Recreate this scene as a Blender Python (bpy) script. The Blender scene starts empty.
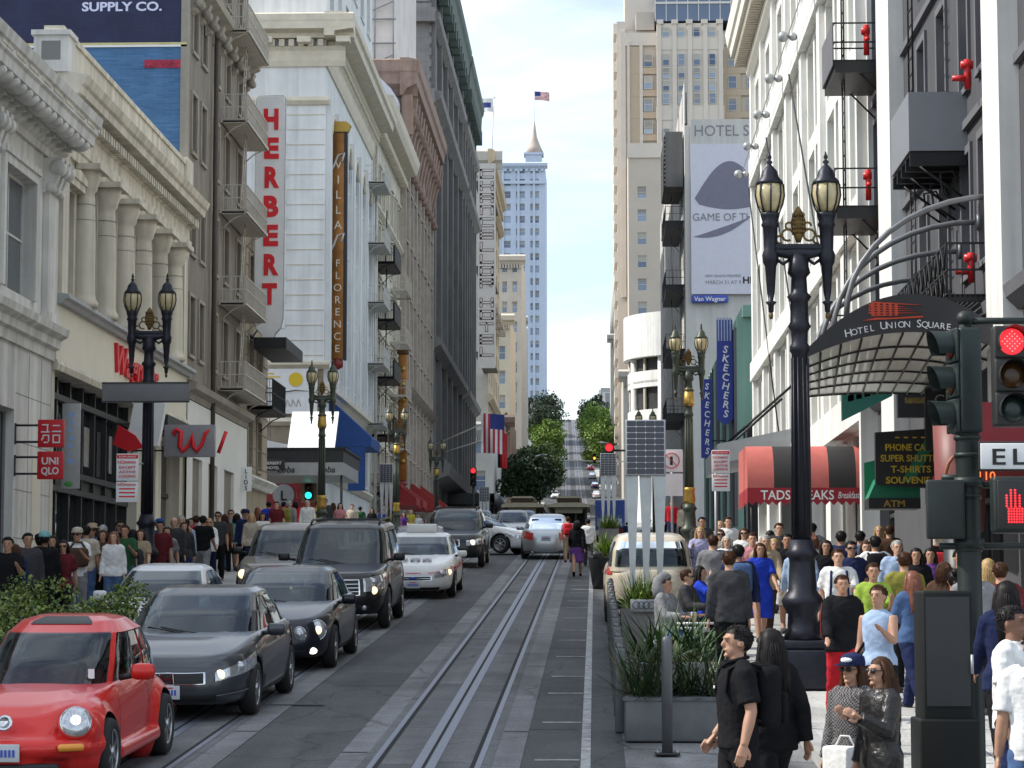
import bpy, bmesh, math, random
from mathutils import Matrix, Vector, noise as mnoise
random.seed(11)
R = math.radians
PI = math.pi
sc = bpy.context.scene
col = sc.collection
# ------------------------------------------------------------------ camera
CAMH = 2.15
PITCH, YAW = R(5.427), R(1.972)
cam = bpy.data.cameras.new('camera')
cam.lens, cam.sensor_width, cam.clip_end, cam.clip_start = 84.375, 36, 6000, .1
cam_ob = bpy.data.objects.new('camera', cam)
col.objects.link(cam_ob)
cam_ob.location = (0, 0, CAMH)
cam_ob.rotation_euler = (PI/2 + PITCH, 0, YAW)
sc.camera = cam_ob
_sa, _ca, _sp, _cp = math.sin(YAW), math.cos(YAW), math.sin(PITCH), math.cos(PITCH)
CF, CR, CU = Vector((-_sa*_cp, _ca*_cp, _sp)), Vector((_ca, _sa, 0)), Vector((_sa*_sp, -_ca*_sp, _cp))
def at(px, py, Y):
    """the point of the street seen at a spot of the photograph, Y metres up the street"""
    d = CF + CR*((px-512)/2400) - CU*((py-384)/2400)
    t = Y/d.y
    return Vector((d.x*t, Y, d.z*t + CAMH))
# ------------------------------------------------------------------ street profile
PROF = [(-80, 0), (10, 0), (14, .08), (18, .26), (24, .61), (90, 4.49), (110, 5.3), (160, 6.3), (230, 9.2), (300, 13.2), (400, 18.2), (450, 22.2),
        (600, 38.2), (750, 56.7), (900, 74.2), (960, 77), (1200, 70), (3000, 10)]
def gz(Y):
    for (y0, z0), (y1, z1) in zip(PROF, PROF[1:]):
        if Y <= y1:
            return z0 + (z1-z0)*(Y-y0)/(y1-y0)
    return 10
def sx(Y):
    """the street bends a little to the west on the hill"""
    return 0 if Y < 400 else -6.1*(min(Y, 960)-400)/500
LF, RF = -13.8, 7.2            # the two building lines
LK, RK = -8.8, 2.2             # the two kerbs
def spot(px, py, h=1.7, up=.15):
    """where somebody h tall stands whose head top is seen at px, py"""
    lo, hi = 6., 300.
    for _ in range(40):
        m = (lo+hi)/2
        if at(px, py, m).z > gz(m)+up+h: lo, hi = lo, m
        else: lo, hi = m, hi
    # the head line drops below the ground plane beyond; first crossing is enough here
    y = 8.
    while y < 250:
        if at(px, py, y).z <= gz(y)+up+h: break
        y += .05
    p = at(px, py, y)
    return p.x, y, gz(y)+up
# ------------------------------------------------------------------ tagging
def tag(o, label=None, cat=None, group=None, kind=None):
    if label: o['label'] = label
    if cat: o['category'] = cat
    if group: o['group'] = group
    if kind: o['kind'] = kind
    return o
def empty(name, loc, rz=0, label=None, cat=None, group=None):
    o = bpy.data.objects.new(name, None)
    o.empty_display_size = .2
    col.objects.link(o)
    o.location = loc
    o.rotation_euler = (0, 0, rz)
    return tag(o, label, cat, group)
def copy_tree(o, parent=None):
    c = o.copy()
    col.objects.link(c)
    c.parent = parent
    if parent: c.matrix_parent_inverse = Matrix()
    for ch in list(KIDS.get(o.name, ())):
        copy_tree(ch, c)
    return c
KIDS = {}
def adopt(o, parent):
    o.parent = parent
    KIDS.setdefault(parent.name, []).append(o)
def dup(o, loc, rz=0, label=None, scale=None):
    c = _dup(o, None)
    c.location = loc
    c.rotation_euler = (0, 0, rz)
    if label: c['label'] = label
    if scale: c.scale = (scale,)*3
    return c
def _dup(o, parent):
    c = o.copy()
    col.objects.link(c)
    c.parent = parent
    for ch in list(KIDS.get(o.name, ())):
        k = _dup(ch, c)
        KIDS.setdefault(c.name, []).append(k)
    return c
# ------------------------------------------------------------------ materials
MATS = {}
def mat(name, c=(.5, .5, .5), rough=.7, metal=0., var=.12, scale=3., bump=.0, bscale=40., emit=0., coat=0., streak=0., spec=.5, trans=0., alpha=1., ior=1.45, sheen=0.):
    if name in MATS: return MATS[name]
    m = bpy.data.materials.new(name)
    m.use_nodes = True
    nt = m.node_tree
    N, L = nt.nodes, nt.links
    b = N['Principled BSDF']
    b.inputs['Roughness'].default_value = rough
    b.inputs['Metallic'].default_value = metal
    b.inputs['Specular IOR Level'].default_value = spec
    b.inputs['Coat Weight'].default_value = coat
    b.inputs['Coat Roughness'].default_value = .04
    b.inputs['IOR'].default_value = ior
    b.inputs['Transmission Weight'].default_value = trans
    b.inputs['Alpha'].default_value = alpha
    if sheen: b.inputs['Sheen Weight'].default_value = sheen
    if emit:
        b.inputs['Emission Color'].default_value = (*c, 1)
        b.inputs['Emission Strength'].default_value = emit
    tc = N.new('ShaderNodeTexCoord')
    if var:
        n = N.new('ShaderNodeTexNoise')
        n.inputs['Scale'].default_value = scale
        n.inputs['Detail'].default_value = 6
        n.inputs['Roughness'].default_value = .65
        L.new(tc.outputs['Object'], n.inputs['Vector'])
        cr = N.new('ShaderNodeMapRange')
        cr.inputs['From Min'].default_value, cr.inputs['From Max'].default_value = .3, .7
        cr.inputs['To Min'].default_value, cr.inputs['To Max'].default_value = 1-var, 1+var
        L.new(n.outputs['Fac'], cr.inputs['Value'])
        fac = cr.outputs['Result']
        if streak:
            mp = N.new('ShaderNodeMapping')
            mp.inputs['Scale'].default_value = (2.2, 2.2, .12)
            L.new(tc.outputs['Object'], mp.inputs['Vector'])
            n2 = N.new('ShaderNodeTexNoise')
            n2.inputs['Scale'].default_value = 1.3
            n2.inputs['Detail'].default_value = 4
            L.new(mp.outputs['Vector'], n2.inputs['Vector'])
            c2 = N.new('ShaderNodeMapRange')
            c2.inputs['From Min'].default_value, c2.inputs['From Max'].default_value = .35, .7
            c2.inputs['To Min'].default_value, c2.inputs['To Max'].default_value = 1, 1-streak
            L.new(n2.outputs['Fac'], c2.inputs['Value'])
            mm = N.new('ShaderNodeMath'); mm.operation = 'MULTIPLY'
            L.new(fac, mm.inputs[0]); L.new(c2.outputs['Result'], mm.inputs[1])
            fac = mm.outputs[0]
        vm = N.new('ShaderNodeVectorMath'); vm.operation = 'SCALE'
        vm.inputs[0].default_value = c
        L.new(fac, vm.inputs['Scale'])
        L.new(vm.outputs['Vector'], b.inputs['Base Color'])
        rr = N.new('ShaderNodeMath'); rr.operation = 'MULTIPLY_ADD'
        L.new(n.outputs['Fac'], rr.inputs[0])
        rr.inputs[1].default_value = .25*min(rough, .6)
        rr.inputs[2].default_value = rough-.12*min(rough, .6)
        L.new(rr.outputs[0], b.inputs['Roughness'])
    else:
        b.inputs['Base Color'].default_value = (*c, 1)
    if bump:
        bn = N.new('ShaderNodeTexNoise')
        bn.inputs['Scale'].default_value = bscale
        bn.inputs['Detail'].default_value = 4
        L.new(tc.outputs['Object'], bn.inputs['Vector'])
        bp = N.new('ShaderNodeBump')
        bp.inputs['Strength'].default_value = bump
        bp.inputs['Distance'].default_value = .02
        L.new(bn.outputs['Fac'], bp.inputs['Height'])
        L.new(bp.outputs['Normal'], b.inputs['Normal'])
    MATS[name] = m
    return m
def brick_mat(name, c1, c2, mortar, bw=.42, bh=.075, axis='XZ'):
    if name in MATS: return MATS[name]
    m = mat(name, c1, .85, var=.0)
    N, L = m.node_tree.nodes, m.node_tree.links
    b = N['Principled BSDF']
    tc = N.new('ShaderNodeTexCoord')
    sep = N.new('ShaderNodeSeparateXYZ'); cmb = N.new('ShaderNodeCombineXYZ')
    L.new(tc.outputs['Object'], sep.inputs[0])
    L.new(sep.outputs[axis[0]], cmb.inputs[0]); L.new(sep.outputs[axis[1]], cmb.inputs[1])
    bt = N.new('ShaderNodeTexBrick')
    bt.inputs['Scale'].default_value = 1
    bt.inputs['Brick Width'].default_value, bt.inputs['Row Height'].default_value = bw, bh
    bt.inputs['Mortar Size'].default_value = .008
    bt.inputs['Color1'].default_value, bt.inputs['Color2'].default_value, bt.inputs['Mortar'].default_value = (*c1, 1), (*c2, 1), (*mortar, 1)
    L.new(cmb.outputs[0], bt.inputs['Vector'])
    n = N.new('ShaderNodeTexNoise'); n.inputs['Scale'].default_value = 1.1; n.inputs['Detail'].default_value = 7
    L.new(tc.outputs['Object'], n.inputs['Vector'])
    mx = N.new('ShaderNodeMixRGB'); mx.blend_type = 'MULTIPLY'; mx.inputs['Fac'].default_value = .7
    cr = N.new('ShaderNodeMapRange')
    cr.inputs['From Min'].default_value, cr.inputs['From Max'].default_value, cr.inputs['To Min'].default_value, cr.inputs['To Max'].default_value = .3, .7, .75, 1.2
    L.new(n.outputs['Fac'], cr.inputs['Value'])
    L.new(bt.outputs['Color'], mx.inputs['Color1']); L.new(cr.outputs['Result'], mx.inputs['Color2'])
    L.new(mx.outputs[0], b.inputs['Base Color'])
    bp = N.new('ShaderNodeBump'); bp.inputs['Strength'].default_value = .4; bp.inputs['Distance'].default_value = .01
    L.new(bt.outputs['Fac'], bp.inputs['Height']); bp.invert = True
    L.new(bp.outputs['Normal'], b.inputs['Normal'])
    return m
# ------------------------------------------------------------------ mesh collecting
class MB:
    def __init__(s, M=None):
        s.v, s.f, s.m, s.sm, s.ms = [], [], [], [], []
        s.M = M
    def mi(s, m):
        if m not in s.ms: s.ms.append(m)
        return s.ms.index(m)
    def add(s, vs, fs, m, smooth=False, M=None):
        o = len(s.v)
        for p in vs:
            p = Vector(p)
            if M is not None: p = M @ p
            if s.M is not None: p = s.M @ p
            s.v.append(tuple(p))
        k = s.mi(m)
        for f in fs:
            s.f.append(tuple(i+o for i in f)); s.m.append(k); s.sm.append(smooth)
        return s
    def quad(s, a, b, c, d, m): return s.add([a, b, c, d], [(0, 1, 2, 3)], m)
    def box(s, x0, x1, y0, y1, z0, z1, m, M=None):
        vs = [(x, y, z) for z in (z0, z1) for y in (y0, y1) for x in (x0, x1)]
        return s.add(vs, [(0, 2, 3, 1), (4, 5, 7, 6), (0, 1, 5, 4), (2, 6, 7, 3), (0, 4, 6, 2), (1, 3, 7, 5)], m, M=M)
    def cbox(s, x0, x1, y0, y1, z0, z1, m, b=.02, M=None):
        """box with chamfered edges"""
        b = min(b, (x1-x0)/2.01, (y1-y0)/2.01, (z1-z0)/2.01)
        bm = bmesh.new()
        bmesh.ops.create_cube(bm, size=1)
        for v in bm.verts:
            v.co = ((x0+x1)/2+v.co.x*(x1-x0), (y0+y1)/2+v.co.y*(y1-y0), (z0+z1)/2+v.co.z*(z1-z0))
        bmesh.ops.bevel(bm, geom=list(bm.edges), offset=b, segments=2, affect='EDGES', profile=.6)
        bm.verts.index_update()
        s.add([v.co.copy() for v in bm.verts], [[v.index for v in f.verts] for f in bm.faces], m, True, M)
        bm.free()
        return s
    def prism(s, poly, d0, d1, m, plane='XZ', M=None, smooth=False):
        """2-D outline swept along the third axis"""
        n = len(poly)
        def p(a, d):
            return {'XZ': (a[0], d, a[1]), 'YZ': (d, a[0], a[1]), 'XY': (a[0], a[1], d)}[plane]
        vs = [p(a, d0) for a in poly] + [p(a, d1) for a in poly]
        fs = [(i, (i+1) % n, n+(i+1) % n, n+i) for i in range(n)] + [tuple(range(n))[::-1], tuple(range(n, 2*n))]
        return s.add(vs, fs, m, smooth, M)
    def tube(s, pts, r, m, n=8, cap=True, M=None, smooth=True, flat=1.):
        pts = [Vector(p) for p in pts]
        rs = r if isinstance(r, (list, tuple)) else [r]*len(pts)
        vs, fs = [], []
        prev = None
        for i, p in enumerate(pts):
            t = (pts[min(i+1, len(pts)-1)]-pts[max(i-1, 0)])
            t = t.normalized() if t.length > 1e-9 else Vector((0, 0, 1))
            if prev is None:
                a = Vector((0, 0, 1)) if abs(t.z) < .9 else Vector((1, 0, 0))
                x = t.cross(a).normalized()
            else:
                x = (prev - t*prev.dot(t))
                x = x.normalized() if x.length > 1e-6 else t.orthogonal().normalized()
            prev = x
            y = t.cross(x)
            for k in range(n):
                w = 2*PI*k/n
                vs.append(p + x*math.cos(w)*rs[i] + y*math.sin(w)*rs[i]*flat)
        for i in range(len(pts)-1):
            for k in range(n):
                fs.append((i*n+k, i*n+(k+1) % n, (i+1)*n+(k+1) % n, (i+1)*n+k))
        if cap:
            fs.append(tuple(range(n))[::-1]); fs.append(tuple(range((len(pts)-1)*n, len(pts)*n)))
        return s.add(vs, fs, m, smooth, M)
    def lathe(s, prof, m, n=16, c=(0, 0, 0), M=None, smooth=True, sx_=1., sy_=1.):
        vs, fs = [], []
        for r, z in prof:
            for k in range(n):
                w = 2*PI*k/n
                vs.append((c[0]+r*math.cos(w)*sx_, c[1]+r*math.sin(w)*sy_, c[2]+z))
        for i in range(len(prof)-1):
            for k in range(n):
                fs.append((i*n+k, i*n+(k+1) % n, (i+1)*n+(k+1) % n, (i+1)*n+k))
        fs.append(tuple(range(n))[::-1]); fs.append(tuple(range((len(prof)-1)*n, len(prof)*n)))
        return s.add(vs, fs, m, smooth, M)
    def ell(s, c, r, m, n=12, k=8, M=None):
        prof = [(max(1e-4, math.sin(PI*i/k)), -math.cos(PI*i/k)) for i in range(k+1)]
        T = Matrix.Translation(Vector(c)) @ Matrix.Diagonal((r[0], r[1], r[2], 1))
        if M is not None: T = M @ T
        return s.lathe(prof, m, n, M=T)
    def mesh(s, name='mesh'):
        me = bpy.data.meshes.new(name)
        me.from_pydata(s.v, [], s.f)
        for m in s.ms: me.materials.append(m)
        me.polygons.foreach_set('material_index', s.m)
        me.polygons.foreach_set('use_smooth', s.sm)
        me.update()
        return me
    def build(s, name, parent=None, loc=(0, 0, 0), rz=0, label=None, cat=None, group=None, kind=None):
        o = bpy.data.objects.new(name, s.mesh(name))
        col.objects.link(o)
        o.location = loc
        o.rotation_euler = (0, 0, rz)
        if parent: adopt(o, parent)
        return tag(o, label, cat, group, kind)
def inst(me, name, parent, loc, rz=0, rot=None, scale=None):
    o = bpy.data.objects.new(name, me)
    col.objects.link(o)
    o.location = loc
    o.rotation_euler = rot or (0, 0, rz)
    if scale: o.scale = scale
    if parent: adopt(o, parent)
    return o
_txt = {}
def text_mb(mb, body, size, m, M, align='CENTER', extrude=.01, bold=0., width=None, shear=0., space=1.):
    """lettering as mesh in the local XZ plane facing -Y, placed by matrix M"""
    key = (body, align, bold, extrude/size, shear, space)
    if key not in _txt:
        cu = bpy.data.curves.new('lettering', 'FONT')
        cu.body = body; cu.size = 1; cu.align_x = align; cu.extrude = extrude/size; cu.offset = bold; cu.shear = shear; cu.space_character = space
        cu.resolution_u = 3
        ob = bpy.data.objects.new('lettering', cu)
        col.objects.link(ob)
        bpy.context.view_layer.update()
        me = bpy.data.meshes.new_from_object(ob.evaluated_get(bpy.context.evaluated_depsgraph_get()))
        vs = [v.co.copy() for v in me.vertices]; fs = [tuple(p.vertices) for p in me.polygons]
        bpy.data.objects.remove(ob); bpy.data.curves.remove(cu); bpy.data.meshes.remove(me)
        _txt[key] = (vs, fs)
    vs, fs = _txt[key]
    xs = [v.x for v in vs] or [0]
    k = size if not width else width/max(.01, max(xs)-min(xs))
    pts = [(v.x*k, -v.z*size, v.y*size) for v in vs]
    mb.add(pts, fs, m, M=M)
def TM(x, y, z, rz=0, rx=0): return Matrix.Translation((x, y, z)) @ Matrix.Rotation(rz, 4, 'Z') @ Matrix.Rotation(rx, 4, 'X')
def remesh(mb, voxel, it=3, name='mesh', wr=0., keep=False):
    o = mb.build('tmp')
    md = o.modifiers.new('r', 'REMESH'); md.mode = 'VOXEL'; md.voxel_size = voxel; md.use_smooth_shade = True
    s = o.modifiers.new('s', 'SMOOTH'); s.iterations = it; s.factor = .5
    bpy.context.view_layer.update()
    me = bpy.data.meshes.new_from_object(o.evaluated_get(bpy.context.evaluated_depsgraph_get()))
    me.name = name
    bpy.data.objects.remove(o)
    me.polygons.foreach_set('use_smooth', [True]*len(me.polygons))
    if wr:
        nn = [v.normal.copy() for v in me.vertices]
        for v, n in zip(me.vertices, nn):
            p = v.co
            q = mnoise.noise(Vector((p.x*5, p.y*5+3, p.z*13+p.x*9)))+.5*mnoise.noise(Vector((p.x*9+7, p.y*9, p.z*26-p.x*16)))
            v.co = p + n*(wr*q)
    if not len(me.materials): me.materials.append(mat('skin_fair', (.56, .33, .23), .5, var=.06, scale=8))
    while len(me.materials) > 1: me.materials.pop()
    me.polygons.foreach_set('material_index', [0]*len(me.polygons))
    return me
# ------------------------------------------------------------------ world and sun
SUN_AZ, SUN_EL = R(89), R(45)      # azimuth measured to the west of the street direction
w = bpy.data.worlds.new('World')
sc.world = w
w.use_nodes = True
nt = w.node_tree
N, L = nt.nodes, nt.links
bg = N['Background']
sky = N.new('ShaderNodeTexSky')
sky.sky_type = 'NISHITA'; sky.sun_disc = False
sky.sun_elevation = SUN_EL; sky.sun_rotation = -SUN_AZ
sky.air_density, sky.dust_density, sky.ozone_density = 1.0, .7, 1.2
tc = N.new('ShaderNodeTexCoord')
mp = N.new('ShaderNodeMapping'); mp.inputs['Scale'].default_value = (1.2, 2.2, 5.5); mp.inputs['Rotation'].default_value = (0, R(28), 0)
L.new(tc.outputs['Generated'], mp.inputs['Vector'])
ns = N.new('ShaderNodeTexNoise'); ns.inputs['Scale'].default_value = 2.4; ns.inputs['Detail'].default_value = 7; ns.inputs['Roughness'].default_value = .55; ns.inputs['Distortion'].default_value = .4
L.new(mp.outputs['Vector'], ns.inputs['Vector'])
rmp = N.new('ShaderNodeMapRange'); rmp.interpolation_type = 'SMOOTHSTEP'
rmp.inputs['From Min'].default_value, rmp.inputs['From Max'].default_value = .36, .68
rmp.inputs['To Min'].default_value, rmp.inputs['To Max'].default_value = .2, .93
L.new(ns.outputs['Fac'], rmp.inputs['Value'])
mx = N.new('ShaderNodeMixRGB')
L.new(rmp.outputs['Result'], mx.inputs['Fac'])
L.new(sky.outputs['Color'], mx.inputs['Color1'])
mx.inputs['Color2'].default_value = (7.4, 7.9, 8.3, 1)      # cloud veil, in the sky's own units
L.new(mx.outputs[0], bg.inputs['Color'])
bg.inputs['Strength'].default_value = .2
sun = bpy.data.lights.new('sun', 'SUN')
sun.energy, sun.angle, sun.color = 5., R(.53), (1, .95, .87)
sun_ob = bpy.data.objects.new('sun', sun)
col.objects.link(sun_ob)
sd = Vector((-math.sin(SUN_AZ)*math.cos(SUN_EL), math.cos(SUN_AZ)*math.cos(SUN_EL), math.sin(SUN_EL)))
sun_ob.rotation_euler = sd.to_track_quat('Z', 'Y').to_euler()
sun_ob.location = (-40, 0, 80)
sc.view_settings.view_transform = 'Standard'; sc.view_settings.look = 'None'; sc.view_settings.exposure = 0
sc.render.engine = 'CYCLES'
sc.cycles.use_denoising = True
sc.cycles.max_bounces = 6; sc.cycles.diffuse_bounces = 3; sc.cycles.glossy_bounces = 3; sc.cycles.transmission_bounces = 4; sc.cycles.transparent_max_bounces = 6
sc.cycles.caustics_reflective = sc.cycles.caustics_refractive = False
sc.cycles.sample_clamp_indirect = 6
# ------------------------------------------------------------------ the setting
asphalt = mat('asphalt', (.075, .077, .082), .82, var=.28, scale=.9, bump=.35, bscale=90)
asphalt2 = mat('asphalt_patch', (.062, .064, .068), .85, var=.2, scale=1.6, bump=.35, bscale=90)
slab = mat('track_concrete', (.118, .12, .126), .8, var=.22, scale=1.4, bump=.25, bscale=60)
slab_edge = mat('track_edge_concrete', (.165, .168, .176), .8, var=.22, scale=1.7, bump=.25, bscale=60)
def road_wear(m, a=.5):
    """cracks, oil stains and wheel tracks"""
    N, L = m.node_tree.nodes, m.node_tree.links
    b = N['Principled BSDF']
    src = b.inputs['Base Color'].links[0].from_socket
    tc = N.new('ShaderNodeTexCoord')
    def noise(scl, vec, det=5):
        mp = N.new('ShaderNodeMapping'); mp.inputs['Scale'].default_value = vec; L.new(tc.outputs['Object'], mp.inputs['Vector'])
        n = N.new('ShaderNodeTexNoise'); n.inputs['Scale'].default_value = scl; n.inputs['Detail'].default_value = det; L.new(mp.outputs['Vector'], n.inputs['Vector'])
        return n
    def rng_(sock, f0, f1, t0, t1):
        r = N.new('ShaderNodeMapRange'); r.inputs['From Min'].default_value, r.inputs['From Max'].default_value, r.inputs['To Min'].default_value, r.inputs['To Max'].default_value = f0, f1, t0, t1
        L.new(sock, r.inputs['Value']); return r.outputs['Result']
    def mul(x, y):
        k = N.new('ShaderNodeMath'); k.operation = 'MULTIPLY'; L.new(x, k.inputs[0]); L.new(y, k.inputs[1]); return k.outputs[0]
    tr = rng_(noise(1.6, (1, .03, 1)).outputs['Fac'], .35, .7, 1.22, 1-.42*a)          # wheel tracks
    st = rng_(noise(.5, (1, .6, 1), 8).outputs['Fac'], .52, .68, 1, 1-.6*a)             # stains
    wn = noise(.7, (1, 1, 1)); vm = N.new('ShaderNodeVectorMath'); vm.operation = 'ADD'
    L.new(tc.outputs['Object'], vm.inputs[0]); L.new(wn.outputs['Color'], vm.inputs[1])
    v = N.new('ShaderNodeTexVoronoi'); v.feature = 'DISTANCE_TO_EDGE'; v.inputs['Scale'].default_value = .42; L.new(vm.outputs[0], v.inputs['Vector'])
    cr = rng_(v.outputs['Distance'], .004, .012, 1-.65*a, 1)
    sp = rng_(noise(38, (1, 1, 1), 2).outputs['Fac'], .35, .65, .78, 1.22)
    f = mul(mul(tr, st), mul(cr, sp))
    x = N.new('ShaderNodeVectorMath'); x.operation = 'SCALE'; L.new(src, x.inputs[0]); L.new(f, x.inputs['Scale']); L.new(x.outputs['Vector'], b.inputs['Base Color'])
steel = mat('rail_steel', (.19, .205, .25), .5, .5, var=.15, scale=6)
slotm = mat('rail_groove', (.01, .01, .011), .9, var=0)
paintw = mat('road_paint', (.34, .34, .34), .75, var=.6, scale=7)
pavem = mat('pavement_concrete', (.38, .375, .36), .85, var=.2, scale=.8, bump=.2, bscale=30)
kerbm = mat('kerb_stone', (.33, .33, .32), .8, var=.2, scale=2)
gutter = mat('gutter_concrete', (.2, .2, .205), .85, var=.3, scale=1.3, bump=.2)
redkerb = mat('kerb_red_paint', (.34, .12, .1), .75, var=.35, scale=5)
joint = mat('pavement_joint', (.12, .12, .12), .9, var=0)
terr = mat('town_ground', (.16, .165, .15), .9, var=.3, scale=.05)
road_wear(asphalt, .6); road_wear(asphalt2, .4); road_wear(slab, .65); road_wear(slab_edge, .6); road_wear(pavem, .45); road_wear(gutter, .9)
def ys(a, b, step=6):
    r = [a]
    y = a
    while y < b-1e-6:
        st = 4 if y < 30 else (step if y < 200 else 25)
        y = min(b, y+st)
        r.append(y)
    ks = [p[0] for p in PROF if a < p[0] < b]
    return sorted(set(r+ks))
def strip(mb, x0, x1, a, b, dz, m, thick=None):
    """sheet that follows the street profile"""
    Y = ys(a, b)
    vs, fs = [], []
    for y in Y:
        o = sx(y)
        vs += [(x0+o, y, gz(y)+dz), (x1+o, y, gz(y)+dz)]
        if thick: vs += [(x0+o, y, gz(y)+dz-thick), (x1+o, y, gz(y)+dz-thick)]
    k = 4 if thick else 2
    for i in range(len(Y)-1):
        a0, b0 = i*k, (i+1)*k
        fs.append((a0, a0+1, b0+1, b0))
        if thick:
            fs.append((a0, b0, b0+2, a0+2)); fs.append((a0+1, a0+3, b0+3, b0+1))
    if thick:
        fs.append((0, 2, 3, 1)); e = (len(Y)-1)*4; fs.append((e, e+1, e+3, e+2))
    mb.add(vs, fs, m)
b = MB(); strip(b, -900, 900, -80, 3000, -.05, terr); b.build('ground', kind='structure')
b = MB()
strip(b, LK, RK, -60, 960, 0, asphalt)
for (y0, y1) in ((1, 21), (101, 120.5), (207, 228), (330, 350), (455, 475), (590, 610)):   # cross streets
    for xa, xb in ((-120, LK), (RK, 120)):
        strip(b, xa, xb, y0+2.5, y1-2.5, .0, asphalt)
b.build('road', kind='structure')
b = MB()
strip(b, -8.75, -6.2, 26, 100, .004, asphalt2)
strip(b, -6.1, -3.4, 30.2, 30.35, .012, asphalt2)
for (x, y, w_, l) in ((-3.1, 33, 1.0, 2.2), (-.6, 40, .9, 3), (-.7, 52, .9, 4), (-3.0, 47, .9, 5), (-.6, 27.5, .8, 2.4)):
    strip(b, x-w_/2, x+w_/2, y, y+l, .004, asphalt2)
b.build('road_patch', kind='structure')
# two cable car tracks: concrete bed, pale edges, rails and the slot between them
for k, c in enumerate((-1.7, -4.75)):
    b = MB()
    strip(b, c-.95, c+.95, -40, 950, .008, slab_edge)
    strip(b, c-.66, c+.66, -40, 950, .012, slab)
    for s in (-1, 1):
        strip(b, c+s*.535-.03, c+s*.535+.03, -40, 950, .018, steel)
        strip(b, c+s*.535-s*.055-.022, c+s*.535-s*.055+.022, -40, 400, .016, slotm)
    strip(b, c-.115, c+.115, -40, 950, .018, steel)
    strip(b, c-.017, c+.017, -40, 400, .022, slotm)
    for y in range(6, 100, 9):                        # cross joints of the bed
        strip(b, c-.45, c-.14, y+.2, y+.55, .016, slab_edge)
        strip(b, c-.95, c-.67, y+1.2, y+1.24, .014, slotm)
        strip(b, c+.67, c+.95, y+3.2, y+3.24, .014, slotm)
    b.build('cable_car_track', kind='structure')
b = MB()
strip(b, -.15, -.05, 14, 100, .006, paintw)
for i in range(22):                                   # parking ticks
    y = 24.6 + i*3.3 + (i % 3)*.35
    strip(b, -.62, -.16, y, y+.1, .006, paintw)
for y in (1.6, 23.0): strip(b, LK+.5, RK, y, y+.3, .006, paintw)
strip(b, -6.5, -6.4, 26, 98, .006, paintw)
b.build('road_marking', kind='structure')
b = MB()
strip(b, 0.3, RK, 22.5, 45, .004, gutter)
strip(b, RK-.55, RK-.16, 45, 100, .004, gutter)
strip(b, LK+.16, LK+.6, 25, 100, .004, gutter)
b.build('gutter', kind='structure')
# pavements block by block with stone kerbs
blocks = [(22, 101), (120.5, 207), (228, 330), (350, 455), (475, 590), (610, 940)]
for (y0, y1) in blocks:
    for (xa, xb, kx) in ((-14.5, LK-.16, LK-.16), (RK+.16, 8, RK)):
        b = MB()
        strip(b, xa, xb, y0, y1, .15, pavem, .4)
        if y0 < 130:
            n = 0
            y = y0+1.2
            while y < y1 and y < 110:
                strip(b, xa+.7, xb-.02, y, y+.02, .154, joint); y += 1.5
            for x in ((xa+2.2, xa+3.7) if xa < 0 else (xa+1.5, xa+3.)):
                strip(b, x, x+.018, y0+.1, y1-.1, .1535, joint)
        b.build('pavement', kind='structure')
        b = MB(); strip(b, kx, kx+.16, y0, y1, .147, kerbm, .3); b.build('kerb', kind='structure')
# south side of the cross street, and the corner ramp with red kerb paint
b = MB(); strip(b, -60, LK, -60, 3.5, .15, pavem, .4); strip(b, RK, 60, -60, 3.5, .15, pavem, .4); b.build('pavement', kind='structure')
b = MB()
pts = [(RK-.02+ .25*0, 22.1)]
arc = [(1.15 + 1.3*(1-math.cos(t)), 20.3 - 1.6*math.sin(t)) for t in [i*PI/2/8 for i in range(9)]]
for (xa, ya), (xb, yb) in zip(arc, arc[1:]):
    za, zb = gz(ya), gz(yb)
    dx, dy = (ya-yb), (xb-xa); l = math.hypot(dx, dy); dx, dy = dx/l*.16, dy/l*.16
    vs = [(xa, ya, za-.1), (xb, yb, zb-.1), (xb, yb, zb+.14), (xa, ya, za+.14), (xa+dx, ya+dy, za-.1), (xb+dx, yb+dy, zb-.1), (xb+dx, yb+dy, zb+.14), (xa+dx, ya+dy, za+.14)]
    b.add(vs, [(0, 1, 2, 3), (4, 7, 6, 5), (3, 2, 6, 7)], redkerb)
b.build('kerb', kind='structure')
b = MB()
strip(b, .9, 8, 16.2, 22.2, .013, pavem)
b.build('pavement', kind='structure')
# ------------------------------------------------------------------ building kit
def FL(X, Y0): return Matrix(((0, 1, 0, X), (1, 0, 0, Y0), (0, 0, 1, 0), (0, 0, 0, 1))), R(90)
def FR(X, Y0): return Matrix(((0, -1, 0, X), (1, 0, 0, Y0), (0, 0, 1, 0), (0, 0, 0, 1))), R(-90)
def FS(X0, Y): return Matrix(((1, 0, 0, X0), (0, -1, 0, Y), (0, 0, 1, 0), (0, 0, 0, 1))), 0.
glass = mat('window_glass', (.03, .037, .045), .04, var=0, spec=.6)
glass_b = mat('window_glass_sky_tint', (.10, .14, .2), .06, var=0, spec=.9)  # blue base colour stands in for the reflected sky
glass_sh = mat('shop_glass', (.012, .014, .016), .03, var=0, spec=.8)
blind = mat('window_blind', (.42, .41, .37), .8, var=.1)
blind2 = mat('window_curtain', (.3, .29, .27), .85, var=.25, scale=9)
wf_white = mat('window_frame_white', (.62, .61, .57), .55, var=.1)
wf_dark = mat('window_frame_dark', (.05, .05, .05), .5, var=.1)
wf_grey = mat('window_frame_grey', (.25, .25, .25), .55, var=.1)
wf_tan = mat('window_frame_tan', (.38, .34, .27), .6, var=.1)
iron_blk = mat('black_iron', (.02, .02, .022), .5, .3, var=.2)
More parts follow.
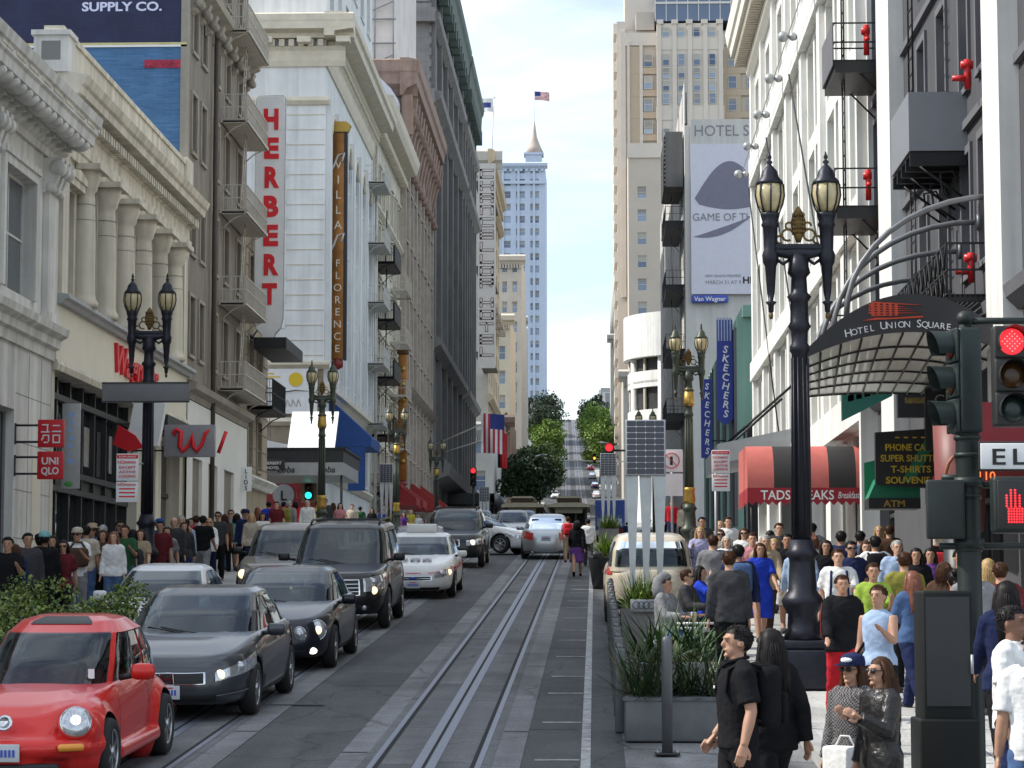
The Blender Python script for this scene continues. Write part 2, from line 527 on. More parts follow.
iron_tan = mat('painted_iron_tan', (.50, .46, .40), .6, var=.15)
iron_wht = mat('painted_iron_white', (.58, .57, .53), .6, var=.12)
roofm = mat('roof_felt', (.12, .12, .12), .9, var=.2)
gold = mat('gilded_metal', (.45, .29, .07), .42, .7, var=.25, scale=12)
for m_ in (glass, glass_b):                              # every window a little different
    N_, L_ = m_.node_tree.nodes, m_.node_tree.links
    oi = N_.new('ShaderNodeObjectInfo'); rp = N_.new('ShaderNodeValToRGB')
    e = rp.color_ramp.elements
    e[0].color, e[1].color = (.012, .016, .022, 1), (.16, .18, .2, 1)
    if m_ is glass_b: e[0].color, e[1].color = (.05, .08, .16, 1), (.3, .38, .48, 1)
    L_.new(oi.outputs['Random'], rp.inputs['Fac']); L_.new(rp.outputs['Color'], N_['Principled BSDF'].inputs['Base Color'])
_wm = {}
def win_mesh(w, h, style='dh', fm=None, gm=None, var=0):
    key = (round(w, 2), round(h, 2), style, fm.name if fm else '', gm.name if gm else '', var)
    if key in _wm: return _wm[key]
    fm = fm or wf_white; gm = gm or glass
    b = MB()
    x = w/2
    t = .075
    b.box(-x, -x+t, -.05, .05, 0, h, fm); b.box(x-t, x, -.05, .05, 0, h, fm)
    b.box(-x+t, x-t, -.05, .05, 0, t, fm); b.box(-x+t, x-t, -.05, .05, h-t, h, fm)
    b.quad((-x+t, 0, t), (x-t, 0, t), (x-t, 0, h-t), (-x+t, 0, h-t), gm)
    if style == 'dh':
        b.box(-x+t, x-t, -.035, .035, h*.5, h*.5+.07, fm)
        hb = (.0, .25, .42, .6)[var % 4]*h
        if hb: b.quad((-x+t, -.004, h-t-hb), (x-t, -.004, h-t-hb), (x-t, -.004, h-t), (-x+t, -.004, h-t), (blind, blind2)[var % 2])
    elif style == 'dh2':
        b.box(-.03, .03, -.035, .035, t, h-t, fm)
        b.box(-x+t, x-t, -.04, .04, h*.5, h*.5+.07, fm)
        if var % 2: b.quad((-x+t, -.004, h*.62), (x-t, -.004, h*.62), (x-t, -.004, h-t), (-x+t, -.004, h-t), blind2)
    elif style.startswith('g'):
        nx, nz = int(style[1]), int(style[2])
        for i in range(1, nx): b.box(-x+i*w/nx-.03, -x+i*w/nx+.03, -.04, .04, t, h-t, fm)
        for j in range(1, nz): b.box(-x+t, x-t, -.036, .036, j*h/nz-.03, j*h/nz+.03, fm)
    _wm[key] = b.mesh('window')
    return _wm[key]
def wall_holes(mb, W0, W1, z0, z1, holes, m, reveal=.25, rm=None):
    us = sorted({round(v, 3) for v in [W0, W1]+[h[0] for h in holes]+[h[1] for h in holes]})
    vs = sorted({round(v, 3) for v in [z0, z1]+[h[2] for h in holes]+[h[3] for h in holes]})
    hs = [(round(h[0], 3), round(h[1], 3), round(h[2], 3), round(h[3], 3)) for h in holes]
    for a, b_ in zip(vs, vs[1:]):
        run = None
        for c, d in zip(us, us[1:]):
            mu, mv = (c+d)/2, (a+b_)/2
            inside = any(h[0] < mu < h[1] and h[2] < mv < h[3] for h in hs)
            if inside:
                if run is not None: mb.quad((run, 0, a), (c, 0, a), (c, 0, b_), (run, 0, b_), m); run = None
            elif run is None: run = c
        if run is not None: mb.quad((run, 0, a), (us[-1], 0, a), (us[-1], 0, b_), (run, 0, b_), m)
    rm = rm or m
    for (u0, u1, v0, v1) in hs:
        r = -reveal
        mb.quad((u0, 0, v0), (u1, 0, v0), (u1, r, v0), (u0, r, v0), rm); mb.quad((u0, 0, v1), (u0, r, v1), (u1, r, v1), (u1, 0, v1), rm)
        mb.quad((u0, 0, v0), (u0, r, v0), (u0, r, v1), (u0, 0, v1), rm); mb.quad((u1, 0, v0), (u1, 0, v1), (u1, r, v1), (u1, r, v0), rm)
class Bld:
    def __init__(s, name, label, loc, cat='building', group=None):
        s.root = empty(name, loc, 0, label, cat, group)
        s.nw = 0
    def put(s, mb, name, label=None, kind=None):
        o = mb.build(name, s.root)
        o.location = -Vector(s.root.location)
        return tag(o, label, None, None, kind)
    def sub(s, mb, name, parent):
        o = mb.build(name, None)
        adopt(o, parent)
        return o
    def wins(s, fr, holes, reveal=.2, style='dh', fm=None, gm=None, gap=0.):
        M, rz = fr
        for h in holes:
            st = h[4] if len(h) > 4 else style
            if st is None: continue
            if s.nw >= 98: break
            w, ht = h[1]-h[0]-gap, h[3]-h[2]-gap
            o = inst(win_mesh(w, ht, st, fm, gm, random.randrange(4)), 'window', s.root,
                     M @ Vector(((h[0]+h[1])/2, -reveal, h[2]+gap/2)) - Vector(s.root.location), rz)
            s.nw += 1
def shell(mb, fr, W0, W1, z0, z1, depth, m, front=False):
    """side walls, back and roof behind a facade"""
    d = -depth
    mb.quad((W0, 0, z0), (W0, 0, z1), (W0, d, z1), (W0, d, z0), m)
    mb.quad((W1, 0, z0), (W1, d, z0), (W1, d, z1), (W1, 0, z1), m)
    mb.quad((W0, d, z0), (W0, d, z1), (W1, d, z1), (W1, d, z0), m)
    mb.quad((W0, 0, z1), (W1, 0, z1), (W1, d, z1), (W0, d, z1), roofm)
    if front: mb.quad((W0, 0, z0), (W1, 0, z0), (W1, 0, z1), (W0, 0, z1), m)
def grid(u0, u1, n, w, rows, st=None):
    """n windows of width w evenly between u0 and u1 for each row (v0, v1)"""
    p = (u1-u0)/n
    return [(u0+p*(i+.5)-w/2, u0+p*(i+.5)+w/2, a, b_) + ((st,) if st else ()) for (a, b_) in rows for i in range(n)]
def cornice(mb, u0, u1, z, prof, m):
    """moulding: prof is a list of (out, dz) steps from the wall, closed on the wall"""
    poly = [(0, z+prof[0][1])] + [(o, z+dz) for o, dz in prof] + [(0, z+prof[-1][1])]
    mb.prism(poly, u0, u1, m, 'YZ')
def dentils(mb, u0, u1, z0, z1, d0, d1, step, w, m):
    u = u0+step/2
    while u < u1:
        mb.box(u-w/2, u+w/2, d0, d1, z0, z1, m); u += step
def sills(mb, holes, m, o=.09, h=.12, ex=.08):
    for q in holes: mb.box(q[0]-ex, q[1]+ex, .003, o, q[2]-h, q[2]-.003, m)
def surrounds(mb, holes, m, t=.14, o=.05, cap=.0):
    for q in holes:
        mb.box(q[0]-t, q[0]-.003, .002, o, q[2], q[3]+t, m); mb.box(q[1]+.003, q[1]+t, .002, o, q[2], q[3]+t, m)
        mb.box(q[0]-.003, q[1]+.003, .002, o, q[3]+.003, q[3]+t, m)
        if cap: mb.box(q[0]-t-.08, q[1]+t+.08, .003, o+cap, q[3]+t+.002, q[3]+t+.16, m)
def balcony(mb, u0, u1, v, dp, m, rail=1.0, step=.14, solid=False, bars=True):
    n = int(dp/.09)
    for i in range(n+1): mb.box(u0, u1, .03+i*dp/n-.02, .03+i*dp/n+.02, v-.03, v, m)
    mb.box(u0, u1, dp, dp+.05, v-.12, v+.02, m)
    mb.box(u0, u0+.05, .02, dp, v-.12, v+.02, m); mb.box(u1-.05, u1, .02, dp, v-.12, v+.02, m)
    for k in (rail, rail*.5):
        mb.box(u0, u1, dp, dp+.035, v+k-.035, v+k, m)
        for u in (u0, u1-.035): mb.box(u, u+.035, .02, dp, v+k-.035, v+k, m)
    if bars:
        u = u0
        while u <= u1: mb.box(u-.009, u+.009, dp+.008, dp+.026, v, v+rail, m); u += step
        d = step
        while d < dp:
            for u in (u0+.016, u1-.016): mb.box(u-.009, u+.009, d-.009, d+.009, v, v+rail, m)
            d += step
    for u in (u0+.2, u1-.2):
        mb.tube([(u, .0, v-dp*.75), (u, dp*.5, v-.3), (u, dp, v-.08)], .025, m, 5)
def ladder(mb, u, d, v0, v1, m, w=.42, lean=0.):
    for s in (0, w):
        mb.tube([(u+s, d, v0), (u+s+lean, d, v1)], .02, m, 5)
    n = int((v1-v0)/.33)
    for i in range(1, n):
        t = i/n; o = lean*t
        mb.box(u+o, u+w+o, d-.011, d+.011, v0+(v1-v0)*t-.011, v0+(v1-v0)*t+.011, m)
# ------------------------------------------------------------------ left side of the street
white_stone = mat('white_painted_stone', (.74, .73, .69), .75, var=.1, scale=1.2, bump=.12, streak=.36)
cream_stone = mat('cream_stone', (.70, .65, .54), .75, var=.1, scale=1.2, bump=.12, streak=.36)
cream_panel = mat('cream_panel', (.74, .69, .57), .6, var=.06, scale=.6)
white_panel = mat('white_panel', (.76, .76, .73), .5, var=.05, scale=.6)
seam = mat('panel_seam', (.25, .25, .24), .8, var=0)
taupe = mat('taupe_stucco', (.25, .22, .185), .85, var=.12, scale=1.5, bump=.15, streak=.3)
taupe_l = mat('taupe_trim', (.34, .31, .26), .8, var=.12, scale=2, streak=.2)
tanw = mat('tan_stucco', (.36, .30, .22), .8, var=.12, scale=2, streak=.25)
blue_br = brick_mat('blue_painted_brick', (.05, .14, .29), (.08, .19, .36), (.10, .19, .32))
navy_br = brick_mat('navy_painted_brick', (.03, .035, .085), (.035, .04, .09), (.025, .03, .07))
redp = mat('sign_red', (.62, .02, .03), .45, var=.05)
redl = mat('lettering_red', (.70, .02, .03), .4, var=0)
whitel = mat('lettering_white', (.8, .8, .8), .5, var=0)
blackl = mat('lettering_black', (.02, .02, .022), .5, var=0)
greyl = mat('lettering_grey', (.22, .22, .25), .6, var=0)
yell = mat('lettering_yellow', (.72, .5, .03), .5, var=0)
signw = mat('sign_white', (.78, .79, .80), .5, var=.06)
silver = mat('sign_grey_metal', (.36, .37, .38), .45, .3, var=.1)
blackm = mat('black_metal', (.025, .026, .028), .45, var=.1)
shop_dark = mat('shop_interior_dark', (.03, .03, .03), .8, var=.5, scale=.7)

# --- white classical building with the deep modillion cornice
B = Bld('white_commercial_building', 'white classical building with deep modillion cornice above red square signs', (LF, 28, .6))
fr = FL(LF, 28)
W = 32.3
M = MB(fr[0])
holes = grid(.6, 31.6, 5, 3.0, [(9.75, 12.65)], 'g22')
shop = [(1.2+i*6.2, 5.2+i*6.2, 3.0 if i > 3 else 1.6, 7.0) for i in range(5)]
shop[-1] = (24.3, 28.5, 3.2, 6.95)
wall_holes(M, 0, W, -.5, 14.0, holes+shop, white_stone, .35)
shell(M, fr, 0, W, -.5, 14.0, 20, white_stone)
B.put(M, 'wall')
B.wins(fr, holes, .28, fm=wf_white)
for s in shop:
    o = inst(win_mesh(s[1]-s[0], s[3]-s[2], 'g31', wf_grey, glass_sh), 'shop_window', B.root, fr[0] @ Vector(((s[0]+s[1])/2, -.25, s[2])) - Vector(B.root.location), fr[1])
M = MB(fr[0])
cornice(M, -.3, W+.25, 13.55, [(.1, 0), (.12, .18), (.3, .3), (.35, .45), (.95, .52), (.98, .75), (1.05, .8), (1.05, .95), (1.12, 1.0), (1.18, 1.22), (1.0, 1.32)], white_stone)
for i in range(int(W/.62)):                           # round modillions below the soffit
    u = .3+i*.62
    if u > W: break
    M.ell((u, .72, 13.98), (.2, .26, .16), white_stone, 10, 6)
    M.box(u-.09, u+.09, .1, .5, 13.82, 14.0, white_stone)
dentils(M, 0, W, 14.42, 14.62, 1.03, 1.07, 1.24, .9, cream_stone)
B.put(M, 'cornice')
M = MB(fr[0]); M.box(-7, -.02, -20, 0, -.5, 14, white_stone); M.box(-6.5, W-.5, -14, -3.2, 14.01, 19.6, white_stone); B.put(M, 'shade_block')  # unseen side wall and roof block added to cast shade on the street
M = MB(fr[0])
cornice(M, 0, W, 8.5, [(.08, 0), (.1, .25), (.22, .3), (.24, .5), (.42, .6), (.46, .78), (.3, .86)], white_stone)
for i in range(6):                                    # pilasters with scrolled brackets
    u = .05+i*6.2
    M.box(u, u+1.05, .003, .16, 9.4, 12.7, white_stone)
    M.box(u-.06, u+1.11, .004, .22, 9.37, 9.62, white_stone)
    for k in range(3):
        uu = u-.1+k*.45
        M.prism([(0, 12.6), (.3, 12.75), (.42, 13.1), (.5, 13.5), (0, 13.5)], uu, uu+.26, white_stone, 'YZ')
        M.tube([(uu-.03, .36, 13.25), (uu+.29, .36, 13.25)], .2, white_stone, 12)
        M.tube([(uu-.03, .2, 12.75), (uu+.29, .2, 12.75)], .12, white_stone, 10)
surrounds(M, holes, white_stone, .22, .1, .06)
B.put(M, 'moulding')
M = MB(fr[0])
for v in (7.35, 6.2, 5.05, 3.9):
    M.box(28.6, W, .002, .006, v, v+.02, seam)
for u in (29.9, 31.2): M.box(u, u+.02, .003, .007, -.3, 8.4, seam)
M.box(30.4, 31.3, -.02, .012, 3.3, 5.9, cream_panel)
B.put(M, 'panel_joints')
# the two red square signs and the grey banner behind them
def blade(name, u, Y, z, w_, h, th, m, label, cat='sign', edge=None):
    """panel facing down the street, its inner edge u metres from the left building line"""
    rt = empty(name, (LF+u, Y, z), 0, label, cat)
    b = MB(); b.cbox(0, w_, -th/2, th/2, 0, h, m, .015); b.build('sign_panel', rt)
    b = MB(); b.tube([(-u, 0, h*.8), (.02, 0, h*.8)], .03, blackm, 6); b.tube([(-u, 0, h*.2), (.02, 0, h*.2)], .03, blackm, 6); b.box(-u, -u+.03, -.05, .05, h*.12, h*.88, blackm); b.build('bracket', rt)
    return rt
for k, (body, z) in enumerate((('jp', 6.27), ('en', 5.51))):
    rt = blade('red_square_sign', .56, 56.6, z-.22, .62, .66, .12, redp, ('red square sign with white japanese characters, upper of two', 'red square sign with white latin letters, lower of two')[k])
    b = MB()
    if body == 'en':
        text_mb(b, 'UNI', .235, whitel, TM(.31, -.062, .355), bold=.025, width=.4); text_mb(b, 'QLO', .235, whitel, TM(.31, -.062, .12), bold=.025, width=.42)
    else:
        def bar(x0, x1, z0, z1): b.box(x0, x1, -.072, -.062, z0, z1, whitel)
        bar(.1, .26, .52, .55); bar(.22, .25, .38, .52); bar(.08, .29, .35, .38)            # yu
        bar(.36, .53, .5, .53); bar(.34, .56, .36, .39)                                      # ni
        bar(.12, .15, .2, .3); bar(.15, .28, .27, .3); bar(.25, .28, .14, .27); bar(.15, .25, .1, .13); bar(.09, .12, .16, .22)   # ku
        bar(.36, .54, .27, .3); bar(.36, .54, .1, .13); bar(.36, .39, .13, .27); bar(.51, .54, .13, .27)   # ro
    b.build('lettering', rt)
rt = blade('grey_banner_sign', .1, 61.2, 5.3, .48, 2.2, .06, silver, 'tall grey banner with faint blue writing and green leaf beside the red signs')
b = MB()
for i in range(7): b.box(.17+.03*(i % 2), .31-.03*(i % 3), -.036, -.033, 1.85-i*.2, 1.97-i*.2, mat('lettering_pale_blue', (.25, .4, .75), .5, var=0))
b.ell((.2, -.04, .12), (.11, .01, .07), mat('leaf_green', (.05, .3, .06), .6), 10, 6)
b.build('lettering', rt)

# --- cream building with the row of columns
B = Bld('cream_columned_building', 'cream stone building with attached round columns and dentil cornice', (LF, 60.35, 2.6))
fr = FL(LF, 60.35); W = 19.6
M = MB(fr[0])
cols = [2.9+i*2.75 for i in range(6)]
holes = [(1.0, 2.3, 10.5, 13.2)] + [(c+.45, c+2.3, 10.45, 13.75) for c in cols[:5]] + [(cols[5]+.6, cols[5]+1.9, 10.5, 12.9)]
shopb = [(.35, 11.6, 2.0, 8.3), (12.6, 14.6, 3.0, 7.6), (15.6, 19.0, 3.0, 7.6)]
wall_holes(M, 0, W, 1.5, 16.6, holes+shopb, cream_stone, .5)
shell(M, fr, 0, W, 1.5, 16.6, 22, cream_stone)
B.put(M, 'wall')
B.wins(fr, holes, .42, 'g12', wf_tan)
M = MB(fr[0])
cornice(M, -.05, W+.1, 14.05, [(.1, 0), (.12, .25), (.18, .28), (.2, .55), (.12, .6), (.12, .95), (.22, 1.0)], cream_stone)
cornice(M, -.05, W+.15, 15.3, [(.2, 0), (.22, .12), (.62, .16), (.64, .36), (.72, .42), (.8, .62), (.4, .7)], cream_stone)
dentils(M, 0, W, 15.06, 15.3, .1, .44, .34, .19, cream_stone)
M.box(-.05, W, -.3, .12, 16.0, 17.05, cream_stone); M.box(-.1, W+.05, -.34, .18, 17.05, 17.2, cream_stone)
M.box(-.1, .75, -.6, .3, 16.0, 16.95, white_stone); M.box(-.16, .8, -.66, .36, 16.95, 17.08, white_stone); M.box(-.103, -.1, -.4, .1, 16.3, 16.8, seam)
M.box(W-1.2, W, -.5, .24, 16.0, 17.3, cream_stone)
B.put(M, 'cornice')
M = MB(fr[0])
for i, c in enumerate(cols[:6]):
    r = .34
    M.lathe([(r*1.25, 10.25), (r*1.25, 10.38), (r*1.05, 10.5), (r, 10.62), (r*.98, 12), (r*.88, 13.2), (r*.86, 13.35), (r*1.05, 13.42), (r*1.12, 13.55), (r*1.3, 13.7), (r*1.35, 13.98)], cream_stone, 20, (c, .12, 0))
    for j in range(6): M.lathe([(r*.955, 10.9+j*.42), (r*.955, 10.915+j*.42)], seam, 20, (c, .12, 0))
    M.box(c-.62, c+.62, .02, .68, 13.9, 14.05, cream_stone)
for u in (.1, W-1.3):                                 # end piers with small pediment
    M.box(u, u+.7, .003, .2, 10.2, 14.0, cream_stone)
M.box(.8, 2.5, .003, .25, 13.25, 13.45, cream_stone); M.prism([(.7, 13.45), (2.6, 13.45), (2.6, 13.6), (1.65, 13.75), (.7, 13.6)], .003, .3, cream_stone, 'XZ')
B.put(M, 'column_order')
M = MB(fr[0])
cornice(M, -.02, W+.05, 10.0, [(.25, 0), (.3, .1), (.42, .14), (.42, .24), (.05, .27)], mat('lead_ledge', (.4, .41, .42), .6, var=.15))
M.box(0, W, .002, .1, 8.55, 10.0, cream_panel)
cornice(M, 0, W, 8.3, [(.14, 0), (.18, .15), (.12, .27)], cream_stone)
B.put(M, 'sign_band')
M = MB(fr[0])                                         # dark glazed shop front
M.box(.35, 11.6, -.5, -.46, 2.0, 8.3, glass_sh)
for i in range(8): M.box(.35+i*1.6, .46+i*1.6, -.46, -.3, 2.0, 8.3, blackm)
for v in (5.3, 5.75, 7.7): M.box(.35, 11.6, -.46, -.26, v, v+.16, blackm)
M.box(.35, 11.6, -.45, -.4, 5.45, 5.8, blackm)
for i in range(6): M.box(.8+i*1.75, 1.9+i*1.75, -.455, -.44, 6.0+.2*(i % 2), 7.3, (blind2, shop_dark, silver)[i % 3])
B.put(M, 'shop_front')
M = MB(fr[0])
for (a, c) in ((12.6, 14.6), (15.6, 19.0)):
    M.box(a, c, -.5, -.45, 3.0, 7.6, glass_sh); M.box((a+c)/2-.05, (a+c)/2+.05, -.45, -.35, 3, 7.6, blackm); M.box(a, c, -.45, -.36, 5.9, 6.05, blackm)
M.box(11.65, 19.5, .004, .9, 7.75, 8.1, blackm)
B.put(M, 'entrance')
b = MB(); text_mb(b, 'Walgreens', 1.15, redl, TM(0, 0, 0), 'LEFT', .06, .02, 6.6, .25)
o = b.build('lettering', B.root, fr[0] @ Vector((7.1, .14, 9.0)) - Vector(B.root.location), R(90))
# blade signs of the drugstore
rt = blade('drugstore_blade_sign', 1.0, 71.0, 6.75, 1.5, .95, .3, mat('drugstore_sign_grey', (.27, .27, .29), .5), 'grey blade sign with red script letter W over pavement')
b = MB()
b.tube([(.35, -.17, .62), (.28, -.18, .72), (.36, -.18, .8), (.5, -.18, .74), (.48, -.18, .3), (.56, -.18, .16), (.72, -.18, .3), (.86, -.18, .66), (.88, -.18, .3), (.98, -.18, .16), (1.14, -.18, .36), (1.24, -.18, .7), (1.36, -.18, .8)], [.04, .06, .07, .075, .08, .08, .06, .06, .08, .08, .06, .055, .03], redl, 8)
b.tube([(1.62, -.1, .1), (1.85, -.1, .75)], .06, redl, 6)
b.build('lettering', rt)
rt = empty('curved_white_sign', (LF+.6, 67.2, 6.75), R(-8), 'white curved panel sign with red drop beside the lamp post', 'sign')
b = MB(); b.prism([(0, 0), (.95, .05), (1.15, 1.25), (.25, 1.4)], -.1, .1, signw, 'XZ'); b.build('sign_panel', rt)
b = MB(); b.prism([(-.35, .1), (.1, -.1), (.55, .0), (.3, .35), (-.2, .65)], -.16, -.105, redp, 'XZ'); b.build('red_drop', rt)
b = MB(); b.tube([(-.6, 0, .7), (.1, 0, .7)], .04, blackm, 6); b.build('bracket', rt)

# --- taupe hotel with fire escapes; its blank south wall is painted blue and navy
B = Bld('taupe_hotel_building', 'taupe hotel with pale fire escapes and blue painted brick side wall', (LF, 80, 3.6))
fr = FL(LF, 80); W = 13.9
M = MB(fr[0])
rows = [(10.9+3.5*i, 12.9+3.5*i) for i in range(5)]
us = [(.75, 1.75), (2.7, 3.7), (5.6, 6.7), (8.1, 9.2), (11.2, 12.3)]
holes = [(a, c, v0, v1) for (v0, v1) in rows for (a, c) in us]
wall_holes(M, 0, W, 3, 27.5, holes, taupe, .35)
M.quad((W, 0, 3), (W, -18, 3), (W, -18, 27.5), (W, 0, 27.5), taupe)
M.quad((0, 0, 27.5), (W, 0, 27.5), (W, -18, 27.5), (0, -18, 27.5), roofm)
B.put(M, 'wall')
B.wins(fr, holes, .28, 'dh', wf_tan)
M = MB(fr[0]); M.box(-.05, .0, -.25, .05, 3, 27.5, taupe_l)
sills(M, holes, taupe_l); surrounds(M, holes, taupe_l, .12, .06)
cornice(M, 0, W, 23.3, [(.1, 0), (.15, .2), (.5, .35), (.55, .6), (.4, .7)], taupe_l)
for i in range(9):
    M.prism([(0, 22.6), (.2, 22.7), (.45, 23.3), (0, 23.3)], .3+i*1.55, .75+i*1.55, taupe_l, 'YZ')
    M.tube([(.25+i*1.55, .3, 22.95), (.8+i*1.55, .3, 22.95)], .16, taupe_l, 8)
cornice(M, 0, W+.1, 9.35, [(.1, 0), (.15, .2), (.4, .3), (.45, .5), (.2, .6)], taupe_l)
B.put(M, 'trim')
S = FS(LF-18, 80)
M = MB(S[0])
M.quad((0, 0, 16), (17.95, 0, 16), (17.95, 0, 21.35), (0, 0, 21.35), blue_br)
B.put(M, 'blue_side_wall')
M = MB(S[0])
M.quad((0, 0, 21.5), (17.95, 0, 21.5), (17.95, 0, 27.5), (0, 0, 27.5), navy_br)
M.box(0, 17.95, 0, .05, 21.35, 21.42, whitel); M.box(8, 17.95, 0, .055, 21.42, 21.5, mat('pale_yellow_paint', (.55, .5, .25), .8))
B.put(M, 'navy_side_wall')
M = MB(S[0])
M.box(16.5, 17.8, .004, .03, 20.62, 20.9, mat('faded_red_paint', (.32, .03, .06), .8, var=.6, scale=6))
text_mb(M, 'SUPPLY CO.', .43, mat('lettering_lilac_white', (.62, .65, .85), .7, var=0), TM(15.7, .012, 22.62), 'CENTER', .004, .03, 2.75)
B.put(M, 'wall_lettering')
for i, v in enumerate((10.35, 13.5, 16.9, 20.3, 23.7)):
    M = MB(fr[0]); balcony(M, 7.0, 12.6, v, 1.0, iron_tan, .95, .16)
    M.box(7.0, 12.6, .1, .95, v-.14, v-.05, iron_tan)
    B.put(M, 'fire_escape_balcony')
    M = MB(fr[0]); ladder(M, 8.2, .6, v, v+3.4, iron_tan, .42, 1.2); B.put(M, 'ladder')
M = MB(fr[0]); M.tube([(5.0, .18, 3.5), (5.0, .18, 27)], .09, mat('brown_drain_pipe', (.07, .055, .045), .6), 8); B.put(M, 'drain_pipe')
# white ground floor with shop doors
M = MB(fr[0])
doors = [(1.2, 3.2, 3.2, 7.4), (4.6, 6.6, 3.2, 7.4), (8.2, 10.6, 3.2, 7.4)]
wall_holes(M, .02, W, 3, 9.3, doors, white_panel, .5)
M2 = M
for (a, c, v0, v1) in doors:
    M.box(a, c, -.5, -.45, v0, v1, glass_sh); M.box((a+c)/2-.04, (a+c)/2+.04, -.45, -.38, v0, v1, blackm); M.box(a, c, -.45, -.37, 6.1, 6.25, blackm)
o = B.put(M, 'ground_floor'); o.location.x += .12
# low tan annex at the corner
B = Bld('tan_corner_building', 'narrow tan building with black iron balcony behind the red lettered blade sign', (LF, 94, 4.7))
fr = FL(LF, 94); W = 6.6
M = MB(fr[0])
holes = [(.8, 2.0, v, v+2.0) for v in (7.9, 11.2, 14.4)] + [(3.4, 4.6, v, v+2.0) for v in (7.9, 11.2, 14.4)]
wall_holes(M, 0, W, 4, 18.2, holes, tanw, .3); shell(M, fr, 0, W, 4, 18.2, 16, tanw); B.put(M, 'wall')
B.wins(fr, holes, .22, 'dh', wf_tan)
M = MB(fr[0]); sills(M, holes, tanw); surrounds(M, holes, taupe_l, .12, .06)
for j in range(14): M.box(.02, W, .002, .03, 8.0+j*.72, 8.03+j*.72, taupe)
cornice(M, 0, W+.1, 17.7, [(.1, 0), (.3, .2), (.5, .35), (.3, .5)], tanw)
cornice(M, -.1, W+.1, 7.1, [(.2, 0), (.3, .15), (.5, .3), (.3, .45)], white_stone)
B.put(M, 'trim')
M = MB(fr[0]); balcony(M, .6, 4.6, 10.3, 1.0, iron_blk, 1.1, .1); M.box(.6, 4.6, .1, 1, 10.15, 10.26, iron_blk); B.put(M, 'balcony')
M = MB(fr[0]); M.box(.2, 5.6, .3, 1.6, 12.55, 13.0, iron_blk); B.put(M, 'dark_canopy')
# vertical hotel sign with red letters
rt = empty('vertical_hotel_sign', (LF+.15, 95.6, 12.9), 0, 'tall white blade sign with seven big red vertical letters', 'sign')
b = MB()
b.prism([(.38, 0), (.75, 0), (.8, .35), (1.02, .6), (1.12, 1.0), (1.15, 9.9), (1.08, 10.05), (.08, 10.05), (0, 9.9), (0, 1.0), (.1, .6), (.33, .35)], -.16, .16, signw, 'XZ')
b.build('sign_panel', rt)
b = MB()
o2 = [(.34, .06), (.79, .06), (.84, .33), (1.06, .6), (1.16, 1.0), (1.19, 9.95), (1.1, 10.1), (.06, 10.1), (-.03, 9.95), (-.03, 1.0), (.06, .6), (.3, .33)]
b.tube([(x, -.165, z) for x, z in o2]+[(o2[0][0], -.165, o2[0][1])], .025, silver, 6)
b.build('sign_frame', rt)
b = MB()
for i, ch in enumerate('HERBERT'): text_mb(b, ch, 1.12, redl, TM(.6, -.17, 8.75-i*1.19), bold=.05, extrude=.02, width=.6)
b.build('lettering', rt)
b = MB()
for z in (1.2, 4.5, 8.0): b.tube([(-.15, 0, z), (.02, 0, z)], .05, blackm, 6)
b.tube([(-.15, .05, .2), (.4, .05, 1.0)], .03, blackm, 6)
b.build('bracket', rt)

# --- white corner hotel north of the cross street
B = Bld('white_corner_hotel', 'white corner hotel with arched windows, huge cornice and blank south wall', (LF, 121.5, 5.9))
fr = FL(LF, 121.5); W = 25.5
wh = mat('white_stucco', (.74, .75, .75), .7, var=.08, scale=.7, streak=.2)
creamc = mat('cream_cornice', (.66, .60, .49), .75, var=.12, scale=1.6)
M = MB(fr[0])
rows = [(14.6+i*3.65, 17.0+i*3.65) for i in range(4)]
holes = grid(.6, 24.9, 6, 1.5, rows) + grid(.6, 24.9, 6, 1.9, [(33.6, 36.0), (37.4, 40)])
holes += grid(.6, 24.9, 6, 2.2, [(9.6, 12.4)])
wall_holes(M, 0, W, 5, 42, holes, wh, .4)
M.quad((W, 0, 5), (W, -18, 5), (W, -18, 42), (W, 0, 42), wh); M.quad((0, 0, 42), (W, 0, 42), (W, -18, 42), (0, -18, 42), roofm)
B.put(M, 'wall'); B.wins(fr, holes, .3, 'dh', wf_white)
M = MB(fr[0])
for i in range(6):                                    # arched heads of the top storey below the cornice
    c = .6+24.3/6*(i+.5)
    M.tube([(c+1.05*math.cos(t), .12, 27.0+1.05*math.sin(t)) for t in [PI*k/10 for k in range(11)]], .13, creamc, 6)
    M.box(c-.95, c+.95, .01, .05, 23.6+2.6, 27.2, glass)
    M.box(c-1.25, c-.95, .01, .2, 13.6, 27, wh); M.box(c+.95, c+1.25, .01, .2, 13.6, 27, wh)
for k in range(7): M.box(.05+k*24.3/6+.2, .05+k*24.3/6+1.0, .004, .25, 13.2, 28.6, wh)
sills(M, holes, wh)
cornice(M, -.1, W+.2, 30.2, [(.1, 0), (.2, .3), (.25, .8), (.4, 1.0)], creamc)
dentils(M, 0, W, 31.2, 31.55, .1, .5, .5, .28, creamc)
cornice(M, -1.1, W+.2, 31.6, [(.5, 0), (.55, .25), (1.3, .35), (1.35, .7), (1.5, .8), (1.55, 1.1), (1.0, 1.25)], creamc)
cornice(M, -.3, W, 13.0, [(.1, 0), (.3, .3), (.5, .4), (.5, .6), (.2, .7)], creamc)
cornice(M, -.3, W, 8.9, [(.1, 0), (.3, .25), (.2, .4)], creamc)
B.put(M, 'cornice')
S = FS(LF-18, 121.5)
M = MB(S[0])
pan = [(13.2, 14.6, v, v+3.4) for v in (15.3, 19.6, 23.6)]+[(9.2, 10.6, v, v+3.4) for v in (15.3, 19.6, 23.6)]
wall_holes(M, 0, 18, 14.9, 30.1, pan, wh, .12)
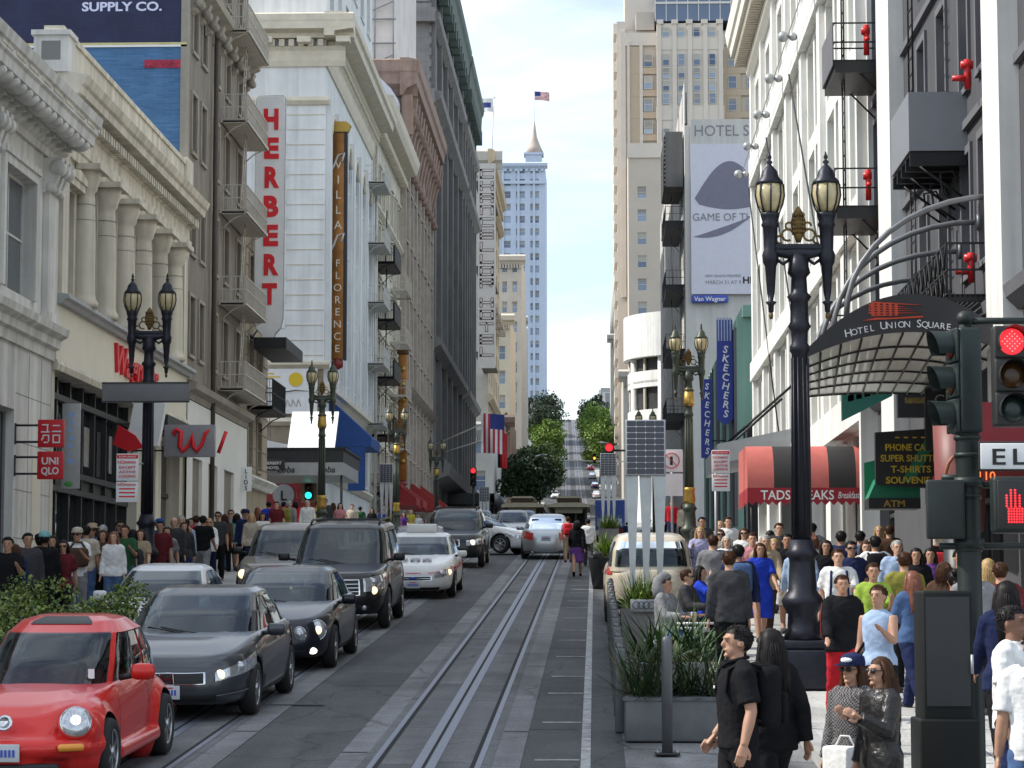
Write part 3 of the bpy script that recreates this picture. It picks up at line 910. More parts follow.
for q in pan: M.box(q[0], q[1], -.12, -.1, q[2], q[3], wh)
M.quad((0, 0, 30.6), (18, 0, 30.6), (18, 0, 42), (0, 0, 42), wh)
M.quad((0, 0, 5), (18, 0, 5), (18, 0, 14.5), (0, 0, 14.5), tanw)
M.quad((0, 0, 30.1), (18, 0, 30.1), (18, 0, 30.6), (0, 0, 30.6), wh)
for v in range(17): M.box(16.0, 17.95, .003, .035, 15.2+v*.78, 15.24+v*.78, creamc)
for k in range(10): M.box(15.4, 16.0, .002, .05, 15.3+k*1.3, 15.9+k*1.3, wh)
for x in (12.2, 8.6): M.box(x, x+.06, .003, .05, 28.9, 34, seam)
B.put(M, 'south_wall')
M = MB(S[0])
cornice(M, -.1, 19.0, 30.2, [(.1, 0), (.2, .3), (.25, .8), (.4, 1.0)], creamc)
dentils(M, 0, 18.2, 31.2, 31.55, .1, .5, .5, .28, creamc)
cornice(M, -1.1, 19.5, 31.62, [(.5, 0), (.55, .25), (1.1, .35), (1.12, .7), (1.15, .8), (1.18, 1.1), (.8, 1.25)], creamc)
for i in range(10): M.box(.6+i*2, 1.3+i*2, .25, .95, 31.3, 31.6, creamc)
cornice(M, -.1, 18.2, 28.2, [(.1, 0), (.25, .2), (.2, .4)], creamc)
cornice(M, -.1, 18.3, 14.5, [(.1, 0), (.35, .2), (.35, .35), (.1, .42)], creamc)
cornice(M, -.1, 18.3, 11.6, [(.1, 0), (.3, .2), (.1, .42)], creamc)
for j in range(7): M.box(0, 17.9, .003, .03, 11.9+j*.36, 11.92+j*.36, taupe_l)
B.put(M, 'south_cornice')
# signs on the corner hotel
rt = empty('wall_billboard', (LF-3.4, 121.35, 12.2), 0, 'white wall sign with yellow dot and black brush stroke', 'sign')
b = MB(); b.box(0, 3.1, -.06, .06, 0, 2.3, signw); b.build('sign_panel', rt)
b = MB(); b.lathe([(.36, 0), (.36, .02)], yell, 24, M=TM(2.0, -.07, 1.75, 0, R(90)), smooth=False); b.build('yellow_dot', rt)
b = MB(); b.tube([(.6, -.07, 1.0), (1.2, -.07, 1.08), (2.0, -.07, 1.2), (2.7, -.07, 1.15)], [.02, .06, .07, .02], blackl, 6, flat=.3)
for k in range(4): b.tube([(1.2+k*.28, -.07, .35), (1.3+k*.28, -.07, .72), (1.42+k*.28, -.07, .4)], .025, blackl, 5, flat=.3)
for k in range(2): b.box(.25, 1.2-.3*k, -.07, -.062, 1.85+k*.16, 1.92+k*.16, yell)
b.build('lettering', rt)
rt = empty('vertical_restaurant_sign', (LF+.12, 124, 14.7), 0, 'tall gilded brown blade sign with cream letters and small ornaments', 'sign')
b = MB(); b.cbox(0, .62, -.18, .18, .55, 12.5, mat('copper_sign', (.30, .13, .035), .35, .55, var=.3, scale=1.2), .03); b.build('sign_panel', rt)
b = MB()
b.box(.62, .78, -.2, .2, .5, 12.5, blackm); b.box(-.1, .0, -.2, .2, .5, 12.5, mat('dark_bronze', (.1, .05, .02), .4, .5))
b.prism([(-.3, 12.9), (-.15, 12.55), (.8, 12.55), (.95, 12.9), (.7, 13.1), (-.05, 13.1)], -.25, .25, gold, 'XZ')
for z in (10.8, 6.55): b.tube([(-.15, -.22, z-.5), (.1, -.24, z), (.3, -.24, z+.5), (.62, -.24, z+.6), (.5, -.24, z+.15)], .06, iron_wht, 6)
b.lathe([(.05, 0), (.3, .15), (.33, .4), (.2, .6)], mat('dark_red_knob', (.2, .02, .02), .4), 10, (.3, 0, 0))
b.build('ornament', rt)
b = MB()
for i, ch in enumerate('VILLA'): text_mb(b, ch, .62, cream_panel, TM(.31, -.19, 10.6-i*.8), extrude=.015)
for i, ch in enumerate('FLORENCE'): text_mb(b, ch, .55, cream_panel, TM(.31, -.19, 5.4-i*.64), extrude=.015)
b.build('lettering', rt)
# hotel marquee at the corner
rt = empty('corner_marquee', (LF-2.2, 113.5, 8.4), 0, 'dark flat marquee with bright white panel on top at the street corner', 'marquee')
b = MB(); b.box(0, 4.2, -1.2, 6.5, .75, 1.35, blackm); b.box(-.05, 4.3, -1.25, 6.5, 1.35, 1.45, iron_blk); b.box(0, 4.2, -1.22, 6, .15, .75, silver); b.build('canopy', rt)
b = MB(); b.prism([(.0, 1.5), (.12, 1.45), (1.9, 3.3), (1.8, 3.4)], 1.4, 3.65, mat('bright_white_panel', (.9, .9, .9), .6, var=0), 'YZ'); b.prism([(-1.0, 1.45), (1.4, 1.45), (1.4, 1.7), (-1.0, 2.2)], .4, .5, signw, 'XZ'); b.build('white_panel', rt)
b = MB(); text_mb(b, 'Loba', .42, blackl, TM(1.5, -1.23, .28), bold=.01, shear=.2); text_mb(b, 'Loba', .42, blackl, TM(3.4, -1.23, .28), bold=.01, shear=.2); b.build('lettering', rt)
b = MB()
for x in (.6, 2.0, 3.4): b.tube([(x, .3, 1.4), (x-.9, 6.0, 3.6)], .02, iron_blk, 5)
b.tube([(.1, -1, .2), (.1, -1, -3.0)], .06, blackm, 8); b.tube([(4.1, -1, .2), (4.1, -1, -3.0)], .06, blackm, 8)
b.build('post', rt)
rt = empty('hotel_name_sign', (LF-2.2, 111.9, 8.75), 0, 'small black sign with white hotel lettering and white disc', 'sign')
b = MB(); b.cbox(0, 1.5, -.06, .06, 0, .5, blackl, .02); b.tube([(.7, .05, .1), (.7, .32, .1)], .03, blackm, 5); b.build('sign_panel', rt)
b = MB(); text_mb(b, 'HERBERT', .19, whitel, TM(.95, -.065, .28)); text_mb(b, 'HOTEL', .19, whitel, TM(.95, -.065, .06)); b.lathe([(.2, 0), (.2, .02)], whitel, 16, M=TM(.22, -.07, .25, 0, R(90)), smooth=False); b.build('lettering', rt)
rt = blade('vertical_white_sign', .1, 92.5, 6.8, .42, .95, .08, signw, 'small white blade sign with four vertical black letters by the white doors')
b = MB()
for i, ch in enumerate('LIDS'): text_mb(b, ch, .23, blackl, TM(.21, -.045, .7-i*.215), bold=.01)
b.build('lettering', rt)
rt = empty('red_shop_sign', (LF-2.9, 121.2, 7.3), 0, 'wide red shop sign with grey circle and letter L', 'sign')
b = MB(); b.box(0, 2.6, -.1, .1, 0, 1.5, mat('dull_red_sign', (.26, .03, .035), .5, var=.1)); b.build('sign_panel', rt)
b = MB(); b.lathe([(.55, 0), (.55, .02), (.45, .021), (.45, .03)], silver, 24, M=TM(.95, -.11, .75, 0, R(90)), smooth=False); text_mb(b, 'L', .7, blackl, TM(.95, -.15, .48), bold=.02); text_mb(b, 'LIDS', .4, mat('lettering_dull_red', (.5, .12, .1), .5, var=0), TM(1.95, -.11, .6)); b.build('lettering', rt)
rt = empty('blue_awning', (LF+.02, 124, 9.6), 0, 'blue fabric awning with hanging side flap on the white corner hotel', 'awning')
blue_f = mat('blue_canvas', (.02, .07, .25), .75, var=.15)
b = MB(); b.prism([(0, 3.6), (2.2, 1.6), (2.2, 1.1), (0, 1.1)], 0, 5, blue_f, 'XZ'); b.build('canopy', rt)
b = MB(); b.box(1.0, 1.9, -.05, 0, -1.2, 1.08, blue_f); b.build('side_flap', rt)
# balconies and fire escapes of the corner hotel (white) 
CH = B
for v in (13.4, 17.0, 20.7, 24.3, 28.0):
    M = MB(fr[0]); balcony(M, 21.0, 25.2, v, 1.2, iron_wht, 1.0, .2); M.box(21, 25.2, .05, 1.2, v-.14, v-.04, iron_wht); CH.put(M, 'fire_escape_balcony')
M = MB(fr[0]); M.tube([(25.3, .35, 8), (25.3, .35, 31)], .09, iron_wht, 6); CH.put(M, 'drain_pipe')

# --- cream hotel with black balconies
B = Bld('cream_balcony_hotel', 'cream hotel with stack of black iron balconies beside the white corner hotel', (LF, 147, 6.5))
fr = FL(LF, 147); W = 22
M = MB(fr[0]); rows = [(10.2+i*3.6, 12.4+i*3.6) for i in range(6)]
holes = grid(.4, 21.6, 7, 1.2, rows)
wall_holes(M, 0, W, 5.5, 33.5, holes, cream_stone, .35); shell(M, fr, 0, W, 5.5, 33.5, 18, cream_stone); B.put(M, 'wall')
B.wins(fr, holes, .25, 'dh', wf_tan)
M = MB(fr[0]); sills(M, holes, cream_stone); surrounds(M, holes, cream_stone, .16, .1, .1)
for v in (9.2, 16.6, 27.4): cornice(M, 0, W, v, [(.1, 0), (.3, .2), (.25, .4)], cream_stone)
cornice(M, -.6, W+.3, 32.6, [(.2, 0), (.4, .4), (1.1, .6), (1.3, 1.0), (1.4, 1.5), (.6, 1.7)], creamc)
dentils(M, 0, W, 32.2, 32.6, .1, .6, .7, .35, creamc)
B.put(M, 'trim')
for v in (9.5, 13.1, 16.7, 20.3, 23.9):
    M = MB(fr[0]); balcony(M, .8, 5.6, v, 1.35, iron_blk, 1.15, .13); M.box(.8, 5.6, .1, 1.35, v-.16, v-.05, iron_blk); M.box(.8, 5.6, 1.3, 1.42, v-.1, v+1.0, iron_blk); B.put(M, 'balcony')
    M = MB(fr[0]); balcony(M, 13.5, 18.5, v, 1.1, iron_tan, 1.0, .2); B.put(M, 'balcony', 'pale iron balcony')
    M = MB(fr[0]); ladder(M, 2.0, .7, v, v+3.6, iron_blk, .42, .9); B.put(M, 'ladder')
rt = empty('bronze_blade_sign', (LF+.5, 162, 11.0), 0, 'narrow bronze vertical sign beyond the black balconies', 'sign')
b = MB(); b.cbox(0, .6, -.15, .15, 0, 8.6, MATS['copper_sign'], .05); b.cbox(-.1, .7, -.2, .2, 8.6, 8.9, MATS['dark_bronze'], .05); b.lathe([(.05, -.5), (.35, -.25), (.2, 0)], MATS['dark_red_knob'], 10, (.3, 0, 0)); b.build('sign_panel', rt)
b = MB()
for i in range(7): b.lathe([(.2, 0), (.2, .03), (.12, .031), (.12, .04)], gold, 10, M=TM(.3, -.16, 7.6-i*1.05, 0, R(90)))
b.build('lettering', rt)
# --- brownish pink building with the heavy cornice
B = Bld('pink_cornice_building', 'terracotta pink building with very heavy bracketed cornice', (LF, 169, 6.9))
pink = mat('terracotta_pink', (.36, .25, .20), .8, var=.18, scale=1.2, streak=.25)
pinkl = mat('weathered_pink_stone', (.43, .375, .32), .8, var=.2, scale=1.2, streak=.2)
fr = FL(LF, 169); W = 30
M = MB(fr[0]); rows = [(10.5+i*3.9, 12.9+i*3.9) for i in range(7)]
holes = grid(.4, 29.6, 8, 1.5, rows)
wall_holes(M, 0, W, 6, 41, holes, pinkl, .4); shell(M, fr, 0, W, 6, 41, 16, pinkl); B.put(M, 'wall')
B.wins(fr, holes, .3, 'dh', wf_tan)
M = MB(fr[0])
surrounds(M, holes, pinkl, .2, .2, .2)
for i in range(9): M.box(.1+i*29.2/8, .7+i*29.2/8, .004, .4, 8, 37, pinkl)
for v in (9.5, 17.6): cornice(M, 0, W, v, [(.2, 0), (.6, .25), (.9, .5), (.3, .7)], pinkl)
B.put(M, 'trim')
M = MB(fr[0])
cornice(M, -.9, W+.4, 38.9, [(.2, 0), (.5, .5), (1.2, .8), (1.25, 1.5), (1.4, 1.7), (1.45, 2.5), (.6, 2.7)], pink)
for i in range(13):
    u = .1+i*2.4
    M.prism([(0, 33.5), (.3, 33.7), (.4, 35.5), (.7, 37), (1.1, 38.0), (1.2, 38.9), (0, 38.9)], u, u+.8, pink, 'YZ')
    M.tube([(u-.1, .7, 37.8), (u+.9, .7, 37.8)], .42, pink, 10); M.tube([(u-.1, .4, 34.3), (u+.9, .4, 34.3)], .35, pink, 8)
B.put(M, 'cornice')
S = FS(LF-16, 169)
M = MB(S[0]); cornice(M, 0, 17.2, 38.92, [(.2, 0), (.4, .5), (.8, .8), (.85, 1.5), (.95, 1.7), (.98, 2.5), (.4, 2.7)], pink)
for i in range(7): M.box(.5+i*2.6, 1.3+i*2.6, .0, .5, 36.1, 39.0, pink)
B.put(M, 'south_cornice')
# wrapped scaffold over the roofs
rt = empty('wrapped_scaffold', (LF-9, 172, 42), 0, 'tall scaffold with pale sheeting above the roofs', 'scaffold')
sheet = mat('scaffold_sheeting', (.72, .66, .62), .7, var=.2, scale=.3)
b = MB(); b.box(0, 8.2, 0, .06, -9, 17, sheet); b.box(8.14, 8.2, .06, 22, 0, 17, sheet); b.build('sheeting', rt)
b = MB()
for i in range(7): b.tube([(i*1.37, -.25, -8), (i*1.37, -.25, 17)], .06, mat('scaffold_tube', (.3, .3, .32), .4, .7), 5)
for j in range(14): b.tube([(-.2, -.3, -7.5+j*1.8), (8.4, -.3, -7.5+j*1.8)], .06, MATS['scaffold_tube'], 5)
for j in range(6): b.tube([(0, -.35, -7+j*4), (8.2, -.35, -3.4+j*4)], .05, MATS['scaffold_tube'], 5)
b.build('scaffold_frame', rt)
rt = empty('white_roof_sheeting', (LF-2.7, 166.5, 33.6), 0, 'white plastic sheeting wrapped round a roof structure below the scaffold', 'sheeting')
b = MB(); b.prism([(0, 0), (2.6, 0), (2.7, 4.6), (2.2, 5.4), (.4, 7.2), (0, 6.5)], 0, 2.0, mat('white_plastic', (.62, .64, .7), .5, var=.2, scale=.8, bump=.8, bscale=3), 'XZ'); b.build('sheet', rt)

# --- dark stone hotel on the square
B = Bld('dark_stone_hotel', 'huge dark grey stone hotel with green copper cornices', (LF, 200, 9))
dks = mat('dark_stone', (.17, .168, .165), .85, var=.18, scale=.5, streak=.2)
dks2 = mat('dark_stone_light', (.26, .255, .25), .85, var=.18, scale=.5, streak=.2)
cop = mat('green_copper', (.08, .11, .095), .7, var=.25, scale=.6)
fr = FL(LF, 200)
for (u0, u1, d, nm) in ((0, 43.5, 0, 'front_wall'), (47, 71, 0, 'front_wall')):
    M = MB(fr[0] @ Matrix.Translation((0, d, 0)))
    holes = grid(u0+1, u1-1, 5, 1.9, [(14+i*4.1, 16.7+i*4.1) for i in range(10)])
    z1 = 60
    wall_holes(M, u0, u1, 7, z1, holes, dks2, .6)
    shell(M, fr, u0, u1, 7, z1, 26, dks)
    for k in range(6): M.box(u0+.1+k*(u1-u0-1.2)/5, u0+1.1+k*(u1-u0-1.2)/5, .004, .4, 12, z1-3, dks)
    for j in range(47):                               # rusticated courses
        M.box(u0-.08, u0+.0, -6, .06, 12+j*.98, 12.6+j*.98, dks2)
    B.put(M, nm)
    B.wins((fr[0] @ Matrix.Translation((0, d, 0)), fr[1]), holes[:36], .45, 'dh', wf_dark)
    M = MB(fr[0] @ Matrix.Translation((0, d, 0)))
    cornice(M, u0-.8, u1+.8, z1-4.5, [(.3, 0), (.5, .8), (.9, 1.4), (1.0, 3.2), (1.2, 3.6), (1.25, 4.4), (.8, 5.2)], cop)
    for k in range(14): M.box(u0+k*(u1-u0)/14, u0+.9+k*(u1-u0)/14, .3, 1.1, z1-4.8, z1-3.3, cop)
    cornice(M, u0-.4, u1+.4, 45, [(.2, 0), (.9, .5), (1.0, 1.0), (.3, 1.3)], dks2)
    cornice(M, u0-.4, u1+.4, 24, [(.2, 0), (.9, .5), (1.0, 1.0), (.3, 1.3)], dks2)
    cornice(M, u0-.2, u1+.2, 52, [(.2, 0), (.7, .4), (.8, .9), (.3, 1.1)], dks2)
    B.put(M, 'cornice')
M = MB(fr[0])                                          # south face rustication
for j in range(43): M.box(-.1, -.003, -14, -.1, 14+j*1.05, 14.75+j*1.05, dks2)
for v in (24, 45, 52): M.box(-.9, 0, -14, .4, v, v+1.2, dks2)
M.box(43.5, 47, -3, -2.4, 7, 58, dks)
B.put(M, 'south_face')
M = MB(fr[0]); cornice(M, -.4, 73, 13.0, [(.2, 0), (1.6, .5), (1.8, 1.4), (1.0, 2.2), (.3, 2.4)], dks2); B.put(M, 'ground_cornice')
# awnings and flags along its foot
redc = mat('red_canvas', (.32, .03, .03), .75, var=.15); 
for i, (Y, z) in enumerate(((152, 8.9), (158, 9.0), (176, 9.6), (184, 9.9))):
    rt = empty('red_awning', (LF+.5 if i < 2 else LF+.35, Y, z), 0, ('red awning beyond the corner marquee', 'second red awning beyond the corner marquee, nearer the pink building', 'faded red awning below the pink building', 'small red awning next to the dark stone hotel')[i], 'awning')
    b = MB(); b.prism([(0, 2.0), (2.0, .5), (2.0, 0), (0, 0)], 0, 3.4, redc, 'XZ'); b.build('canopy', rt)
    b = MB()
    for k in range(9): b.tube([(2.02, k*.42, 0), (2.02, k*.42+.4, -.18)], .05, redc, 4)
    b.build('fringe', rt)
us_r, us_w, us_b = mat('flag_red', (.45, .03, .05), .8, var=.1), mat('flag_white', (.7, .7, .7), .8, var=.1), mat('flag_blue', (.03, .05, .22), .8, var=.1)
def flag(name, loc, label, tip, drop, wv, kind, pole=(0, 0, 0), base=None):
    rt = empty(name, loc, 0, label, 'flag')
    b = MB(); b.tube([base or (0, 0, 0), tip], .06, iron_wht, 6); b.ell(tip, (.12, .12, .12), gold, 8, 6); b.build('pole', rt)
    n, mrow = 10, 13
    bs = {}
    T = Vector(tip)
    def P(i, j):
        a = i/n; c = j/mrow
        x = -.15 - wv[0]*a; z = -.1 - drop*c + wv[1]*a
        y = .22*math.sin(a*7+c*2)*c*(.4+a)
        if kind == 'fly': z, x = -.1 - drop*c - .1*a*a*wv[0], .1 + wv[0]*a; y = .25*math.sin(a*6+c)*a
        return T+Vector((x, y, z))
    b = MB()
    for i in range(n):
        for j in range(mrow):
            if kind == 'black': m = (redp, redp, blackl)[min(2, i*3//n)] if j > 2 else redp
            elif kind == 'white': m = us_w if (j-6)**2 > 6 or i < 2 else us_b
            else: m = us_b if ((i < 4 and j < 7) if kind == 'fly' else (i < 6 and j < 5)) else (us_r, us_w)[(j if kind == 'fly' else i) % 2]
            b.add([P(i, j), P(i+1, j), P(i+1, j+1), P(i, j+1)], [(0, 1, 2, 3)], m, True)
    b.build('cloth', rt)
flag('us_flag', (LF, 196, 15.5), 'striped american flag hanging from pole on the dark stone hotel', (6.7, -3, 2.6), 3.2, (1.9, .15), 'hang')
flag('red_black_flag', (LF, 206, 15.6), 'red and black flag hanging lower than the striped one', (6.5, -2, 1.8), 3.0, (.8, .1), 'black')
# entrance canopy further on
rt = empty('entrance_canopy', (LF, 232, 11.2), 0, 'long dark entrance canopy with round pale edge on the far pavement', 'canopy')
b = MB(); b.box(0, 4.6, -12, 14, .8, 1.8, blackm); b.tube([(4.7, -12, 1.3), (4.7, 14, 1.3)], .5, silver, 10); b.build('canopy', rt)
b = MB()
for y in (-11, -3, 5, 13): b.tube([(4.4, y, .8), (4.4, y, -2.5)], .1, blackm, 6)
b.build('post', rt)
# --- slim hotel with outlined vertical letters
B = Bld('slim_cream_hotel', 'slim cream hotel tower carrying a long outlined vertical sign', (LF, 330, 15))
slim = mat('warm_cream_stone', (.55, .44, .30), .8, var=.12, scale=.5, streak=.2)
slim_s = mat('grey_cream_stone', (.50, .47, .42), .8, var=.1, scale=.5)
fr = FL(LF-.9, 330); W = 40
M = MB(fr[0]); holes = grid(1, 39, 6, 2.4, [(22+i*4.0, 24.6+i*4.0) for i in range(11)])
wall_holes(M, 0, W, 13, 66, holes, slim, .6); shell(M, fr, 0, W, 13, 66, 20, slim_s); B.put(M, 'wall'); B.wins(fr, holes, .4, 'dh', wf_tan)
M = MB(fr[0]); cornice(M, -1.2, W+1, 63.5, [(.3, 0), (.5, .8), (1.0, 1.2), (1.1, 2.4), (.6, 2.8)], slim); dentils(M, -1, W, 62.6, 63.5, .1, .7, 1.5, .8, slim)
for v in (60, 45, 31, 21): cornice(M, -.5, W, v, [(.2, 0), (.8, .5), (.8, .9), (.2, 1.2)], slim)
for k in range(4): 
    for v in (29, 44): balcony(M, 2+k*9, 6+k*9, v, 1.2, iron_tan, 1.0, .4)
B.put(M, 'cornice')
S = FS(LF-20.9, 330)
M = MB(S[0]); cornice(M, 0, 22, 63.52, [(.3, 0), (.6, .8), (1.1, 1.2), (1.2, 2.4), (.6, 2.8)], slim_s); dentils(M, 0, 20, 62.6, 63.5, .1, .8, 1.3, .7, slim_s); B.put(M, 'south_cornice')
rt = empty('outlined_vertical_sign', (-14.75, 303, 33), 0, 'very tall pale beige sign with outlined vertical letters on the slim hotel', 'sign')
b = MB(); signg = mat('sign_beige_grey', (.56, .53, .49), .6, var=.08); b.box(0, 2.2, -.3, .3, 0, 26.3, signg); b.build('sign_panel', rt)
b = MB()
dkp = mat('lettering_plum', (.16, .10, .10), .6, var=0)
def oletter(ch, cx, z, w_, h):
    t = .13
    S_ = {'C': [((1, 1), (0, 1), (0, 0), (1, 0))], 'H': [((0, 0), (0, 1)), ((1, 0), (1, 1)), ((0, .5), (1, .5))], 'A': [((0, 0), (0, 1), (1, 1), (1, 0)), ((0, .45), (1, .45))], 'N': [((0, 0), (0, 1), (1, 1), (1, 0))],
          'E': [((1, 1), (0, 1), (0, 0), (1, 0)), ((0, .5), (1, .5))], 'L': [((0, 1), (0, 0), (1, 0))], 'O': [((0, 0), (0, 1), (1, 1), (1, 0), (0, 0))], 'R': [((0, 0), (0, 1), (1, 1), (1, .5), (0, .5)), ((.5, .5), (1, 0))], 'T': [((0, 1), (1, 1)), ((.5, 1), (.5, 0))]}[ch]
    for off, m_, yy in ((.19, dkp, -.33), (.10, signg, -.36)):
        for line in S_:
            for p, q in zip(line, line[1:]):
                x0, z0, x1, z1 = cx-w_/2+p[0]*w_, z+p[1]*h, cx-w_/2+q[0]*w_, z+q[1]*h
                if abs(x1-x0) > .01 and abs(z1-z0) > .01: b.tube([(x0, yy, z0), (x1, yy, z1)], off*.9, m_, 6, flat=.2)
                else: b.box(min(x0, x1)-off, max(x0, x1)+off, yy, yy+.03+.001*len(b.f) % .01, min(z0, z1)-off, max(z0, z1)+off, m_)
z = 24.5
for ch in 'CHANCELLOR HOTEL':
    if ch != ' ': oletter(ch, 1.1, z, 1.4, .88)
    z -= 1.57 if ch != ' ' else .9
b.build('lettering', rt)
b = MB(); 
for z in (2, 13, 24): b.box(-.5, 1.5, .3, 27, z, z+.15, blackm)
b.build('bracket', rt)
# --- far blocks up the left side
def far_block(name, label, X0, X1, Y, Z0, Z1, nwin, floors, m, wm=None, side=True, corn=True, dp=30, ww=.5, grp=None):
    B = Bld(name, label, ((X0+X1)/2, Y, Z0), group=grp)
    S = FS(X0, Y); Wd = X1-X0
    fl = (Z1-Z0)/floors
    holes = grid(.05*Wd, .95*Wd, nwin, ww*.9*Wd/nwin, [(Z0+fl*(i+.25), Z0+fl*(i+.8)) for i in range(floors)])
    M = MB(S[0]); wall_holes(M, 0, Wd, Z0-6, Z1, holes, m, .4)
    shell(M, S, 0, Wd, Z0-6, Z1, dp, m); B.put(M, 'wall')
    order = sorted(holes, key=lambda q: -q[2])
    B.wins(S, order, .3, 'dh', wf_white if wm is None else wm, glass_b)
    if corn:
        M = MB(S[0]); cornice(M, -.8, Wd+.8, Z1-1.5, [(.2, 0), (.5, .5), (1.2, .8), (1.3, 1.6), (.5, 2)], m); dentils(M, 0, Wd, Z1-2.2, Z1-1.5, .1, .7, Wd/12, Wd/24, m); B.put(M, 'cornice')
    return B, S
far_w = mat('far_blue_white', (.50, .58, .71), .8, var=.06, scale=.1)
far_c = mat('far_cream', (.56, .49, .38), .8, var=.1, scale=.3)
far_g = mat('far_grey_stone', (.42, .42, .40), .8, var=.1, scale=.3)
far_p = mat('far_pale_stone', (.5, .47, .42), .8, var=.1, scale=.3)
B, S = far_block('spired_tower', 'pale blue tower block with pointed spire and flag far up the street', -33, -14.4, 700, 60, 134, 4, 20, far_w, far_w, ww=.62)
M = MB()
M.box(-20.2, -15.4, 703, 708, 134, 137.5, far_w); M.box(-20.7, -14.9, 702.6, 708.4, 137.4, 138, far_w)
M.lathe([(2.9, 0), (1.9, 2.2), (.8, 5), (.45, 7.5), (.12, 10)], mat('tan_spire', (.45, .38, .33), .7, var=.15), 8, (-17.6, 705.5, 138)); B.put(M, 'spire')
M = MB(S[0])
for u in (3.1, 7.8, 12.4, 17.0): M.box(u-.35-1.6, u+.35-1.6, .004, .5, 58, 134, far_w)
for v in (133, 128): M.box(-.4, 19, .005, .8, v, v+.9, far_w)
B.put(M, 'pilaster')
flag('us_flag', (-17.6, 705, 146), 'american flag flying on the spire of the far tower', (0, 0, 11), 2.6, (4.4, 0), 'fly')
flag('white_flag', (-14.9, 345, 66), 'white flag on roof pole above the slim cream hotel', (.4, 0, 11), 2.0, (1.6, 0), 'white')
far_block('grey_stone_block', 'grey cornice block between the slim hotel and pale blue tower', -21, -14.3, 470, 40, 72, 3, 8, far_p)
far_block('cream_stone_block', 'cream low block under the grey cornice block', -20, -14.8, 420, 28, 54, 2, 6, far_c)
far_block('pale_corner_block', 'pale block with flat roof at foot of the hill', -21, -15.2, 520, 44, 66, 3, 6, far_g)
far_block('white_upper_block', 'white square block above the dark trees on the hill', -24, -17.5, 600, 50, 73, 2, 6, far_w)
far_block('brown_low_block', 'low brown shop building with flat eaves below the cream block', -17.5, -13.9, 395, 19, 34, 2, 3, mat('far_brown', (.16, .11, .09), .8, var=.2))
far_block('grey_podium_block', 'light grey podium building under the outlined sign', -17.0, -13.6, 320, 12, 27, 1, 3, far_g)
# ------------------------------------------------------------------ right side of the street
dgrey = mat('dark_grey_stucco', (.075, .075, .082), .85, var=.12, scale=1.5, bump=.15, streak=.15)
mgrey = mat('mid_grey_stucco', (.13, .13, .14), .85, var=.1, scale=1.5, bump=.15)
brightw = mat('bright_white_stucco', (.80, .79, .75), .75, var=.07, scale=1.2, bump=.1, streak=.2)
boxgrey = mat('sheet_metal_grey', (.25, .26, .28), .5, .2, var=.05)
valve = mat('valve_red', (.55, .02, .02), .35, var=.05)
# --- grey hotel with white pilasters
B = Bld('dark_grey_hotel', 'dark grey hotel with bright white pilasters and black fire escapes', (RF, 29, 1))
fr = FR(RF, 29); W = 32.2
M = MB(fr[0])
us = [(2.2, 3.4), (5.6, 6.8), (8.6, 9.8), (14.1, 15.3), (16.4, 17.4), (19.3, 20.4), (22.3, 23.4), (29.2, 30.2), (30.7, 31.7)]
rows = [(v, v+2.3) for v in (8.6, 12.2, 15.8, 19.4)]
holes = [(a, c, v0, v1) for v0, v1 in rows for a, c in us]
shops = [(1.5, 9.8, 1.2, 4.6), (13.6, 22.8, 1.6, 4.9), (29.0, 31.9, 2.2, 5.2)]
wall_holes(M, 0, W, .3, 24, holes+shops, dgrey, .4, mgrey); shell(M, fr, 0, W, .3, 24, 16, dgrey); B.put(M, 'wall')
B.wins(fr, holes, .3, 'dh', wf_dark)
M = MB(fr[0])
for (a, c) in ((-.2, .6), (11.2, 12.9), (26.0, 28.4)): M.box(a, c, .004, .35, 5.6 if a > 5 else .5, 24.2, brightw)
M.box(28.4, 28.46, .004, .2, 6, 24, mgrey)
M.box(31.95, 32.35, .003, .45, 4, 24.2, brightw)
sills(M, holes, mgrey); surrounds(M, holes, mgrey, .16, .06)
for v in (11.4, 15.0, 18.6): M.box(.6, 32.0, .002, .1, v-.02, v+.14, mgrey)
cornice(M, 0, W, 23, [(.1, 0), (.4, .3), (.9, .5), (1.0, .9), (.4, 1.1)], mgrey)
cornice(M, 0, W, 7.2, [(.1, 0), (.3, .2), (.35, .4), (.1, .5)], mgrey)
B.put(M, 'trim')
M = MB(fr[0])
for (a, c, v0, v1) in shops:
    M.box(a, c, -.4, -.36, v0, v1, glass_sh)
    n = max(2, int((c-a)/1.3))
    for i in range(n+1): M.box(a+i*(c-a)/n-.04, a+i*(c-a)/n+.04, -.36, -.22, v0, v1, wf_dark)
    M.box(a, c, -.36, -.24, v1-.7, v1-.6, wf_dark)
B.put(M, 'shop_front')
# grey sheet-metal balcony
M = MB(fr[0])
M.box(16.9, 19.6, 1.08, 1.12, 11.0, 12.15, boxgrey); M.box(16.86, 16.9, .36*0, 1.12, 11.0, 12.15, boxgrey); M.box(19.6, 19.64, 0, 1.12, 11.0, 12.15, boxgrey)
M.box(16.9, 19.6, 0, 1.08, 10.95, 11.0, iron_blk)
for i in range(5): M.box(16.9+i*.65, 17.0+i*.65, .02, 1.1, 10.72, 10.95, iron_blk)
for u in (17.1, 18.4, 19.4):
    M.tube([(u, .02, 9.9), (u, .45, 10.2), (u, .5, 10.6), (u, .25, 10.65), (u, .15, 10.4)], .025, iron_blk, 5)
    M.tube([(u, .02, 10.1), (u, .9, 10.75)], .03, iron_blk, 5)
B.put(M, 'sheet_metal_balcony')
M = MB(fr[0]); ladder(M, 18.9, .75, 7.6, 10.9, iron_blk, .62); ladder(M, 18.9, .75, 12.0, 18.4, iron_blk, .62); B.put(M, 'ladder')
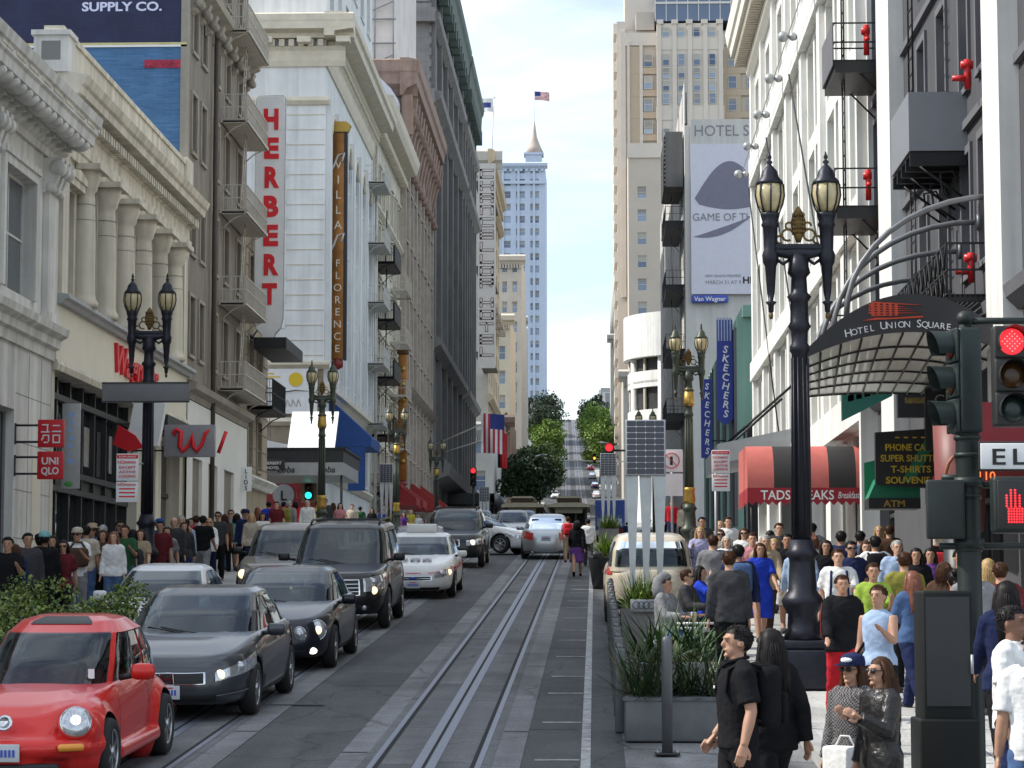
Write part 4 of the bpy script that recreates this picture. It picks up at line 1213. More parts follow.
M = MB(fr[0]); balcony(M, 13.5, 20.5, 7.75, .9, iron_blk, .95, .22)
for i in range(12): M.tube([(13.6+i*.57, .93, 7.8), (13.9+i*.57, .93, 8.25), (14.15+i*.57, .93, 7.8)], .02, iron_blk, 5); M.tube([(13.6+i*.57, .93, 8.65), (13.9+i*.57, .93, 8.25), (14.15+i*.57, .93, 8.65)], .02, iron_blk, 5)
B.put(M, 'balcony')
for v in (8.35, 11.95, 15.55):                          # open fire escapes with a solid outer panel
    M = MB(fr[0]); balcony(M, 28.8, 31.5, v, 1.3, iron_blk, .95, .5, bars=False)
    M.box(28.8, 31.5, .1, 1.3, v-.3, v-.12, iron_blk); M.box(28.8, 31.5, 1.33, 1.36, v-.1, v+.95, mgrey)
    B.put(M, 'fire_escape_balcony')
    M = MB(fr[0]); ladder(M, 29.6, 1.0, v, v+3.6, iron_blk, .5); B.put(M, 'ladder')
    M = MB(fr[0]); M.tube([(29.1, .5, v+.2), (29.1, .5, v+.95)], .07, valve, 8); M.tube([(29.1, .5, v+.55), (28.85, .5, v+.55)], .06, valve, 8); M.tube([(29.1, .42, v+.8), (29.1, .62, v+.8)], .1, valve, 8); B.put(M, 'standpipe_valve')
for u, v in ((14.8, 11.75), (14.8, 8.15)):
    M = MB(fr[0]); M.tube([(u, .3, v), (u, .3, v+.55)], .065, valve, 8); M.tube([(u, .3, v+.2), (u, .58, v+.2)], .055, valve, 8); M.tube([(u, .2, v+.45), (u, .42, v+.45)], .08, valve, 8); B.put(M, 'standpipe_valve')
HOT = B
# --- arched canopy hung on four curved tubes
rt = empty('arched_hotel_canopy', (5.35, 44.5, 6.4), 0, 'black arched canopy with white hotel lettering and red coach emblem', 'canopy')
cb = mat('canopy_black', (.035, .035, .038), .5, var=.1)
cglass = mat('canopy_glass', (.36, .35, .26), .35, var=.45, scale=1.3, trans=.75)
def arc_pts(x0, z0, x1, z1, sag, n=20):
    return [(x0+(x1-x0)*i/n, z0+(z1-z0)*i/n+sag*4*(i/n)*(1-i/n)) for i in range(n+1)]
up = arc_pts(-1.82, .12, 1.78, .42, .93); lo = arc_pts(-1.8, .06, 1.75, .2, .42)
Y0, Y1 = -3.3, 3.6
b = MB(); b.prism(up+lo[::-1], Y0, Y0+.12, cb, 'XZ'); b.build('fascia', rt)
b = MB()
n = 20
far_ = [(-1.15+2.93*i/n, .06+.25*4*(i/n)*(1-i/n)*.3) for i in range(n+1)]
for i in range(n):
    b.quad((lo[i][0], Y0+.12, lo[i][1]), (lo[i+1][0], Y0+.12, lo[i+1][1]), (far_[i+1][0], Y1, far_[i+1][1]), (far_[i][0], Y1, far_[i][1]), cglass)
    if i > 12: b.quad((up[i][0], Y0+.12, up[i][1]-.01), (up[i+1][0], Y0+.12, up[i+1][1]-.01), (far_[i+1][0], Y1, far_[i+1][1]+.35), (far_[i][0], Y1, far_[i][1]+.1), cb)
b.build('roof_shell', rt)
b = MB()
for i in range(0, n+1, 2): b.tube([(lo[i][0], Y0+.12, lo[i][1]-.02), (far_[i][0], Y1, far_[i][1]-.02)], .02, cb, 5)
for t in (.2, .4, .6, .8, 1):
    b.tube([(lo[i][0]*(1-t)+far_[i][0]*t, Y0+.12+(Y1-Y0-.12)*t, lo[i][1]*(1-t)+far_[i][1]*t-.02) for i in range(n+1)], .02, cb, 5)
b.build('rib', rt)
b = MB()
word = 'HOTEL UNION SQUARE'
for i, ch in enumerate(word):
    x = -.97+i*.1
    t = (x+1.8)/3.55
    if ch != ' ': text_mb(b, ch, .155 if i not in (0, 6, 12) else .19, whitel, TM(x, Y0-.012, .06+.14*t+1.68*t*(1-t)+.07) @ Matrix.Rotation(-.3*(1-2*t), 4, 'Y'), extrude=.006)
b.build('lettering', rt)
b = MB()
red_e = mat('emblem_red', (.62, .07, .03), .5, var=.1)
for k in range(6):                                     # speeding cable car emblem drawn with red strokes
    z = 1.04-.045*k; x0 = -.62+.04*(k in (0, 5)); x1 = .18-.09*((k*7) % 4)
    b.prism([(x0, z), (x1, z-.03+.01*k), (x1+.12, z-.03+.01*k), (x0, z+.03)], Y0-.02, Y0-.005, red_e, 'XZ')
for k in range(5): b.box(-.58+.1*k, -.53+.1*k, Y0-.024, Y0-.004, .82, 1.04, red_e)
b.prism([(-.74, .74), (.3, .79), (.3, .82), (-.2, .79), (-.5, .79)], Y0-.022, Y0-.006, red_e, 'XZ')
b.build('emblem', rt)
for (y, zz) in ((-2.4, 3.05), (-.2, 2.95), (2.1, 2.75), (4.6, 2.55)):
    b = MB()
    y1 = min(y, 3.2)
    b.tube([(-.95, y1-.3, .85)]+[(-.95+2.7*(1-math.cos(t))*.999, y+(y1-.3-y)*(1-i/10), .85+(zz-.85)*math.sin(t)) for i, t in enumerate([k*PI/2/10 for k in range(11)])][1:], .052, mat('grey_tube', (.16, .165, .175), .45, .3, var=.1), 10)
    b.lathe([(.16, 0), (.16, .05)], MATS['grey_tube'], 12, M=Matrix.Translation((1.74, y, zz)) @ Matrix.Rotation(R(90), 4, 'Y'))
    b.box(1.7, 1.74, y-.05, y+.05, zz-.4, zz+.4, MATS['grey_tube'])
    b.build('support_tube', rt)
# --- shop signs below the canopy
dgn, gn = mat('sign_dark_green', (.03, .16, .12), .5, var=.1), mat('sign_bright_green', (.02, .2, .11), .5, var=.1)
rt = empty('green_shop_sign', (6.25, 52.5, 6.1), 0, 'teal green hanging sign with slanted yellow lines of lettering', 'sign')
b = MB(); b.prism([(-.85, .2), (.25, .75), (.25, 2.0), (-.85, 1.75)], -.1, .1, dgn, 'XZ'); b.tube([(.25, 0, 1.5), (.95, 0, 1.5)], .04, blackm, 6); b.build('sign_panel', rt)
b = MB()
for k in range(4):
    for j in range(5): b.add([(-.72+.18*j, -.112, .62+.27*k+.05*j), (-.59+.18*j, -.112, .655+.27*k+.05*j), (-.59+.18*j-.03*(j % 2), -.112, .79+.27*k+.05*j), (-.72+.18*j, -.112, .75+.27*k+.05*j)], [(0, 1, 2, 3)], yell); b.build('lettering', rt)
rt = empty('black_shop_sign', (6.55, 51.6, 6.0), 0, 'black hanging board with dim yellow lettering beside the teal sign', 'sign')
b = MB(); b.box(-.05, .85, -.12, .12, .3, 1.75, blackl); b.build('sign_panel', rt)
b = MB()
for k in range(3): b.box(.1, .7, -.128, -.12, .6+k*.32, .72+k*.32, mat('dim_yellow', (.18, .12, .03), .6, var=.6, scale=20))
b.build('lettering', rt)
rt = empty('souvenir_sign', (6.15, 48.5, 4.6), 0, 'black sign with bright yellow PHONE CARD and SOUVENIRS lettering', 'sign')
b = MB(); b.prism([(-.5, .1), (.95, .0), (1.0, 1.25), (-.5, 1.15)], -.1, .1, blackl, 'XZ'); b.prism([(.0, .15), (.25, .15), (.8, 1.1), (.55, 1.1)], -.115, -.1, gn, 'XZ'); b.tube([(.9, .05, .6), (1.2, .05, .6)], .04, blackm, 6); b.build('sign_panel', rt)
b = MB()
for k, t in enumerate(('- - - -', 'PHONE CARD', 'SUPER SHUTTLE', 'T-SHIRTS', 'SOUVENIRS')): text_mb(b, t, .19, yell, TM(.2, -.12, 1.0-k*.22), bold=.015, width=(.6, 1.0, 1.2, .8, 1.0)[k])
b.build('lettering', rt)
rt = empty('green_shop_awning', (5.55, 49.6, 4.25), 0, 'bright green wedge awning with gold ATM on its black edge', 'awning')
b = MB(); b.prism([(0, .25), (1.45, .25), (1.45, 1.5), (0, 1.2)], 0, .05, gn, 'XZ'); b.prism([(0, .25), (1.45, .25), (1.45, 1.45), (.25, .75)], -.9, 0, gn, 'XZ'); b.box(0, 1.45, -.95, .05, -.02, .25, blackl); b.build('canopy', rt)
b = MB(); text_mb(b, 'ATM', .23, gold, TM(.72, -.96, .03), bold=.02, width=.6); b.build('lettering', rt)
rt.scale = (.72, .8, .8)
rt = empty('black_letter_sign', (6.5, 47.3, 5.3), 0, 'narrow black sign with stacked white letters below the arched canopy', 'sign')
b = MB(); b.box(0, .62, -.05, .05, 0, 1.9, blackl); b.build('sign_panel', rt)
b = MB()
for k, t in enumerate(('C', 'CL', 'HH')): text_mb(b, t, .3, mat('lettering_dim_white', (.4, .4, .4), .6, var=0), TM(.35, -.06, 1.35-k*.45)); 
b.build('lettering', rt)
rt = empty('curved_red_sign', (6.15, 40.6, 3.5), 0, 'curved faded maroon column sign with a faint golden arch', 'sign')
mar = mat('maroon_sign', (.20, .06, .055), .5, var=.2, scale=1)
b = MB(); b.lathe([(.38, 0), (.42, .6), (.45, 1.9)], mar, 24); b.lathe([(.3, -2.2), (.3, 0)], blackm, 16); b.build('sign_panel', rt)
b = MB(); b.tube([(.0+.22*math.cos(t)-.1, -.42-.02, .8+.45*math.sin(t)) for t in [PI*k/8 for k in range(9)]], .035, mat('faint_gold', (.30, .10, .05), .5, var=.1), 6); b.build('emblem', rt)
rt = empty('red_board_sign', (6.05, 39.2, 4.35), 0, 'flat bright red board with lit number 110 beneath it', 'sign')
b = MB(); b.box(.0, 1.1, -.04, .04, .5, 1.2, mat('board_red', (.36, .05, .06), .5, var=.1)); b.box(.0, 1.1, -.06, .04, -.15, .2, mat('dark_red_strip', (.16, .015, .01), .4)); b.build('sign_panel', rt)
b = MB(); text_mb(b, '110', .2, mat('lit_orange', (.9, .2, .05), .4, var=0, emit=1.2), TM(.3, -.07, -.07)); b.build('lettering', rt)
rt = empty('shop_display', (6.75, 46, 1.75), 0, 'rack of red blue and green goods at the shop door', 'display')
b = MB()
for k, (c, z) in enumerate((((.5, .02, .04), .4), ((.02, .1, .5), 2.3), ((.03, .3, .08), 2.0), ((.55, .03, .04), 1.2), ((.6, .02, .03), 2.65), ((.6, .5, .4), 1.65), ((.5, .02, .06), .8))):
    b.cbox(-.3, .35, -.1+.01*k, .1+.01*k, z, z+.33, mat('goods_%d' % k, c, .6, var=.5, scale=9), .03)
b.box(-.34, .4, .12, .18, 0, 3.0, blackm); b.build('rack', rt)
# --- white building with the deep windows
B = Bld('bright_white_building', 'sunlit white building with dentil cornice and a row of ball lamps', (RF, 61.2, 3))
fr = FR(RF, 61.2); W = 45
M = MB(fr[0])
pit = 6.43
holes = []
for i in range(7):
    c = pit*(i+.5)
    for (v0, v1) in ((8.2, 12.2), (13.2, 17.2), (17.8, 20.8), (22.6, 25.4)):
        holes += [(c-2.35, c-.25, v0, v1), (c+.25, c+2.35, v0, v1)]
shopw = [(1.0+i*6.43, 6.0+i*6.43, 3.2+i*.37, 7.0) for i in range(7)]
wall_holes(M, 0, W, 2, 26.5, holes+shopw, brightw, .75); shell(M, fr, 0, W, 2, 29, 18, brightw)
M.quad((0, 0, 26.5), (W, 0, 26.5), (W, 0, 29), (0, 0, 29), brightw)
B.put(M, 'wall')
pale = mat('pale_green_glass', (.42, .45, .38), .2, var=.2, scale=2)
B.wins(fr, holes[:90], .62, 'g12', mat('window_frame_pale', (.62, .62, .55), .6), pale)
for s in shopw: inst(win_mesh(s[1]-s[0], s[3]-s[2], 'g31', wf_white, glass_sh), 'shop_window', B.root, fr[0] @ Vector(((s[0]+s[1])/2, -.4, s[2])) - Vector(B.root.location), fr[1])
M = MB(fr[0])
for i in range(8): M.box(pit*i-.45, pit*i+.45, .004, .18, 7.6, 26.2, brightw)
M.box(0, W, .003, .28, 21.0, 22.2, brightw); M.box(0, W, .003, .3, 12.3, 13.1, brightw); M.box(0, W, .002, .35, 7.1, 8.0, brightw)
B.put(M, 'pier_and_band')
M = MB(fr[0])
cornice(M, 0, W+.5, 26.0, [(.1, 0), (.3, .25), (.35, .7), (.5, .9), (1.0, 1.05), (1.05, 1.4), (1.15, 1.5), (1.25, 2.1), (.6, 2.3)], mat('pale_cream_cornice', (.78, .74, .64), .75, var=.08))
dentils(M, 0, W+.3, 26.55, 26.95, .3, .85, .42, .24, mat('cornice_dentil_tan', (.5, .45, .36), .8))  # tan dentils below the pale cream cornice
B.put(M, 'cornice')
for i in range(7):
    M = MB(fr[0]); u = pit*(i+1)-.2
    M.tube([(u, .3, 21.6), (u, .55, 21.6)], .05, silver, 6); M.ell((u, .42, 21.6), (.15, .15, .15), silver, 12, 8); M.ell((u, .75, 21.6), (.19, .19, .19), silver, 12, 8); B.put(M, 'ball_lamp')
M = MB(fr[0]); M.tube([(-.2, .6, 21.6), (W, .6, 21.6)], .02, silver, 5); B.put(M, 'lamp_cable')
for i in range(3):
    M = MB(fr[0]); u = 8+i*11; M.tube([(u, .2, 9.5-i*.3), (u+12, .5, 3.5+17)], .03, iron_blk, 4); B.put(M, 'cable')
# theatre-like grey canopy at the far end
rt = empty('grey_metal_canopy', (5.6, 84, 7.3), 0, 'slanted grey metal canopy on the sunlit white building above the striped awning', 'canopy')
b = MB(); b.prism([(-1.3, 0), (1.6, .6), (1.6, 1.3), (-1.3, .7)], 0, 9, silver, 'XZ'); b.build('canopy', rt)
b = MB(); b.tube([(-1.0, .3, .7), (1.6, .3, 3.0)], .05, iron_blk, 5); b.tube([(-1.0, 8, .7), (1.6, 8, 3.0)], .05, iron_blk, 5); b.build('stay', rt)
# --- steak house awning
rt = empty('striped_barrel_awning', (4.2, 66, 5.12), 0, 'red and black striped barrel awning with white lettering and scalloped edge', 'awning')
aw_p, aw_b, aw_r = mat('awning_red_sunlit', (.50, .13, .11), .7, var=.1), mat('awning_black', (.03, .028, .028), .75, var=.1), mat('awning_red_shaded', (.30, .02, .03), .75, var=.12)  # red canvas: sunlit tone painted on the barrel, shaded tone on the valance
b = MB()
x = 0
bands = [(aw_p, .72), (aw_b, .75), (aw_p, .75), (aw_b, .75), (aw_p, .6)]
prof = [(.9-.9*math.sin(t), .42+1.2*math.cos(t)**.9) for t in [PI/2*(1-i/12) for i in range(13)]]+[(4, 1.63)]
for m_, w_ in bands:
    b.add([(x+k*w_, d, z) for d, z in prof for k in (0, 1)], [(2*i, 2*i+1, 2*i+3, 2*i+2) for i in range(len(prof)-1)], m_, True)
    x += w_
W_ = x
b.prism([(d, z) for d, z in prof]+[(4, .42)], -.005, 0, aw_p, 'YZ'); b.prism([(d, z) for d, z in prof]+[(4, .42)], W_, W_+.005, aw_p, 'YZ')
b.build('canopy', rt)
b = MB()
n = 16
for i in range(n):
    a, c = i*W_/n, (i+1)*W_/n
    b.add([(a, -.01, .42), (c, -.01, .42), (c, -.02, .05), ((a+c)/2, -.02, -.06), (a, -.02, .05)], [(0, 1, 2, 3, 4)], aw_r)
for i in range(14):
    a, c = i*4/14, (i+1)*4/14
    b.add([(-.01, a, .42), (-.01, c, .42), (-.02, c, .05), (-.02, (a+c)/2, -.06), (-.02, a, .05)], [(0, 1, 2, 3, 4)], aw_r)
b.build('valance', rt)
b = MB(); text_mb(b, "TADS STEAKS", .36, whitel, TM(.35, -.03, .1), 'LEFT', .003, .012, 2.0); text_mb(b, 'Breakfast - Lunch', .26, whitel, TM(2.45, -.03, .13), 'LEFT', .003, .004, 1.1, .3); b.build('lettering', rt)
b = MB()
for xx in (.1, W_-.6): b.tube([(xx, .1, .4), (xx, .1, -1.9)], .03, blackm, 6)
b.build('pole', rt)
# --- mint green shop block, shoe shop blade signs
B = Bld('mint_green_block', 'mint green stepped art deco block with dark shop front', (9, 121, 6))
mint = mat('mint_green', (.25, .42, .34), .7, var=.1, scale=.6, streak=.15)
S = FS(7.2, 121)
M = MB(S[0])
wall_holes(M, 0, 14, 5, 17, [(.3, 13, 5.2, 11.5)], mint, .4); shell(M, S, 0, 14, 5, 17, 34, mint)
M.box(1.2, 2.9, -20, .5, 17.003, 18.6, mint); M.box(.3, 1.2, -20, .3, 17.002, 17.6, mint); M.box(1.3, 2.8, .002, .6, 5.5, 17, mint)
for k in range(4): M.box(1.45+k*.33, 1.6+k*.33, .6, .66, 6, 18, mint)
M.box(.3, 13, -.4, -.35, 5.2, 11.5, glass_sh)
for k in range(12): M.box(.4+k*1.05, .5+k*1.05, -.35, -.15, 5.2, 11.5, (wf_grey, wf_dark)[k % 2])
B.put(M, 'wall')
fr = FR(7.2, 121); M = MB(fr[0]); 
for k in range(30): M.box(k*1.1, k*1.1+.5, .003, .12+.1*(k % 2), 6.5, 16.5, (mgrey, dgrey, mint)[k % 3])
B.put(M, 'fluted_front')
navyb = mat('blade_sign_blue', (.03, .05, .30), .45, var=.08)
rt = empty('blue_shoe_sign', (6.25, 122, 11.6), 0, 'blue blade sign with vertical white letters and ribbed pale top', 'sign')
b = MB(); b.prism([(0, .3), (.4, 0), (.8, .3), (.8, 5.4), (0, 5.4)], -.12, .12, navyb, 'XZ')
for k in range(5): b.box(.05+k*.15, .13+k*.15, -.16, .16, 4.3, 5.5, mat('pale_blue_rib', (.3, .36, .55), .4))
b.tube([(.8, 0, 1), (1.0, 0, 1)], .05, blackm, 6); b.build('sign_panel', rt)
b = MB()
for i, ch in enumerate('SKECHERS'): text_mb(b, ch, .52, whitel, TM(.4, -.13, 3.7-i*.47) @ Matrix.Rotation(.25, 4, 'Y'), bold=.02)
b.build('lettering', rt)
rt = empty('blue_shoe_sign', (5.6, 126, 10.2), 0, 'plain topped blue blade sign with white letters, lower than the ribbed one', 'sign')
b = MB(); b.box(0, .72, -.12, .12, 0, 4.6, navyb); b.tube([(.7, 0, 1), (1.6, 0, 1)], .05, blackm, 6); b.build('sign_panel', rt)
b = MB()
for i, ch in enumerate('SKECHERS'): text_mb(b, ch, .52, whitel, TM(.36, -.13, 4.0-i*.54) @ Matrix.Rotation(.25, 4, 'Y'), bold=.02)
b.build('lettering', rt)
rt.scale = (.8, 1, .9)
# --- hotel with the tall billboard on its side
B = Bld('billboard_hotel', 'pale hotel with black fire escape and tall lilac billboard on its side wall', (9, 190, 7))
fr = FR(7.3, 190); W = 72
M = MB(fr[0]); holes = grid(1, 71, 9, 1.5, [(14+i*4.0, 16.6+i*4.0) for i in range(8)])
plw = mat('pale_hotel_stone', (.62, .61, .58), .8, var=.08, scale=.5, streak=.15)
tanb = mat('tan_brick_far', (.36, .32, .27), .85, var=.12, scale=.6)
wall_holes(M, 0, W, 7, 41, holes, plw, .4); shell(M, fr, 0, W, 7, 41, 26, plw); B.put(M, 'wall'); B.wins(fr, holes, .3, 'dh', wf_dark)
for k in range(5):
    M = MB(fr[0]); v = 18+k*5.2; balcony(M, 2, 12, v, 1.5, iron_blk, 1.2, .3); M.box(2, 12, .1, 1.5, v-.6, v-.1, iron_blk); B.put(M, 'fire_escape_balcony')
    if k < 4: M = MB(fr[0]); ladder(M, 4, .9, v, v+5.2, iron_blk, .6, 3); B.put(M, 'ladder')
M = MB(fr[0]); M.box(1.5, 10, .1, 1.5, 36.3, 40.8, dks); 
for k in range(12): M.box(1.4, 10.2, 1.5, 1.62, 36.4+k*.36, 36.53+k*.36, dks2)
B.put(M, 'louvred_bay')
rt = empty('tall_billboard', (7.75, 189.7, 26.0), 0, 'tall pale lilac billboard with dark grey crescent under hotel lettering', 'billboard')
lil = mat('billboard_lilac', (.66, .66, .74), .7, var=.04)
b = MB(); b.box(0, 9, -.12, .12, 1.3, 13.4, lil); b.box(0, 9, -.1, .2, 13.4, 15.4, plw); b.build('board', rt)
b = MB()
shd = mat('billboard_shadow_grey', (.20, .20, .26), .7, var=.08)
# a plain soft patch in place of the printed artwork
cr_ = [(.3+5.6*i/16, 9.0+3.0*math.sin(PI*i/16)) for i in range(17)]+[(5.9-5.6*i/16, 8.6-.5*math.sin(PI*i/16)) for i in range(1, 16)]
b.prism(cr_, -.14, -.12, shd, 'XZ')
cr_ = [(.15+4.6*i/12, 5.9+1.6*(i/12)**2+.35*math.sin(PI*i/12)) for i in range(13)]+[(4.75-4.6*i/12, 5.9+1.6*((12-i)/12)**2-.25*math.sin(PI*i/12)) for i in range(1, 12)]
b.prism(cr_, -.141, -.12, shd, 'XZ')
b.build('printed_patch', rt)
b = MB()
text_mb(b, 'HOTEL STRATFORD', 1.25, greyl, TM(.25, -.11, 14.05), 'LEFT', .01, .0, 10.2)
text_mb(b, 'GAME OF THRONES', .85, greyl, TM(.1, -.15, 7.2), 'LEFT', .01, -.005, 7.4)
text_mb(b, 'HBO', .75, blackl, TM(4.05, -.13, 2.15), 'LEFT', .01, .03, 1.6)
text_mb(b, 'MARCH 31 AT 9', .42, greyl, TM(1.1, -.13, 2.1), 'LEFT', .01, -.005, 2.8); text_mb(b, 'NEW SEASON PREMIERE', .3, greyl, TM(1.1, -.13, 2.65), 'LEFT', .01, -.008, 2.8)
b.build('lettering', rt)
rt = empty('small_blue_sign', (7.75, 189.6, 26.6), 0, 'small rounded blue plate with white lettering under the billboard', 'sign')
b = MB(); b.cbox(0, 2.9, -.1, .1, 0, .62, mat('plate_blue', (.05, .09, .42), .4), .08); b.build('sign_panel', rt)
b = MB(); text_mb(b, 'Van Wagner', .5, whitel, TM(1.45, -.11, .14), bold=.015, width=2.5); b.build('lettering', rt)
# --- curved white corner
B = Bld('curved_white_corner', 'white building with rounded corner, overhanging rim and strip windows', (9, 292, 12))
M = MB()
cx, cy = 13.5, 301
def ringw(r, z0, z1, m, a0=PI*.88, a1=PI*1.62, n=18, dr=0.):
    P = [(cx+r*math.cos(a0+(a1-a0)*i/n), cy+r*math.sin(a0+(a1-a0)*i/n)) for i in range(n+1)]
    for (xa, ya), (xb, yb) in zip(P, P[1:]): M.add([(xa, ya, z0), (xb, yb, z0), (xb, yb, z1), (xa, ya, z1)], [(0, 1, 2, 3)], m, True)
    q = P+[(cx+12, cy+8)]
    M.add([(x, y, z1) for x, y in q], [tuple(range(len(q)))], m); M.add([(x, y, z0) for x, y in q], [tuple(range(len(q)))], m)
ringw(9.8, 33.5, 38.9, brightw); ringw(9.3, 8, 20.5, brightw)
for z in (20.5, 25.2, 30.3): ringw(8.7, z+1.8-.3*(z > 30), z+4.6, shop_dark); ringw(9.3, z, z+1.8-.3*(z > 30), brightw)
ringw(9.3, 29.8, 30.6, brightw)
for i in range(7):
    a = PI*.9+i*PI*.1
    M.tube([(cx+8.95*math.cos(a), cy+8.95*math.sin(a), 8), (cx+8.95*math.cos(a), cy+8.95*math.sin(a), 34)], .22 if i % 2 else .5, (wf_tan, brightw)[(i+1) % 2], 6)
B.put(M, 'wall')
# --- tall stepped tower behind
B = Bld('tall_stepped_tower', 'very tall tan and grey stepped tower with central window bay', (17, 420, 18))
tg, tw_, to = mat('tower_grey_brick', (.53, .47, .40), .85, var=.06, scale=.2), mat('tower_white_stone', (.64, .58, .51), .8, var=.06, scale=.2), mat('tower_orange_panel', (.48, .39, .29), .8, var=.08)
S = FS(6.2, 424)
M = MB(S[0])                                           # lower grey block
holes = [(1.6, 3.2, v, v+2.2) for v in [30+i*4.15 for i in range(12)]]+[(7.6, 9.2, v, v+2.2) for v in [30+i*4.15 for i in range(12)]]
wall_holes(M, 0, 24, 18, 85, holes, tg, .3); shell(M, S, 0, 24, 18, 85, 20, tg); M.box(-.2, 24.2, 0, .3, 83, 85.6, tw_); B.put(M, 'wall')
B.wins(S, holes, .2, 'dh', wf_white, glass_b)
T = FS(6.0, 440)
M = MB(T[0])
shell(M, T, 0, 26, 18, 110, 25, tg, True)
M.box(-1.6, 0, -22, -.5, 18, 112, tw_); M.box(-.9, .0, -2, .3, 60, 110, tw_)
M.box(.8, 2.6, 0, .4, 84, 107, to); M.box(.3, .8, 0, .7, 84, 108, tw_); M.box(2.6, 3.2, .0, .5, 84, 108, tw_)
M.box(18.2, 21.4, 0, .4, 84, 107, to)
M.box(5.8, 18.0, 0, 2.6, 84, 110.8, tw_)
for v in (92.6, 105.8): M.box(5.6, 18.2, 2.6, 2.75, v, v+2.6, tw_)
for k in range(5): M.box(5.8+k*2.85, 6.6+k*2.85, 2.6, 3.0, 84, 111, tw_)
for x in (5.8, 8.5, 11.2, 14.0, 16.8): M.box(x, x+1.2, 2.4, 3.2, 110.6, 111.4, tw_)
for j in range(5): M.box(.8, 26, .41, .44, 85+j*4.2, 86.2+j*4.2, to)
for i in range(26): M.box(-2.2, -1.6, -20, -2, 20+i*3.6, 22+i*3.6, tw_)
M.box(0, 26, .2, .45, 107.2, 109.6, tw_)
M.box(5.5, 19.4, -10, 2.0, 111.4, 118, glass_b); M.box(19.6, 25, -6, .6, 110.2, 114.5, glass_b); M.box(2.0, 5.4, -6, .5, 110.1, 113.5, tg); M.box(0, 26, -24, -7, 110, 124, tw_)
for k in range(8): M.box(5.5+k*2, 5.65+k*2, 1.9, 2.1, 111.4, 118, wf_white)
M.box(5.4, 19.5, -10, 2.2, 114.6, 115, wf_white)
for k in range(3): M.box(19.6+k*2.6, 19.75+k*2.6, .5, .7, 110.2, 114.5, wf_white)
B.put(M, 'tower_shaft')
T2 = (T[0] @ Matrix.Translation((0, 3.0, 0)), T[1])
big = []
for k in range(4):
    c = 8.05+k*2.85-.6
    for (v0, v1) in ((86, 88), (88.6, 91), (95.6, 97.6), (98, 100), (100.4, 102.4), (102.8, 105), (108.2, 110)): big.append((c-.62, c+.62, v0, v1))
B.wins(T2, big, .2, 'dh', wf_white, glass_b)
B.wins((T[0] @ Matrix.Translation((0, .5, 0)), T[1]), [(x, x+1.6, v, v+2.4) for x in (3.4, 19.0, 22.6) for v in [86.3+j*4.2 for j in range(5)]], .02, 'dh', wf_white, glass_b)
# left edge balconies of the tower
far_block('mid_tower_wing', 'narrow pale tower wing with stacked bays at the edge of the tall tower', 5.2, 8.0, 470, 30, 108, 1, 22, tw_, ww=.6, corn=False)
far_block('gothic_block', 'ornate pale block with small spire between hill trees and tower', 3.6, 9, 520, 36, 62, 2, 7, far_g)
B, S = far_block('pale_terrace_block', 'pale terrace with fire escapes at the end of the east side', 4.6, 8.5, 380, 20, 40, 2, 5, far_p)
M = MB(); M.lathe([(1.2, 62), (1.0, 68), (.5, 72), (.06, 80)], far_g, 8, (4.6, 524, 0)); 
o = M.build('spire', kind=None, label='small grey church spire beyond the pale terrace', cat='spire')
# ------------------------------------------------------------------ vehicles
tyrem = mat('tyre_rubber', (.018, .018, .019), .8, var=.15)
rimm = mat('alloy_rim', (.45, .46, .48), .3, .85, var=.05)
wellm = mat('wheel_well', (.008, .008, .008), .9, var=0)
chrome = mat('chrome', (.62, .63, .65), .12, 1., var=0)
grillem = mat('grille_black', (.012, .012, .013), .5, var=0)
lens = mat('lamp_lens', (.50, .52, .55), .08, .6, var=.25, scale=18, coat=.6)
lit = mat('lit_headlamp', (1., .78, .48), .3, var=0, emit=1.5)
litw = mat('lit_headlamp_white', (1., .93, .8), .3, var=0, emit=1.6)
amber = mat('amber_lamp', (.75, .28, .03), .25, var=0, coat=.5)
tail = mat('tail_lamp', (.42, .015, .015), .12, var=.15, scale=15, coat=.8)
carglass = mat('car_glass', (.028, .036, .040), .03, var=.5, scale=1.6, spec=.45)
cargl = bpy.data.materials.new('car_window_glass'); cargl.use_nodes = True
N_, L_ = cargl.node_tree.nodes, cargl.node_tree.links
N_.remove(N_['Principled BSDF'])
tr_, go_, mx_, fr_ = N_.new('ShaderNodeBsdfTransparent'), N_.new('ShaderNodeBsdfGlossy'), N_.new('ShaderNodeMixShader'), N_.new('ShaderNodeFresnel')
tr_.inputs['Color'].default_value = (.27, .33, .33, 1); go_.inputs['Roughness'].default_value = .02; go_.inputs['Color'].default_value = (.85, .92, 1, 1); fr_.inputs['IOR'].default_value = 1.55
L_.new(fr_.outputs[0], mx_.inputs['Fac']); L_.new(tr_.outputs[0], mx_.inputs[1]); L_.new(go_.outputs[0], mx_.inputs[2]); L_.new(mx_.outputs[0], N_['Material Output'].inputs['Surface'])
seatm = mat('seat_fabric', (.035, .034, .033), .9, var=.1)
plate_w = mat('plate_white', (.50, .52, .55), .5, var=.08)
plate_t = mat('plate_blue', (.05, .08, .25), .5, var=0)
blacktrim = mat('black_trim', (.015, .015, .016), .45, var=0)
def paint(name, c, metal=.35, rough=.32):
    return mat('paint_'+name, c, rough, metal, var=.05, scale=1.2, coat=.5, spec=.3)
def lerp(pts, y, w_=.0):
    def f(y):
        if y <= pts[0][0]: return pts[0][1]
        for (a, va), (b, vb) in zip(pts, pts[1:]):
            if y <= b: return va+(vb-va)*(y-a)/(b-a)
        return pts[-1][1]
    if not w_: return f(y)
    return sum(f(y+w_*k/4) for k in range(-4, 5))/9
